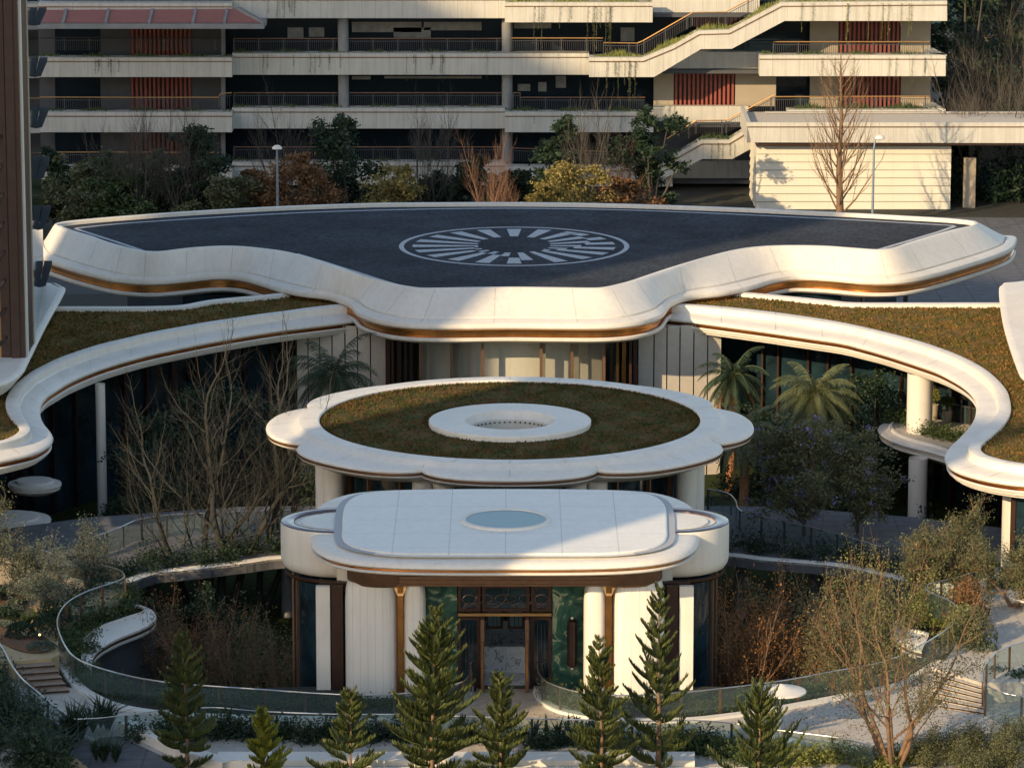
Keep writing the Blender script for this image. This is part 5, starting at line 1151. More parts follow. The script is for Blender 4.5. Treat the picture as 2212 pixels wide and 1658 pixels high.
# ---------------------------------------------------------------- Norfolk pines in the foreground
def pine(base, H, W, label, leaf, seed, per=6, gapz=.5, dens=34, curl=.5, bare=0.0):
    rnd = random.Random(seed); base = Vector(base); e = empty('norfolk_pine', tuple(base), label, 'tree', 'pines in front of the entrance')
    lx_, ly_ = rnd.uniform(-.045, .045) * H, rnd.uniform(-.03, .03) * H; hol = rnd.random() * 6.28
    def ax(t): return Vector((lx_ * t ** 1.6, ly_ * t ** 1.6, 0))
    tm = MB(); n_ = 14; tr = []
    for i in range(n_ + 1): tr.append(base + Vector((math.sin(i * 1.3 + seed) * .02, math.cos(i * 1.7 + seed) * .02, H * i / n_)) + ax(i / n_))
    tm.tube(tr, [max(.012, H * .012 * (1 - i / n_) + .015) for i in range(n_ + 1)], 8)
    fm = MB(); bm_ = MB()
    z = H * .06; a0 = 0
    while z < H * .99:
        t = z / H; rad = W * (0.06 + 0.94 * (1 - t) ** .82) * rnd.uniform(.86, 1.1)
        if t < .3: rad *= .86 + t * .5
        k_ = per if t < .85 else 4
        for k in range(k_):
            a = a0 + 2 * math.pi * k / k_ + rnd.uniform(-.35, .35); zb = z + rnd.uniform(-.12, .12); L = rad * rnd.uniform(.68, 1.3) * (1 - .22 * max(0, math.cos(a - hol)))
            if rnd.random() < bare + .1: continue
            out = Vector((math.cos(a), math.sin(a), 0)); pts = []; m = 7; up0 = .15 + .5 * t; dv = rnd.uniform(-.12, .3)
            for i in range(m + 1):
                s = i / m; pts.append(base + ax(z / H) + Vector((0, 0, zb)) + out * (L * s) + Vector((0, 0, L * (up0 * s - (.28 + dv) * s * (1 - t) + curl * s ** 2.4 * .8))))
            bm_.tube(pts, [.02 * (1 - .8 * i / m) * (0.6 + H / 14) for i in range(m + 1)], 3, cap=False)
            side = Vector((-out.y, out.x, 0)); nb = max(7, int(dens * (0.35 + L / 2.0)))
            for sgn in (-1, 1):
                for j in range(nb):
                    s = .1 + .9 * (j + rnd.random() * .6) / nb; f = s * m; i = min(m - 1, int(f)); p = pts[i].lerp(pts[i + 1], f - i); tg = (pts[i + 1] - pts[i]).normalized()
                    bl = (.14 + .4 * math.sin(math.pi * min(1, s * .72 + .2)) ** .8) * (.45 + .6 * min(1, L / 1.5)) * rnd.uniform(.8, 1.15)
                    dr = (tg * .62 + side * sgn * rnd.uniform(.35, .95) + Vector((0, 0, rnd.uniform(.35, .95)))).normalized()
                    p1 = p + dr * bl * .55; p2 = p + (dr + Vector((0, 0, .35)) + tg * .1).normalized() * bl; w = tg.cross(dr).normalized() * .034
                    w2 = tg * .03
                    fm.add([p - w2, p + w2, p1 + w * .9 + w2, p1 - w * .9 - w2, p2], [(0, 1, 2, 3), (3, 2, 4)])
        a0 += .55; z += gapz * rnd.uniform(.85, 1.15) * (0.45 + .62 * (1 - t))
    tm.build('trunk', M['bark_tan'], e, 60); bm_.build('branches', M['leaf_pine' if leaf == 'leaf_pine' else leaf], e); fm.build('foliage', M[leaf], e)
    return e
def pine_at(tx, ty, bx, wpx, rng, label, leaf='leaf_pine', seed=1, **k):
    top = at(tx, ty, rng); base = Vector((fx(bx, rng, 0), rng, 0.0)); return pine(base, top.z, wpx / 49.0, label, leaf, seed, **k)
pine_at(402, 1370, 405, 84, 165.5, 'dark dense norfolk pine at the far left of the pine row', seed=3)
pine_at(572, 1532, 572, 64, 163.5, 'small norfolk pine with sunlit yellow green put into its colour, shortest of the row', 'leaf_pine_lit', seed=4, gapz=.4, dens=30)
pine_at(758, 1487, 757, 74, 164, 'middle-sized norfolk pine before the left white pillar', seed=5)
pine_at(938, 1315, 932, 122, 163, 'tall full norfolk pine left of the doors, widest of the row', seed=6, per=7, dens=34)
pine_at(1087, 1452, 1082, 84, 162.5, 'norfolk pine standing right in front of the entrance doors', seed=7)
pine_at(1308, 1385, 1300, 92, 163, 'norfolk pine in front of the right bronze inlay', seed=8, per=6)
pine_at(1420, 1268, 1422, 96, 165, 'tallest norfolk pine with open airy layers, before the right pillar', seed=9, per=5, gapz=.62, dens=30, curl=.75)
pine_at(1640, 1482, 1637, 112, 161, 'green norfolk pine beside the white parasol', seed=10, per=6, gapz=.5, dens=32, curl=.7)

# ---------------------------------------------------------------- bare and sparse trees of the sunken garden
bare = dict(lv=4, n=4, ang=34, ratio=.62, up=.1, wob=.12, seg=4, t0=.25, rr=.55, h0=.48)
for i, (px, Y, H, sd, rr_) in enumerate(((425, 204, 15.5, 21, .26), (490, 203, 17.0, 22, .32), (560, 205, 15.0, 23, .24))):
    tree('bare_tree', ('tall bare tree, leftmost stem of the big leafless clump', 'tallest thick bare tree in the middle of the leafless clump', 'bare tree at the right of the leafless clump, by the white drum')[i], (fx(px, Y, -4), Y, -4), H, dict(lv=4, n=5, ang=42, ratio=.58, up=.07, wob=.12, seg=6, t0=.34, rr=.42, h0=.45), 'bark', seed=sd, stems=2, lean=.34, r0=rr_ * .85, group='leafless trees left of the entrance')
shr = dict(lv=3, n=4, ang=26, ratio=.62, up=.07, wob=.09, seg=4, t0=.2, rr=.55, h0=.46, bald=.25)
for i, (px, Y, H, sd, lf) in enumerate(((500, 186, 6.2, 31, 'leaf_olive'), (600, 184, 6.0, 32, 'leaf_olive'), (430, 188, 5.6, 33, 'leaf_rust'), (330, 190, 5.0, 34, 'leaf_rust'))):
    tree('bare_shrub', ('thin twiggy shrub tree left of the glazed bay, second from it', 'thin twiggy shrub tree next to the left glazed bay', 'thin brown shrub tree behind the dark pine', 'thin brown shrub tree under the S-curved ledge')[i], (fx(px, Y, -4), Y, -4), H * 1.15, shr, 'bark_red', lf, 3, .11, .16, stems=5, lean=.6, seed=sd, r0=.05, group='thin shrub trees in the sunken garden')
for i, (px, Y, H, sd, lf, nl) in enumerate(((1600, 183, 8.8, 41, 'leaf_orange', 2), (1680, 184.5, 8.6, 42, 'leaf_orange', 2), (1800, 184, 9.2, 43, 'leaf_olive', 5), (1880, 186, 9.0, 44, 'leaf_bright', 4), (1520, 184, 6, 45, 'leaf_orange', 2))):
    tree('sparse_tree', ('sunlit bare tree with few orange leaves beside the right glazed bay', 'sunlit bare tree with few orange leaves, right of the first', 'tree with sparse olive leaves in the right sunken garden', 'tree with yellow green leaves nearest the right ledge', 'low twiggy tree at the corner of the right pillar')[i], (fx(px, Y, -4), Y, -4), H * 1.02, dict(lv=3, n=5, ang=27, ratio=.6, up=.09, wob=.1, seg=4, t0=.2, rr=.55, h0=.46, bald=.3), 'bark_tan', lf, nl, .13, .2, stems=7, lean=.45, seed=sd, r0=.07, group='sparse trees in the right sunken garden')
for i, (px, Y, H, W, lf) in enumerate(((250, 188, 3.4, 3.6, 'leaf_mid'), (380, 183, 3.0, 3.4, 'leaf_dark'), (560, 190, 3.6, 4.0, 'leaf_mid'), (470, 195, 4.2, 4.2, 'leaf_dark'), (1560, 188, 3.4, 3.4, 'leaf_mid'), (1700, 191, 4.0, 4.4, 'leaf_dark'), (1830, 190, 4.0, 4.2, 'leaf_mid'), (1640, 196, 4.4, 4.2, 'leaf_olive'), (320, 194, 4.0, 4.2, 'leaf_mid'), (640, 184, 3.0, 3.2, 'leaf_dark'), (1780, 184, 3.2, 3.6, 'leaf_mid'))):
    crown_tree('garden_shrub', 'leafy shrub down in the sunken garden, %s' % ('under the S-curved ledge', 'behind the left glass railing', 'beside the left glazed bay', 'below the left deck edge', 'beside the right glazed bay', 'middle one on the right', 'near the right ledge', 'below the right deck edge', 'beneath the deck rail far left', 'at the foot of the left glazed bay', 'low one behind the right railing')[i], (fx(px, Y, -4), Y, -4), H, W, lf, 4200, .15, 310 + i, zlow=.1, group='shrubs of the sunken garden')
# big foreground tree, lower right
tree('multi_stem_tree', 'large sunlit tree with many tan stems and sparse green leaves, lower right', (fx(1930, 166, 0), 166, 0), 8.8, dict(lv=3, n=4, ang=34, ratio=.58, up=.06, wob=.14, seg=5, t0=.35, rr=.5, h0=.5, bald=.3), 'bark_tan', 'leaf_olive', 8, .12, .24, stems=6, lean=.6, seed=58, r0=.12)
tree('gnarled_tree', 'gnarled tree with light green leaves in the round flower planter', (fx(2045, 191.5, 1), 191.5, 0.9), 5.8, dict(lv=4, n=4, ang=44, ratio=.62, up=.02, wob=.22, seg=4, t0=.3, rr=.58, h0=.38, bald=.1), 'bark_tan', 'leaf_olive', 4, .13, .16, stems=4, lean=.8, seed=52, r0=.16)
tree('gnarled_tree', 'olive-like tree by the white drum column at the right edge', (fx(2190, 189, 1), 189, 0.9), 4.6, dict(lv=3, n=5, ang=42, ratio=.62, up=.03, wob=.2, seg=4, t0=.3, rr=.58, h0=.4), 'bark_tan', 'leaf_olive', 8, .13, .2, stems=3, lean=.6, seed=53, r0=.1)
tree('olive_tree', 'grey green olive tree beside the chairs on the left terrace', (fx(90, 187.5, 1), 187.5, 0.9), 5.4, dict(lv=4, n=4, ang=42, ratio=.6, up=.02, wob=.22, seg=4, t0=.35, rr=.58, h0=.36), 'bark_dark', 'leaf_grey', 2, .11, .17, stems=3, lean=.8, seed=54, r0=.13)
tree('olive_tree', 'olive tree under the rounded end of the left wing', (fx(0, 190, 1), 190, 0.9), 6.6, dict(lv=4, n=4, ang=40, ratio=.62, up=.03, wob=.2, seg=4, t0=.3, rr=.58, h0=.4), 'bark_dark', 'leaf_olive', 2, .12, .2, stems=3, lean=.6, seed=55, r0=.13)
tree('olive_tree', 'smaller olive tree behind the left glass railing', (fx(190, 193, 1), 193, 0.9), 4.4, dict(lv=3, n=5, ang=40, ratio=.62, up=.03, wob=.2, seg=4, t0=.3, rr=.58, h0=.4), 'bark_dark', 'leaf_grey', 3, .11, .2, stems=3, lean=.6, seed=56, r0=.1)
# flowering and dark trees between deck and right wing
crown_tree('jacaranda', 'dense tree dotted with blue violet flowers behind the deck', (fx(1735, 207, -1), 207, -0.0), 5.8, 6.8, 'leaf_olive', 17000, .17, 61, sub=('flower_blue', .55, 16, .15))
crown_tree('jacaranda', 'blue flowered tree with olive leaves right of the dense one', (fx(1850, 207.5, -1), 207.5, -0.0), 5.0, 4.8, 'leaf_olive', 9000, .16, 62, sub=('flower_blue', .25, 12, .14))
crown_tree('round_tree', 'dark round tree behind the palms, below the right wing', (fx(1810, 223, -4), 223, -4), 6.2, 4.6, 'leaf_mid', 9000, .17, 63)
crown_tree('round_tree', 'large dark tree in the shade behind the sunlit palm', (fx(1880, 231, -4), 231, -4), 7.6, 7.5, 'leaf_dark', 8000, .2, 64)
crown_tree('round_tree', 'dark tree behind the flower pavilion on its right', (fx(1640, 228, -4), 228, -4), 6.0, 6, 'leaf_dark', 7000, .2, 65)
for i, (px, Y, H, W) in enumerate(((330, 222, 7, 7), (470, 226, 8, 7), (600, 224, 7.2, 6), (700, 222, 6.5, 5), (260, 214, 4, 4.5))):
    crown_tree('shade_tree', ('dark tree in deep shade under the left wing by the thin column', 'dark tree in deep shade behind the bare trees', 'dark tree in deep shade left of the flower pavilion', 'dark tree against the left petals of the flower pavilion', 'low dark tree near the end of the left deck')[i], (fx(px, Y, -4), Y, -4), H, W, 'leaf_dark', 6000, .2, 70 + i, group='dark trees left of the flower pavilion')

# ---------------------------------------------------------------- palms
def palm(base, H, label, seed, nf=34, fl=3.1, leaf='leaf_palm', dead=3):
    rnd = random.Random(seed); base = Vector(base); e = empty('palm_tree', tuple(base), label, 'palm tree', 'palms behind the flower pavilion')
    mb = MB(); n_ = 26; pts = [base + Vector((0.15 * math.sin(i / n_ * 2), 0, H * i / n_)) for i in range(n_ + 1)]
    mb.tube(pts, [.27 - .05 * i / n_ + .03 * (i % 2) for i in range(n_ + 1)], 10); mb.build('trunk', M['bark_palm'], e, 30)
    top = pts[-1]; fm = MB(); rm = MB(); dm = MB()
    for k in range(nf):
        a = k * 2.4 + rnd.uniform(-.2, .2); el = R(78 - 105 * (k / nf) ** .9); L = fl * rnd.uniform(.85, 1.1); out = Vector((math.cos(a), math.sin(a), 0)); m = 9; p = top.copy(); ps = [p.copy()]; d = out * math.cos(el) + Vector((0, 0, math.sin(el)))
        for i in range(m): d = (d + Vector((0, 0, -.2 - .08 * i / m))).normalized(); p = p + d * L / m; ps.append(p.copy())
        rm.tube(ps, [.03 * (1 - .8 * i / m) for i in range(m + 1)], 3, cap=False)
        tgt = dm if k >= nf - dead else fm
        for j in range(42):
            s = .12 + .88 * j / 42; f = s * m; i = min(m - 1, int(f)); q = ps[i].lerp(ps[i + 1], f - i); tg = (ps[i + 1] - ps[i]).normalized(); sd_ = tg.cross(Vector((0, 0, 1)))
            if sd_.length < .05: continue
            sd_.normalize(); ll = .6 * math.sin(math.pi * (s * .8 + .15)) * fl / 3
            for sg in (-1, 1):
                dr = (sd_ * sg * .8 + tg * .6 + Vector((0, 0, -.55 + rnd.uniform(-.25, .2)))).normalized(); w = tg * .02; e1 = q + dr * ll * .6 + Vector((0, 0, .03)); e2 = q + dr * ll + Vector((0, 0, -.12 * ll))
                tgt.add([q - w, q + w, e1 + w, e1 - w, e2], [(0, 1, 2, 3), (3, 2, 4)])
    rm.build('frond_stems', M['leaf_palm'], e); fm.build('fronds', M[leaf], e); dm.build('dry_fronds', M['leaf_rust' if leaf == 'leaf_dark' else 'leaf_yellow'], e)
    return e
palm((fx(1752, 226, -2), 226, -4), 7.3, 'large sunlit palm with drooping feathery fronds, tallest of the right palms', 81, 58, 3.0)
palm((fx(1602, 224, -2), 224, -4), 5.6, 'palm with orange brown trunk just right of the flower pavilion', 82, 44, 2.7)
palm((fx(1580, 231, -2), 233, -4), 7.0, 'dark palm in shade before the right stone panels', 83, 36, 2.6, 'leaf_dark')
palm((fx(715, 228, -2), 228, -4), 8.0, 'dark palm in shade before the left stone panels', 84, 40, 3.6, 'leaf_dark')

# ---------------------------------------------------------------- low plants
def shrub_bank(name, label, pts, z, W, H, n, leaf, ls=.16, seed=1, cat='hedge', asp=.35, sub=None):
    """a continuous bank of low plants that nobody could count"""
    rnd = random.Random(seed); mb = MB(); P_ = [Vector(p) for p in pts]; k = len(P_) - 1; sm = MB()
    L = [0]
    for i in range(k): L.append(L[-1] + (P_[i + 1] - P_[i]).length)
    nc = max(3, int(L[-1] / .5)); per = max(6, n // nc)
    for c in range(nc):
        s = L[-1] * (c + rnd.random()) / nc; i = 0
        while i < k - 1 and L[i + 1] < s: i += 1
        q = P_[i].lerp(P_[i + 1], (s - L[i]) / max(1e-6, L[i + 1] - L[i])); t = (P_[i + 1] - P_[i]).normalized(); o = Vector((-t.y, t.x, 0)) * rnd.uniform(-.5, .5) * W
        hh = H * rnd.uniform(.55, 1.15); cc = q + o
        for j in range(per):
            u = Vector((rnd.gauss(0, .3), rnd.gauss(0, .3), abs(rnd.gauss(0, .45)) * hh)); leafq(mb, (cc.x + u.x, cc.y + u.y, z + min(u.z, hh * 1.1) + .03), ls * rnd.uniform(.6, 1.4), rnd, asp=asp)
        if sub and rnd.random() < sub[1]:
            for j in range(sub[2]): leafq(sm, (cc.x + rnd.gauss(0, .15), cc.y + rnd.gauss(0, .15), z + hh * .9), sub[3], rnd)
    if sub and sm.f:
        e = empty(name, tuple(P_[0]), label, cat); o1 = mb.build('leaves', M[leaf], e); o1['kind'] = 'stuff'; o2 = sm.build('flowers', M[sub[0]], e); o2['kind'] = 'stuff'; e['kind'] = 'stuff'; return e
    return tag(mb.build(name, M[leaf]), label, cat, None, 'stuff')
def blades(mb, c, n, h, w, rnd, lean=.5, curve=.3):
    for k in range(n):
        a = rnd.random() * 6.28; d = Vector((math.cos(a), math.sin(a), 0)); l = lean * rnd.uniform(.1, 1); hh = h * rnd.uniform(.6, 1.1); s = Vector((-d.y, d.x, 0)) * w
        p0 = Vector(c); p1 = p0 + d * l * hh * .35 + Vector((0, 0, hh * .55)); p2 = p0 + d * l * hh * (1 + curve) + Vector((0, 0, hh * (1 - .25 * l)))
        mb.add([p0 - s * .4, p0 + s * .4, p1 + s, p1 - s, p2], [(0, 1, 2, 3), (3, 2, 4)])
def bladeplant(name, label, base, n, h, w, leaf, seed, lean=.6, cat='plant', group=None, nclump=1, rad=.3):
    rnd = random.Random(seed); mb = MB()
    for k in range(nclump): blades(mb, (base[0] + rnd.gauss(0, rad) * (nclump > 1), base[1] + rnd.gauss(0, rad) * (nclump > 1), base[2]), n, h, w, rnd, lean)
    return tag(mb.build(name, M[leaf]), label, cat, group)
shrub_bank('hedge', 'dark leafy hedge along the front edge behind the left pines', PP([(300,1592),(450,1592),(620,1592),(800,1596),(900,1598)], 0), 0, 1.5, 1.0, 9000, 'leaf_dark', .22, 91)
shrub_bank('hedge', 'dark leafy hedge along the front edge between the right pines', PP([(1000,1602),(1200,1604),(1400,1606),(1560,1612)], 0), 0, 1.4, .85, 8500, 'leaf_dark', .2, 92)
for i, px in enumerate((905, 925, 945, 990, 1010, 1130, 1155, 1180, 1205, 1225, 1250, 1270, 1285)):
    bladeplant('strelitzia', 'upright broad-bladed dark plant, %s from the left in the front bed' % ORD[i], P(px, 1601 + (i % 3) * 4, 0), 11, 1.25, .07, 'leaf_dark', 100 + i, .42, group='upright broad-bladed plants in the front bed')
shrub_bank('hedge', 'low green plants inside the left curve of the glass railing', PP([(150,1440),(190,1470),(250,1498),(340,1514),(450,1522),(600,1530),(700,1534)], 0), 0, 1.3, .75, 6500, 'leaf_mid', .16, 93)
shrub_bank('hedge', 'low green plants below the left pillar behind the railing', PP([(740,1528),(830,1528),(900,1520),(960,1505)], 0), 0, 1.0, .6, 3000, 'leaf_mid', .15, 94)
shrub_bank('hedge', 'low plants below the right pillar behind the railing', PP([(1180,1500),(1230,1518),(1290,1528),(1360,1532)], 0), 0, .9, .7, 3200, 'leaf_olive', .15, 95)
shrub_bank('hedge', 'bright leafy plants inside the right curve of the glass railing', PP([(1450,1534),(1573,1528),(1690,1508),(1808,1488),(1880,1474)], 0), 0, 1.2, .6, 5500, 'leaf_mid', .15, 96)
shrub_bank('hedge', 'planting in the S-curved ledge beside the left railing', PP([(262,1300),(285,1318),(240,1330),(200,1345),(170,1370),(160,1400),(170,1425)], .3), .3, 1.4, .95, 7000, 'leaf_mid', .18, 97)
shrub_bank('hedge', 'dark planting behind the S-curved ledge', PP([(255,1285),(215,1300),(180,1320),(160,1345),(150,1370)], .3), .3, 1.4, 1.2, 5000, 'leaf_dark', .2, 98)
shrub_bank('hedge', 'planting in the rounded ledge inside the right railing', PP([(2000,1345),(2030,1352),(2040,1335),(2020,1318),(1990,1325),(1985,1355)], .4), .4, 1.0, 1.5, 6000, 'leaf_bright', .14, 99, sub=('flower_pink', .25, 5, .09))
shrub_bank('hedge', 'dark planting strip on the left deck edge', [Vector((p.x, p.y + 1.6, 0)) for p in deck_o[4:34:3]], 0.02, 1.6, 1.1, 7000, 'leaf_dark', .17, 100)
shrub_bank('hedge', 'dark planting strip on the right deck edge', [Vector((p.x, p.y + 1.6, 0)) for p in deck_o[58:88:3]], 0.02, 1.6, 1.1, 7000, 'leaf_dark', .17, 101)
shrub_bank('hedge', 'trailing green plants on the balcony under the right wing', PP([(1930,905),(1960,918),(2000,932),(2050,948),(2090,958)], 1.0), 1.0, 1.0, .75, 5000, 'leaf_mid', .17, 102)
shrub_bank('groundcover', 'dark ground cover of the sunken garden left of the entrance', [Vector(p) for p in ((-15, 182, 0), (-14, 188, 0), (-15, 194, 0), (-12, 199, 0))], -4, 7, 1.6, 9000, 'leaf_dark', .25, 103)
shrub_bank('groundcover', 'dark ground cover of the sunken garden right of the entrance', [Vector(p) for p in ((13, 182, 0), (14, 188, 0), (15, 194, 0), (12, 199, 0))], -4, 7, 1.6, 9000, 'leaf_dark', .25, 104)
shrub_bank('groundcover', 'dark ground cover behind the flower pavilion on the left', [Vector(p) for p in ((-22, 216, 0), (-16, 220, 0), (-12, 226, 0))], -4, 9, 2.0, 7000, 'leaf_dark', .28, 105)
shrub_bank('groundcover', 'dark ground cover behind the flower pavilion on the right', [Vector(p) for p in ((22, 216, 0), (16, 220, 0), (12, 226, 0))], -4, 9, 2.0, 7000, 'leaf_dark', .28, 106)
# lower left dark corner
for i, (px, py, h, n_) in enumerate(((170, 1600, 1.8, 46), (215, 1580, 1.6, 36), (120, 1640, 1.5, 40), (40, 1640, 1.6, 40), (10, 1570, 1.7, 40), (75, 1660, 1.4, 40), (230, 1640, 1.2, 30))):
    bladeplant('spiky_plant', ('largest dark spiky plant beside the end of the left railing', 'dark spiky plant next to the largest one, towards the paving', 'dark spiky plant at the bottom edge on the garden path', 'dark spiky plant at the bottom left edge left of the path', 'dark spiky plant at the left edge, topmost of the corner', 'dark spiky plant lowest on the bottom edge', 'small dark spiky plant on the dark paving')[i], P(px, py, 0), n_, h, .05, 'leaf_dark', 120 + i, .95, group='spiky plants in the lower left corner', nclump=4, rad=.35)
shrub_bank('hedge', 'dark bushes at the lower left edge below the glass railing', PP([(-30,1440),(0,1480),(30,1530),(70,1560),(110,1590),(150,1612)], 0), 0, 1.0, 1.3, 6000, 'leaf_dark', .2, 107)
shrub_bank('hedge', 'dark bushes left of the garden path', PP([(-60,1560),(-10,1590),(40,1640),(90,1690)], 0), 0, 2.2, 1.8, 6500, 'leaf_dark', .22, 108)
# left terrace bed plants
for i, (px, py, s_) in enumerate(((62, 1352, 1), (75, 1343, .9), (50, 1350, .9), (85, 1384, .8), (8, 1290, 1.1), (20, 1285, 1.0), (-5, 1300, 1.1))):
    bladeplant('agave', ('agave rosette in front of the olive trunk, middle of three', 'agave rosette right of the middle one by the olive trunk', 'agave rosette left of the middle one by the olive trunk', 'pale agave rosette behind the garden lamp', 'agave rosette in the upper bed, right of the frame edge', 'agave rosette beside the brown rocks', 'agave rosette cut by the left frame edge')[i], P(px, py, 1.0), 26, .75 * s_, .05, 'leaf_grey' if i == 3 else 'leaf_mid', 140 + i, 1.1, group='agaves on the left terrace')
def dome(name, label, c, r, h, n, leaf, ls, seed, cat='plant', group=None):
    rnd = random.Random(seed); mb = MB(); big = h > 1.0; p1, p2, p3 = (rnd.random() * 6.28 for _ in range(3))
    for k in range(n):
        a = rnd.random() * 6.28; q = math.sqrt(rnd.random()); z = h * math.sqrt(max(0, 1 - q * q)) * rnd.uniform(.8, 1.05)
        if big: f_ = 1 + .22 * math.sin(3 * a + p1) + .18 * math.sin(5 * a + p2 + z * 3); q *= f_; z *= rnd.uniform(.45, 1.0) * (1 + .2 * math.sin(2 * a + p3)) if rnd.random() < .7 else rnd.uniform(1.0, 1.25)
        leafq(mb, (c[0] + math.cos(a) * q * r, c[1] + math.sin(a) * q * r, c[2] + z), ls * rnd.uniform(.7, 1.3), rnd, asp=.6)
    return tag(mb.build(name, M[leaf]), label, cat, group)
for i, (px, py, r, h, lf) in enumerate(((20, 1320, .75, .3, 'leaf_grey'), (10, 1352, .6, .25, 'leaf_grey'), (89, 1399, .7, .3, 'leaf_grey'), (35, 1305, .5, .3, 'leaf_grey'), (45, 1375, .7, .7, 'leaf_dark'), (100, 1370, .8, .9, 'leaf_dark'), (112, 1350, .8, 1.1, 'leaf_dark'), (10, 1335, .7, .5, 'leaf_dark'))):
    dome('succulent_mat' if i < 4 else 'round_shrub', ('pale grey succulent mat in the upper bed, the wide one', 'pale grey succulent mat at the edge of the lower bed', 'pale grey succulent mat nearest the left steps', 'small pale succulent mat by the rocks', 'small dark shrub beside the lit agave', 'dark shrub under the olive tree', 'dark shrub against the left railing', 'dark round shrub at the left frame edge')[i], P(px, py, 1.0), r, h, 900, lf, .1 if i < 4 else .14, 160 + i)
# right side beds
fp = P(2062, 1278, .9)
pl = empty('round_planter', (fp.x, fp.y, .9), 'round white planter of orange and purple flowers under the gnarled tree', 'planter')
mb = MB(); mb.lathe([(1.45, 0), (1.5, .75), (1.42, .8), (1.35, .8), (1.3, .65), (0.01, .62)], (fp.x, fp.y, .9), 48); mb.build('planter_wall', M['white'], pl, 40)
dome('flower_bed', 'low green leaves filling the round white planter', (fp.x, fp.y, 1.5), 1.25, .6, 2400, 'leaf_mid', .12, 171)
for i, (dxx, dyy, r) in enumerate(((.55, -.35, .5), (1.1, -.5, .3))):
    dome('orange_flowers', ('large cluster of orange flowers in the round white planter', 'small cluster of orange flowers at the planter edge')[i], (fp.x + dxx, fp.y + dyy, 2.0), r, .35, 260, 'flower_orange', .12, 172 + i, 'flowers')
dome('orange_flowers', 'orange flowers low in the bed by the drum column', (P(2170, 1268, .9).x, P(2170, 1268, .9).y, 1.5), .3, .3, 140, 'flower_orange', .11, 175, 'flowers')
dome('round_shrub', 'clipped green bush beside the sunny right terrace', tuple(P(2095, 1395, .9)), 1.0, 1.6, 3200, 'leaf_olive', .12, 176)
dome('round_shrub', 'reddish bush standing before the round white planter', tuple(P(2090, 1345, .9)), .95, 1.9, 3200, 'leaf_rust', .12, 177)
dome('round_shrub', 'yellow green bush in front of the reddish one', tuple(P(2078, 1385, .9)), .8, 1.5, 2600, 'leaf_bright', .12, 178)
dome('round_shrub', 'white-flecked low plant at the foot of the bushes', tuple(P(2120, 1400, .9)), .7, .35, 1200, 'leaf_grey', .1, 179)
shrub_bank('hedge', 'low hedge along the back of the right terrace', PP([(2120,1270),(2160,1264),(2211,1256),(2300,1250)], .9), .9, 1.2, .6, 4000, 'leaf_mid', .15, 180)
shrub_bank('hedge', 'bright leafy bushes along the bottom right edge', PP([(1700,1640),(1800,1648),(1900,1655),(1985,1650)], 0), 0, 1.6, .9, 9000, 'leaf_bright', .17, 181)
shrub_bank('hedge', 'bright leafy bushes at the foot of the last pine', PP([(1440,1612),(1520,1618),(1590,1640),(1680,1650)], 0), 0, 1.6, .9, 6000, 'leaf_mid', .2, 182)
shrub_bank('hedge', 'dark leafy bush right of the right steps', PP([(2150,1478),(2190,1480),(2240,1482)], .3), .3, 1.2, 1.1, 4000, 'leaf_dark', .2, 183)
for i, (px, py, h) in enumerate(((2010, 1655, 2.2), (2070, 1640, 2.1), (2130, 1650, 2.5), (2195, 1630, 2.4), (2170, 1680, 2.4), (2090, 1690, 2.2))):
    tree('twiggy_bush', 'twiggy bush with small olive leaves, %s' % ('leftmost of the bottom right corner', 'just right of the leftmost one, farther back', 'middle one of the bottom right corner', 'farthest right by the railing', 'at the bottom edge, right', 'at the bottom edge below the leftmost')[i], P(px, py, 0), h, dict(lv=3, n=5, ang=34, ratio=.62, up=.05, wob=.16, seg=3, t0=.15, rr=.6, h0=.42), 'bark', 'leaf_olive', 3, .09, .14, stems=6, lean=.8, seed=190 + i, r0=.025, group='twiggy bushes in the bottom right corner')

rl = random.Random(5); mb = MB()
for k in range(2600):
    px, py = rl.uniform(300, 2211), rl.uniform(1530, 1640)
    if rl.random() < .5: px, py = rl.uniform(1700, 2200), rl.uniform(1500, 1640)
    p = P(px, py, .035); leafq(mb, p, rl.uniform(.05, .12), rl, flat=.9)
tag(mb.build('fallen_leaves', M['leaf_rust']), 'scattered brown fallen leaves on the front paving', 'leaves', None, 'stuff')
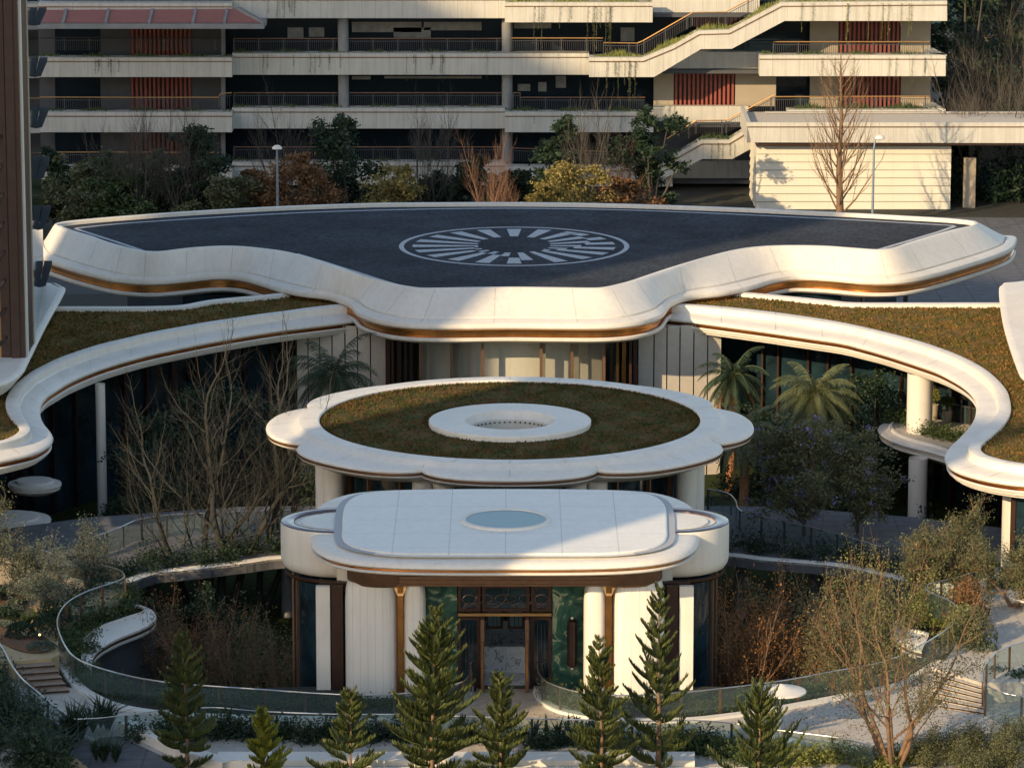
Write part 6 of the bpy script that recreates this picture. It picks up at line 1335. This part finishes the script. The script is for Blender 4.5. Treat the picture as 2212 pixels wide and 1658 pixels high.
# ---------------------------------------------------------------- trees between the pavilion and the car park
crowns = [(180, 300, 5.2, 7.5, 'leaf_olive', 'grey green shrub tree at the left end of the back row'), (290, 299, 5.0, 7.5, 'leaf_mid', 'low green shrub tree right of the first one in the back row'), (415, 299, 8.2, 6.5, 'leaf_dark', 'dark leafy tree before the left louvres of the terraced building'),
 (490, 296, 5.0, 6.5, 'leaf_olive', 'low olive shrub tree left of the street lamp'), (660, 296, 6.4, 6.6, 'leaf_rust', 'rusty orange shrub tree right of the street lamp'), (755, 300, 8.6, 7.0, 'leaf_dark', 'tall dark evergreen between rusty and yellow shrubs'),
 (850, 293, 6.2, 6.4, 'leaf_yellow', 'yellow-leaved shrub tree, left one of the two yellow'), (1035, 300, 6.0, 4.2, 'leaf_dark', 'narrow dark evergreen beside the reddish bare tree'), (1205, 302, 8.6, 4.8, 'leaf_dark', 'tall dark evergreen behind the right yellow shrub'),
 (1245, 293, 6.3, 7.0, 'leaf_yellow', 'yellow-leaved shrub tree, right one of the two yellow'), (1410, 303, 8.8, 5.6, 'leaf_dark', 'tall dark evergreen before the lower outdoor stairs'), (1165, 292, 4.9, 3.0, 'leaf_yellow', 'small yellow bush left of the right yellow tree'), (115, 302, 6.2, 3.6, 'leaf_dark', 'dark tree by the bronze tower'), (560, 300, 4.6, 5.0, 'leaf_rust', 'low brown shrub left of the street lamp post'),
 (235, 303, 5.6, 6.5, 'leaf_mid', 'green shrub tree behind the first two of the back row'), (345, 302, 5.8, 6.5, 'leaf_olive', 'olive green shrub tree below the left louvres'), (930, 300, 4.4, 6.0, 'leaf_dark', 'low dark shrub right of the left yellow tree'), (1335, 298, 4.4, 5.5, 'leaf_rust', 'low brownish shrub right of the right yellow tree'), (1120, 303, 4.2, 4.5, 'leaf_dark', 'low dark shrub between the reddish bare trees and the evergreen')]
for i, (px, Y, H, W, lf, lb) in enumerate(crowns):
    crown_tree('roadside_tree', lb, (fx(px, Y, 2), Y, 0), H, W, lf, 8000, .3 if 'yellow' not in lf else .26, 200 + i, zlow=.15, group='trees before the terraced building')
fb = dict(lv=4, n=4, ang=30, ratio=.6, up=.13, wob=.09, seg=4, t0=.25, rr=.55, h0=.42)
for i, (px, Y, H, st, bk, lb) in enumerate(((300, 298, 11.5, 4, 'bark_dark', 'bare grey tree before the left louvres'), (390, 298, 11.2, 4, 'bark_dark', 'bare grey tree right of the left louvres'), (610, 300, 11.6, 4, 'bark_dark', 'bare dark tree behind the street lamp'), (690, 302, 7.4, 3, 'bark_dark', 'bare dark tree between the street lamp and the evergreen'), (930, 299, 11.4, 5, 'bark_dark', 'bare dark tree between the two yellow shrubs'), (1050, 295, 10.2, 3, 'bark_red', 'reddish bare tree with few last leaves in the back row'), (1090, 294, 5.8, 4, 'bark_red', 'smaller reddish bare tree beside the taller one'), (1275, 300, 11.5, 4, 'bark_dark', 'bare dark tree behind the right yellow shrub'), (1330, 303, 7.8, 4, 'bark_red', 'thin bare tree left of the stairs evergreen'), (240, 299, 10.5, 4, 'bark_dark', 'thin bare tree at the left end of the back row'))):
    tree('bare_roadside_tree', lb, (fx(px, Y, 2), Y, 0), H, fb, bk, seed=230 + i, stems=st, lean=.2, r0=.1, group='bare trees before the terraced building')
tb = Vector((fx(1812, 300, 2), 300, 0)); rnd = random.Random(77)
e = empty('bare_ginkgo', tuple(tb), 'tall straight bare tree in sun before the gatehouse', 'tree'); mb = MB(); tips = []
Ht = 13.2; ps = [tb + Vector((math.sin(i) * .06, 0, Ht * i / 12)) for i in range(13)]; mb.tube(ps, [.3 * (1 - i / 12.6) + .015 for i in range(13)], 8)
for k in range(40):
    z = 1.4 + (Ht - 2.2) * (k / 40); a = k * 2.4; L = 4.4 * (1 - z / Ht) ** .6 + .6; grow(mb, tips, tb + Vector((0, 0, z)), Vector((math.cos(a) * .8, math.sin(a) * .5, .75)).normalized(), L * .75, .065 * (1 - z / Ht) + .02, 2, dict(lv=2, n=4, ang=28, ratio=.5, up=.13, wob=.08, seg=4, t0=.25, rr=.5), rnd)
mb.build('trunk', M['bark_tan'], e, 60)
# trees at the far right behind the gatehouse
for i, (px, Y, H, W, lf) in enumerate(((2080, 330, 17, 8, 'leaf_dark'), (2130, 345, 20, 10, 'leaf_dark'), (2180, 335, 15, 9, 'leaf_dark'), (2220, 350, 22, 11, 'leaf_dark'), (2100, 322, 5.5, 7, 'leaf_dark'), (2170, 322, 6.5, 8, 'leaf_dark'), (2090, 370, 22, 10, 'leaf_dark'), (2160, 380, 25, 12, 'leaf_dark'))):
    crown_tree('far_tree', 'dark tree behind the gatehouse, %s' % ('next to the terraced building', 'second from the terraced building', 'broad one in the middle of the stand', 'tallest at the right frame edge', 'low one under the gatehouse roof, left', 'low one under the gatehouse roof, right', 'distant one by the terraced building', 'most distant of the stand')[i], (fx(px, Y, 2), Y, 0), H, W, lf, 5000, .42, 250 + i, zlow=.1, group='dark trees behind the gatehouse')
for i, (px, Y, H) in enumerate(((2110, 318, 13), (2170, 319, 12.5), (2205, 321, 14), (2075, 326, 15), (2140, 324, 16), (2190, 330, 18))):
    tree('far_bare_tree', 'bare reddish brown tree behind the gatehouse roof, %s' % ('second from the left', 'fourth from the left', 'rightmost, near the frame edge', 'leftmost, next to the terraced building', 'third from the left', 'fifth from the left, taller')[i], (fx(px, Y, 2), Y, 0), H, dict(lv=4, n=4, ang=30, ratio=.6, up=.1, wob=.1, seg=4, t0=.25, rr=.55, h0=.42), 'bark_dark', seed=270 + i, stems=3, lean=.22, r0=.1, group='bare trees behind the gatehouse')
shrub_bank('hedge', 'dark thicket seen through the open side of the gatehouse', [Vector((33.5, 317, 0)), Vector((60, 318, 0))], 0, 5, 4.2, 9000, 'leaf_dark', .4, 265)
# planter grass and trailing vines on the terraced building
def planter(label, pts, Y, h, lf, seed, dens=26):
    rnd = random.Random(seed); mb = MB(); q = [at(a, b, Y) for a, b in pts]
    for i in range(len(q) - 1):
        L = (q[i + 1] - q[i]).length
        for k in range(int(L * dens)):
            p = q[i].lerp(q[i + 1], rnd.random()) + Vector((0, rnd.uniform(0, .9), -.05)); a = rnd.random() * 6.28; w = .05; hh = h * rnd.uniform(.3, 1.2) * (.6 + .4 * math.sin(p.x * 1.7))
            mb.tri(p + Vector((-w, 0, 0)), p + Vector((w, 0, 0)), p + Vector((math.cos(a) * .12, math.sin(a) * .12, hh)))
    return tag(mb.build('planter_grass', M[lf]), label, 'grass', 'planter grass on the terraced building', 'stuff')
planter('bright green planter grass beside the upper stairs', [(1282,122),(1389,122),(1455,95),(1510,64),(1575,62),(1688,4),(2040,1)], 320.9, .55, 'leaf_bright', 301, 60)
planter('planter grass along the lower stairs parapet', [(1390,370),(1455,334),(1516,300),(1575,300),(1612,278)], 320.9, .5, 'leaf_mid', 302, 50)
planter('green planter grass on the top middle balcony', [(1092,4),(1405,4)], 321.4, .35, 'leaf_bright', 303, 60)
planter('planter grass on the right balcony band', [(1645,118),(2035,118)], 321.6, .35, 'leaf_mid', 304, 50)
planter('hedge-like planter grass just above the gatehouse roof', [(1705,236),(2025,235)], 321.6, .55, 'leaf_mid', 305, 70)
planter('dry planter grass on the middle balcony above the yellow shrub', [(1092,241),(1408,241)], 321.6, .45, 'leaf_mid', 306, 50)
for j, y in enumerate((123, 241, 359)): planter('shaded planter grass on the left balcony band, row %s from the top' % ('one', 'two', 'three')[j], [(84, y), (498, y)], 321.6, .4, 'leaf_mid', 310 + j, 40)
for j, y in enumerate((114, 232, 349)): planter('shaded planter grass on the middle balcony band, row %s from the top' % ('one', 'two', 'three')[j], [(503, y), (1088, y)], 323.1, .35, 'leaf_mid', 315 + j, 36)
def vines(label, xs, y0, Y, Ls, lf, seed):
    rnd = random.Random(seed); mb = MB()
    for px, L in zip(xs, Ls):
        p = at(px, y0, Y); n_ = int(L * 14)
        for k in range(n_): leafq(mb, p + Vector((rnd.gauss(0, .045) + .06 * math.sin(k * .3), rnd.uniform(-.05, 0), -L * k / n_)), .1 * rnd.uniform(.6, 1.4), rnd)
        mb.tube([p, p - Vector((0, 0, L * .5)), p - Vector((0, 0, L))], .012, 3)
    return tag(mb.build('hanging_vines', M[lf]), label, 'vines', 'vines hanging from the balconies', 'stuff')
def vx(x0, x1, n_, seed, l0, l1): rr = random.Random(seed); return [rr.uniform(x0, x1) for _ in range(n_)], [rr.uniform(l0, l1) for _ in range(n_)]
for i, (x0, x1, n_, y, Y, l0, l1, lf, lb) in enumerate(((1105, 1330, 16, 14, 320.9, 1.0, 4.2, 'leaf_olive', 'long vines hanging from the top middle balcony'), (1295, 1375, 12, 132, 320.3, 1.0, 4.0, 'leaf_olive', 'vines hanging from the foot of the upper stairs'), (1700, 2020, 11, 8, 320.3, 1.0, 3.6, 'leaf_bright', 'vines hanging from the top right balcony'), (1700, 2000, 8, 125, 320.9, .5, 2.2, 'leaf_olive', 'vines hanging from the right balcony band'), (205, 290, 7, 128, 320.9, .5, 1.5, 'leaf_dark', 'dark vines on the left balcony band'), (560, 740, 9, 118, 322.4, .6, 2.6, 'leaf_mid', 'vines on the middle balcony band left of the column'), (870, 1075, 9, 118, 322.4, .5, 2.2, 'leaf_mid', 'vines on the middle balcony band right of the column'), (570, 650, 8, 2, 322.4, .5, 1.4, 'leaf_mid', 'vines on the uppermost middle band'), (1520, 1590, 6, 310, 320.3, .5, 2.4, 'leaf_olive', 'vines hanging from the lower stairs parapet'), (1110, 1400, 8, 250, 320.9, .3, 1.2, 'leaf_mid', 'short vines on the balcony above the right yellow shrub'))):
    xs, Ls = vx(x0, x1, n_, 400 + i, l0, l1); vines(lb, xs, y, Y, Ls, lf, 420 + i)

# loose plants standing up from the planted roofs
def roof_plants(parent, inside, bounds, z, n_, m_, seed):
    r_ = random.Random(seed); mb = MB(); k = 0
    while k < n_:
        x = r_.uniform(bounds[0], bounds[1]); y = r_.uniform(bounds[2], bounds[3]); 
        if not inside(x, y): continue
        k += 1
        if math.sin(x * 1.7) * math.cos(y * 1.3) + r_.uniform(-1.2, 1.2) < 0: continue
        a = r_.random() * 6.28; w = r_.uniform(.03, .09); h = r_.uniform(.03, .16); mb.tri((x - w * math.cos(a), y - w * math.sin(a), z), (x + w * math.cos(a), y + w * math.sin(a), z), (x + r_.uniform(-.06, .06), y + r_.uniform(-.06, .06), z + h))
    o = mb.build('roof_plants', M[m_], parent); o['kind'] = 'stuff'
roof_plants(flo, lambda x, y: 4.1 < math.hypot(x - fc.x, y - fc.y) < 9.35, (fc.x - 9.4, fc.x + 9.4, fc.y - 9.4, fc.y + 9.4), 7.04, 26000, 'sedum', 1)
def pip(poly):
    def f(x, y):
        c = False; j = len(poly) - 1
        for i in range(len(poly)):
            xi, yi = poly[i][0], poly[i][1]; xj, yj = poly[j][0], poly[j][1]
            if (yi > y) != (yj > y) and x < (xj - xi) * (y - yi) / (yj - yi) + xi: c = not c
            j = i
        return c
    return f
for w_, G_, B_, sg in ((wr, Gr, BKr, 1), (wl_, Gl, BKl, -1)):
    g_ = PP(G_, 5.85); b_ = PP(B_, 5.85); pl_ = g_ + b_[::-1]
    roof_plants(w_, pip(pl_), ((7, 29.5) if sg > 0 else (-29.5, -7)) + (195, 243), 5.67, 22000, 'sedum_tile', 3 + sg)
# ================================================================ small things
def street_lamp(px, ytop, Y, label, dirx):
    t = at(px, ytop, Y); x = fx(px, Y, 3); e = empty('street_lamp', (x, Y, 0), label, 'street lamp', 'street lamps')
    mb = MB(); mb.tube([(x, Y, 0), (x, Y, t.z * .5), (x + .02 * dirx, Y, t.z - .9), (x + .1 * dirx, Y, t.z - .3), (x + .3 * dirx, Y, t.z - .12)], [.11, .09, .07, .06, .05], 8); mb.build('pole', M['steel_blue'], e, 60)
    mb = MB(); mb.lathe([(.02, .2), (.16, .18), (.3, .08), (.36, -.06), (.3, -.1), (.02, -.12)], (x + (.42 if dirx else 0) * dirx, Y, t.z - .15), 16); mb.build('lamp_head', M['white'], e, 50)
M['steel_blue'] = mat('blue_grey_pole', (0.2, 0.25, 0.3), 0.5, 0.3)
street_lamp(600, 315, 290, 'grey street lamp with a domed head behind the helipad roof, on the left', 0)
street_lamp(1884, 293, 291, 'grey street lamp with a side-mounted head before the gatehouse', 1)
# parasol
b = P(1684, 1592, 0); e = empty('parasol', (b.x, b.y, 0), 'white flat parasol on a slim pole on the sunny terrace', 'parasol')
mb = MB(); mb.tube([(b.x, b.y, 0), (b.x, b.y, 2.1)], .035, 8); mb.lathe([(.3, 0), (.3, .06), (.05, .08)], (b.x, b.y, 0), 24); mb.build('pole', M['white'], e, 50)
mb = MB(); mb.lathe([(.04, .33), (.3, .22), (1.08, .02), (1.1, -.03), (1.04, -.04), (.04, .2)], (b.x, b.y, 2.05), 40); mb.build('canopy', M['white'], e, 50)
# a white oval bench and a round stool
b = P(1675, 1620, 0); mb = MB(); mb.lathe([(.01, .5), (.85, .48), (1.0, .4), (1.02, .3), (.85, .05), (.8, 0)], (b.x, b.y, 0), 40, sx=1.0, sy=.6); tag(mb.build('round_bench', M['white'], None, 60), 'smooth oval white bench below the parasol', 'bench')
b = P(2230, 1308, .9); e = empty('round_table', (b.x, b.y, .9), 'round pale stone table at the right edge of the sunny terrace', 'table')
mb = MB(); mb.lathe([(.01, .5), (1.1, .5), (1.15, .45), (1.1, .38), (.01, .36)], (b.x, b.y, .9), 40); mb.build('table_top', M['white'], e, 40)
mb = MB(); mb.lathe([(.4, .37), (.3, .2), (.5, 0)], (b.x, b.y, .9), 24); mb.build('table_base', M['white'], e, 50)
# stools and chairs
def stool(px, py, z, label, h=.5, group=None):
    b = P(px, py, z); e = empty('stool', tuple(b), label, 'stool', group)
    mb = MB(); mb.lathe([(.01, h + .05), (.3, h + .05), (.32, h + .02), (.3, h), (.01, h)], b, 20); mb.build('seat', M['rail_dark'], e, 40)
    for k in range(4):
        a = 1.57 * k + .6; mb = MB(); mb.bar(b + Vector((.26 * math.cos(a), .26 * math.sin(a), 0)), b + Vector((.24 * math.cos(a), .24 * math.sin(a), h)), .035, .035); mb.build('leg', M['rail_dark'], e)
stool(2096, 1372, .9, 'dark four-legged stool beside the reddish bush')
def chair(px, py, z, rz, label):
    b = P(px, py, z); e = empty('garden_chair', tuple(b), label, 'chair', 'chairs on the left terrace')
    def loc(x, y, zz_): return b + Vector((x * math.cos(rz) - y * math.sin(rz), x * math.sin(rz) + y * math.cos(rz), zz_))
    mb = MB(); mb.box(loc(0, 0, .44), (.55, .52, .06), rz); mb.build('seat', M['bark_red'], e)
    mb = MB()
    for k in range(6): mb.bar(loc(-.24 + .096 * k, .25, .46), loc(-.24 + .096 * k, .33, .95), .04, .025)
    mb.bar(loc(-.28, .33, .95), loc(.28, .33, .95), .05, .05); mb.build('backrest', M['bark_red'], e)
    for sx in (-1, 1):
        for sy in (-1, 1): mb = MB(); mb.bar(loc(sx * .25, sy * .23, 0), loc(sx * .24, sy * .22, .45), .045, .045); mb.build('leg', M['bark_red'], e)
        mb = MB(); mb.bar(loc(sx * .28, -.2, .66), loc(sx * .28, .28, .66), .05, .04); mb.bar(loc(sx * .28, -.2, .44), loc(sx * .28, -.2, .66), .04, .04); mb.build('armrest', M['bark_red'], e)
chair(93, 1312, .9, .4, 'brown slatted garden chair beside the olive trunk'); chair(118, 1290, .9, -1.0, 'brown slatted garden chair nearer the glass railing')
# pots on the balcony
for i, (px, py, h) in enumerate(((2016, 905, .85), (2045, 912, .7))):
    b = P(px, py, 1.0); e = empty('potted_plant', tuple(b), ('tall ribbed pot with a round green plant on the balcony', 'shorter ribbed pot with a spreading plant on the balcony')[i], 'potted plant')
    mb = MB(); mb.lathe([(.2, 0), (.27, h * .6), (.28, h), (.24, h), (.22, h - .08), (.01, h - .1)], b, 24); mb.build('pot', M['tan_panel'], e, 40)
    rnd = random.Random(i); mb = MB()
    for k in range(500):
        u = Vector((rnd.gauss(0, 1), rnd.gauss(0, 1), rnd.gauss(0, 1))).normalized() * (.42 if i == 0 else .5) * rnd.random() ** .4; leafq(mb, b + Vector((u.x, u.y, h + .5 + u.z * (1 if i == 0 else .6))), .14, rnd)
    mb.build('foliage', M['leaf_bright' if i == 0 else 'leaf_mid'], e)
    mb = MB(); mb.tube([b + Vector((0, 0, h - .1)), b + Vector((0, 0, h + .4))], .02, 5); mb.build('stem', M['bark'], e)
# path light in the bed
b = P(86, 1392, 1.0); e = empty('bed_light', tuple(b), 'small lit garden spike lamp in front of the agave', 'lamp')
mb = MB(); mb.tube([b, b + Vector((0, 0, .45))], .02, 6); mb.build('spike', M['rail_dark'], e)
M['lit'] = mat('lit_lamp', (1, .7, .3), .5); M['lit'].node_tree.nodes['Principled BSDF'].inputs['Emission Color'].default_value = (1, .55, .15, 1); M['lit'].node_tree.nodes['Principled BSDF'].inputs['Emission Strength'].default_value = 3.0
mb = MB(); mb.lathe([(.001, .05), (.045, .02), (.045, -.03), (.001, -.05)], b + Vector((0, 0, .48)), 10); mb.build('bulb', M['lit'], e, 60)
# rocks in the bed
for i, (px, py, s_) in enumerate(((36, 1290, .35), (44, 1298, .28))):
    b = P(px, py, 1.0); bm = bmesh.new(); bmesh.ops.create_icosphere(bm, subdivisions=2, radius=s_); rnd = random.Random(i)
    for v in bm.verts: v.co *= rnd.uniform(.8, 1.15); v.co.z *= .7
    me = bpy.data.meshes.new('rock'); bm.to_mesh(me); bm.free(); me.materials.append(M['mulch']); o = bpy.data.objects.new('rock', me); COL.objects.link(o); o.location = b + Vector((0, 0, .1)); tag(o, ('larger brown rock beside the agaves', 'smaller brown rock in front of the larger one')[i], 'rock')

# ---------------------------------------------------------------- person on the deck
def person(px, py, label):
    b = P(px, py, 0.0); e = None
    J = dict(pel=(0, 0, .95), sp=(0, .01, 1.15), ch=(0, 0, 1.36), nk=(0, -.01, 1.5), hd=(.01, -.03, 1.58), ht=(.01, -.03, 1.70),
             sl=(-.19, 0, 1.42), el=(-.25, .02, 1.14), wl=(-.14, -.17, 1.05), hl=(-.08, -.22, 1.08), sr=(.19, 0, 1.42), er=(.26, .0, 1.15), wr=(.2, -.2, 1.14), hr=(.15, -.27, 1.18),
             pl=(-.1, 0, .9), kl=(-.11, -.03, .5), al=(-.12, .02, .09), tl=(-.13, -.16, .03), pr=(.1, 0, .9), kr=(.12, -.02, .5), ar=(.14, .03, .09), tr=(.16, -.15, .03))
    Rr = dict(pel=.15, sp=.14, ch=.16, nk=.06, hd=.085, ht=.08, sl=.075, el=.055, wl=.038, hl=.035, sr=.075, er=.055, wr=.038, hr=.035, pl=.1, kl=.07, al=.05, tl=.04, pr=.1, kr=.07, ar=.05, tr=.04)
    E = [('pel', 'sp'), ('sp', 'ch'), ('ch', 'nk'), ('nk', 'hd'), ('hd', 'ht'), ('ch', 'sl'), ('sl', 'el'), ('el', 'wl'), ('wl', 'hl'), ('ch', 'sr'), ('sr', 'er'), ('er', 'wr'), ('wr', 'hr'), ('pel', 'pl'), ('pl', 'kl'), ('kl', 'al'), ('al', 'tl'), ('pel', 'pr'), ('pr', 'kr'), ('kr', 'ar'), ('ar', 'tr')]
    ks = list(J); me = bpy.data.meshes.new('person'); me.from_pydata([J[k] for k in ks], [(ks.index(a), ks.index(c)) for a, c in E], []); me.update()
    o = bpy.data.objects.new('person', me); COL.objects.link(o); o.location = b; o.rotation_euler.z = .5
    o.modifiers.new('skin', 'SKIN')
    for i, k in enumerate(ks):
        me.skin_vertices[0].data[i].radius = (Rr[k], Rr[k] * (.75 if k in ('pel', 'sp', 'ch') else 1)); 
    me.skin_vertices[0].data[0].use_root = True
    s = o.modifiers.new('sub', 'SUBSURF'); s.levels = 2; s.render_levels = 2
    me.materials.append(M['black_cloth'])
    # head with skin tone, hair and fingers as children
    def child(nm, mb, m_): c = mb.build(nm, M[m_], o, 60); c.matrix_parent_inverse = Matrix.Identity(4); return c
    mb = MB(); mb.lathe([(.001, .1), (.07, .07), (.088, 0), (.08, -.05), (.05, -.1), (.001, -.12)], (.01, -.045, 1.62), 16); child('face', mb, 'skin')
    mb = MB(); mb.lathe([(.001, .11), (.08, .08), (.1, .02), (.098, -.02), (.09, -.06)], (.01, -.02, 1.64), 16); child('hair', mb, 'black_cloth')
    for (hx, hy, hz, sg) in ((-.08, -.22, 1.08, 1), (.15, -.27, 1.18, -1)):
        mb = MB(); mb.box((hx, hy - .03, hz), (.08, .09, .03))
        for f in range(4): mb.tube([(hx - .03 + .02 * f, hy - .07, hz), (hx - .03 + .02 * f, hy - .11 - .008 * (f in (1, 2)), hz - .005), (hx - .03 + .02 * f, hy - .135, hz - .025)], [.009, .008, .007], 5)
        mb.tube([(hx + sg * .035, hy - .01, hz), (hx + sg * .06, hy - .05, hz + .01), (hx + sg * .05, hy - .075, hz + .01)], [.01, .009, .008], 5); child('hand', mb, 'skin')
    return tag(o, label, 'person')
M['black_cloth'] = mat('black_clothes', (0.012, 0.014, 0.022), .85); M['skin'] = mat('skin', (0.45, 0.27, 0.19), .6)
person(594.6, 1151, 'person in black standing on the deck behind the glass railing')
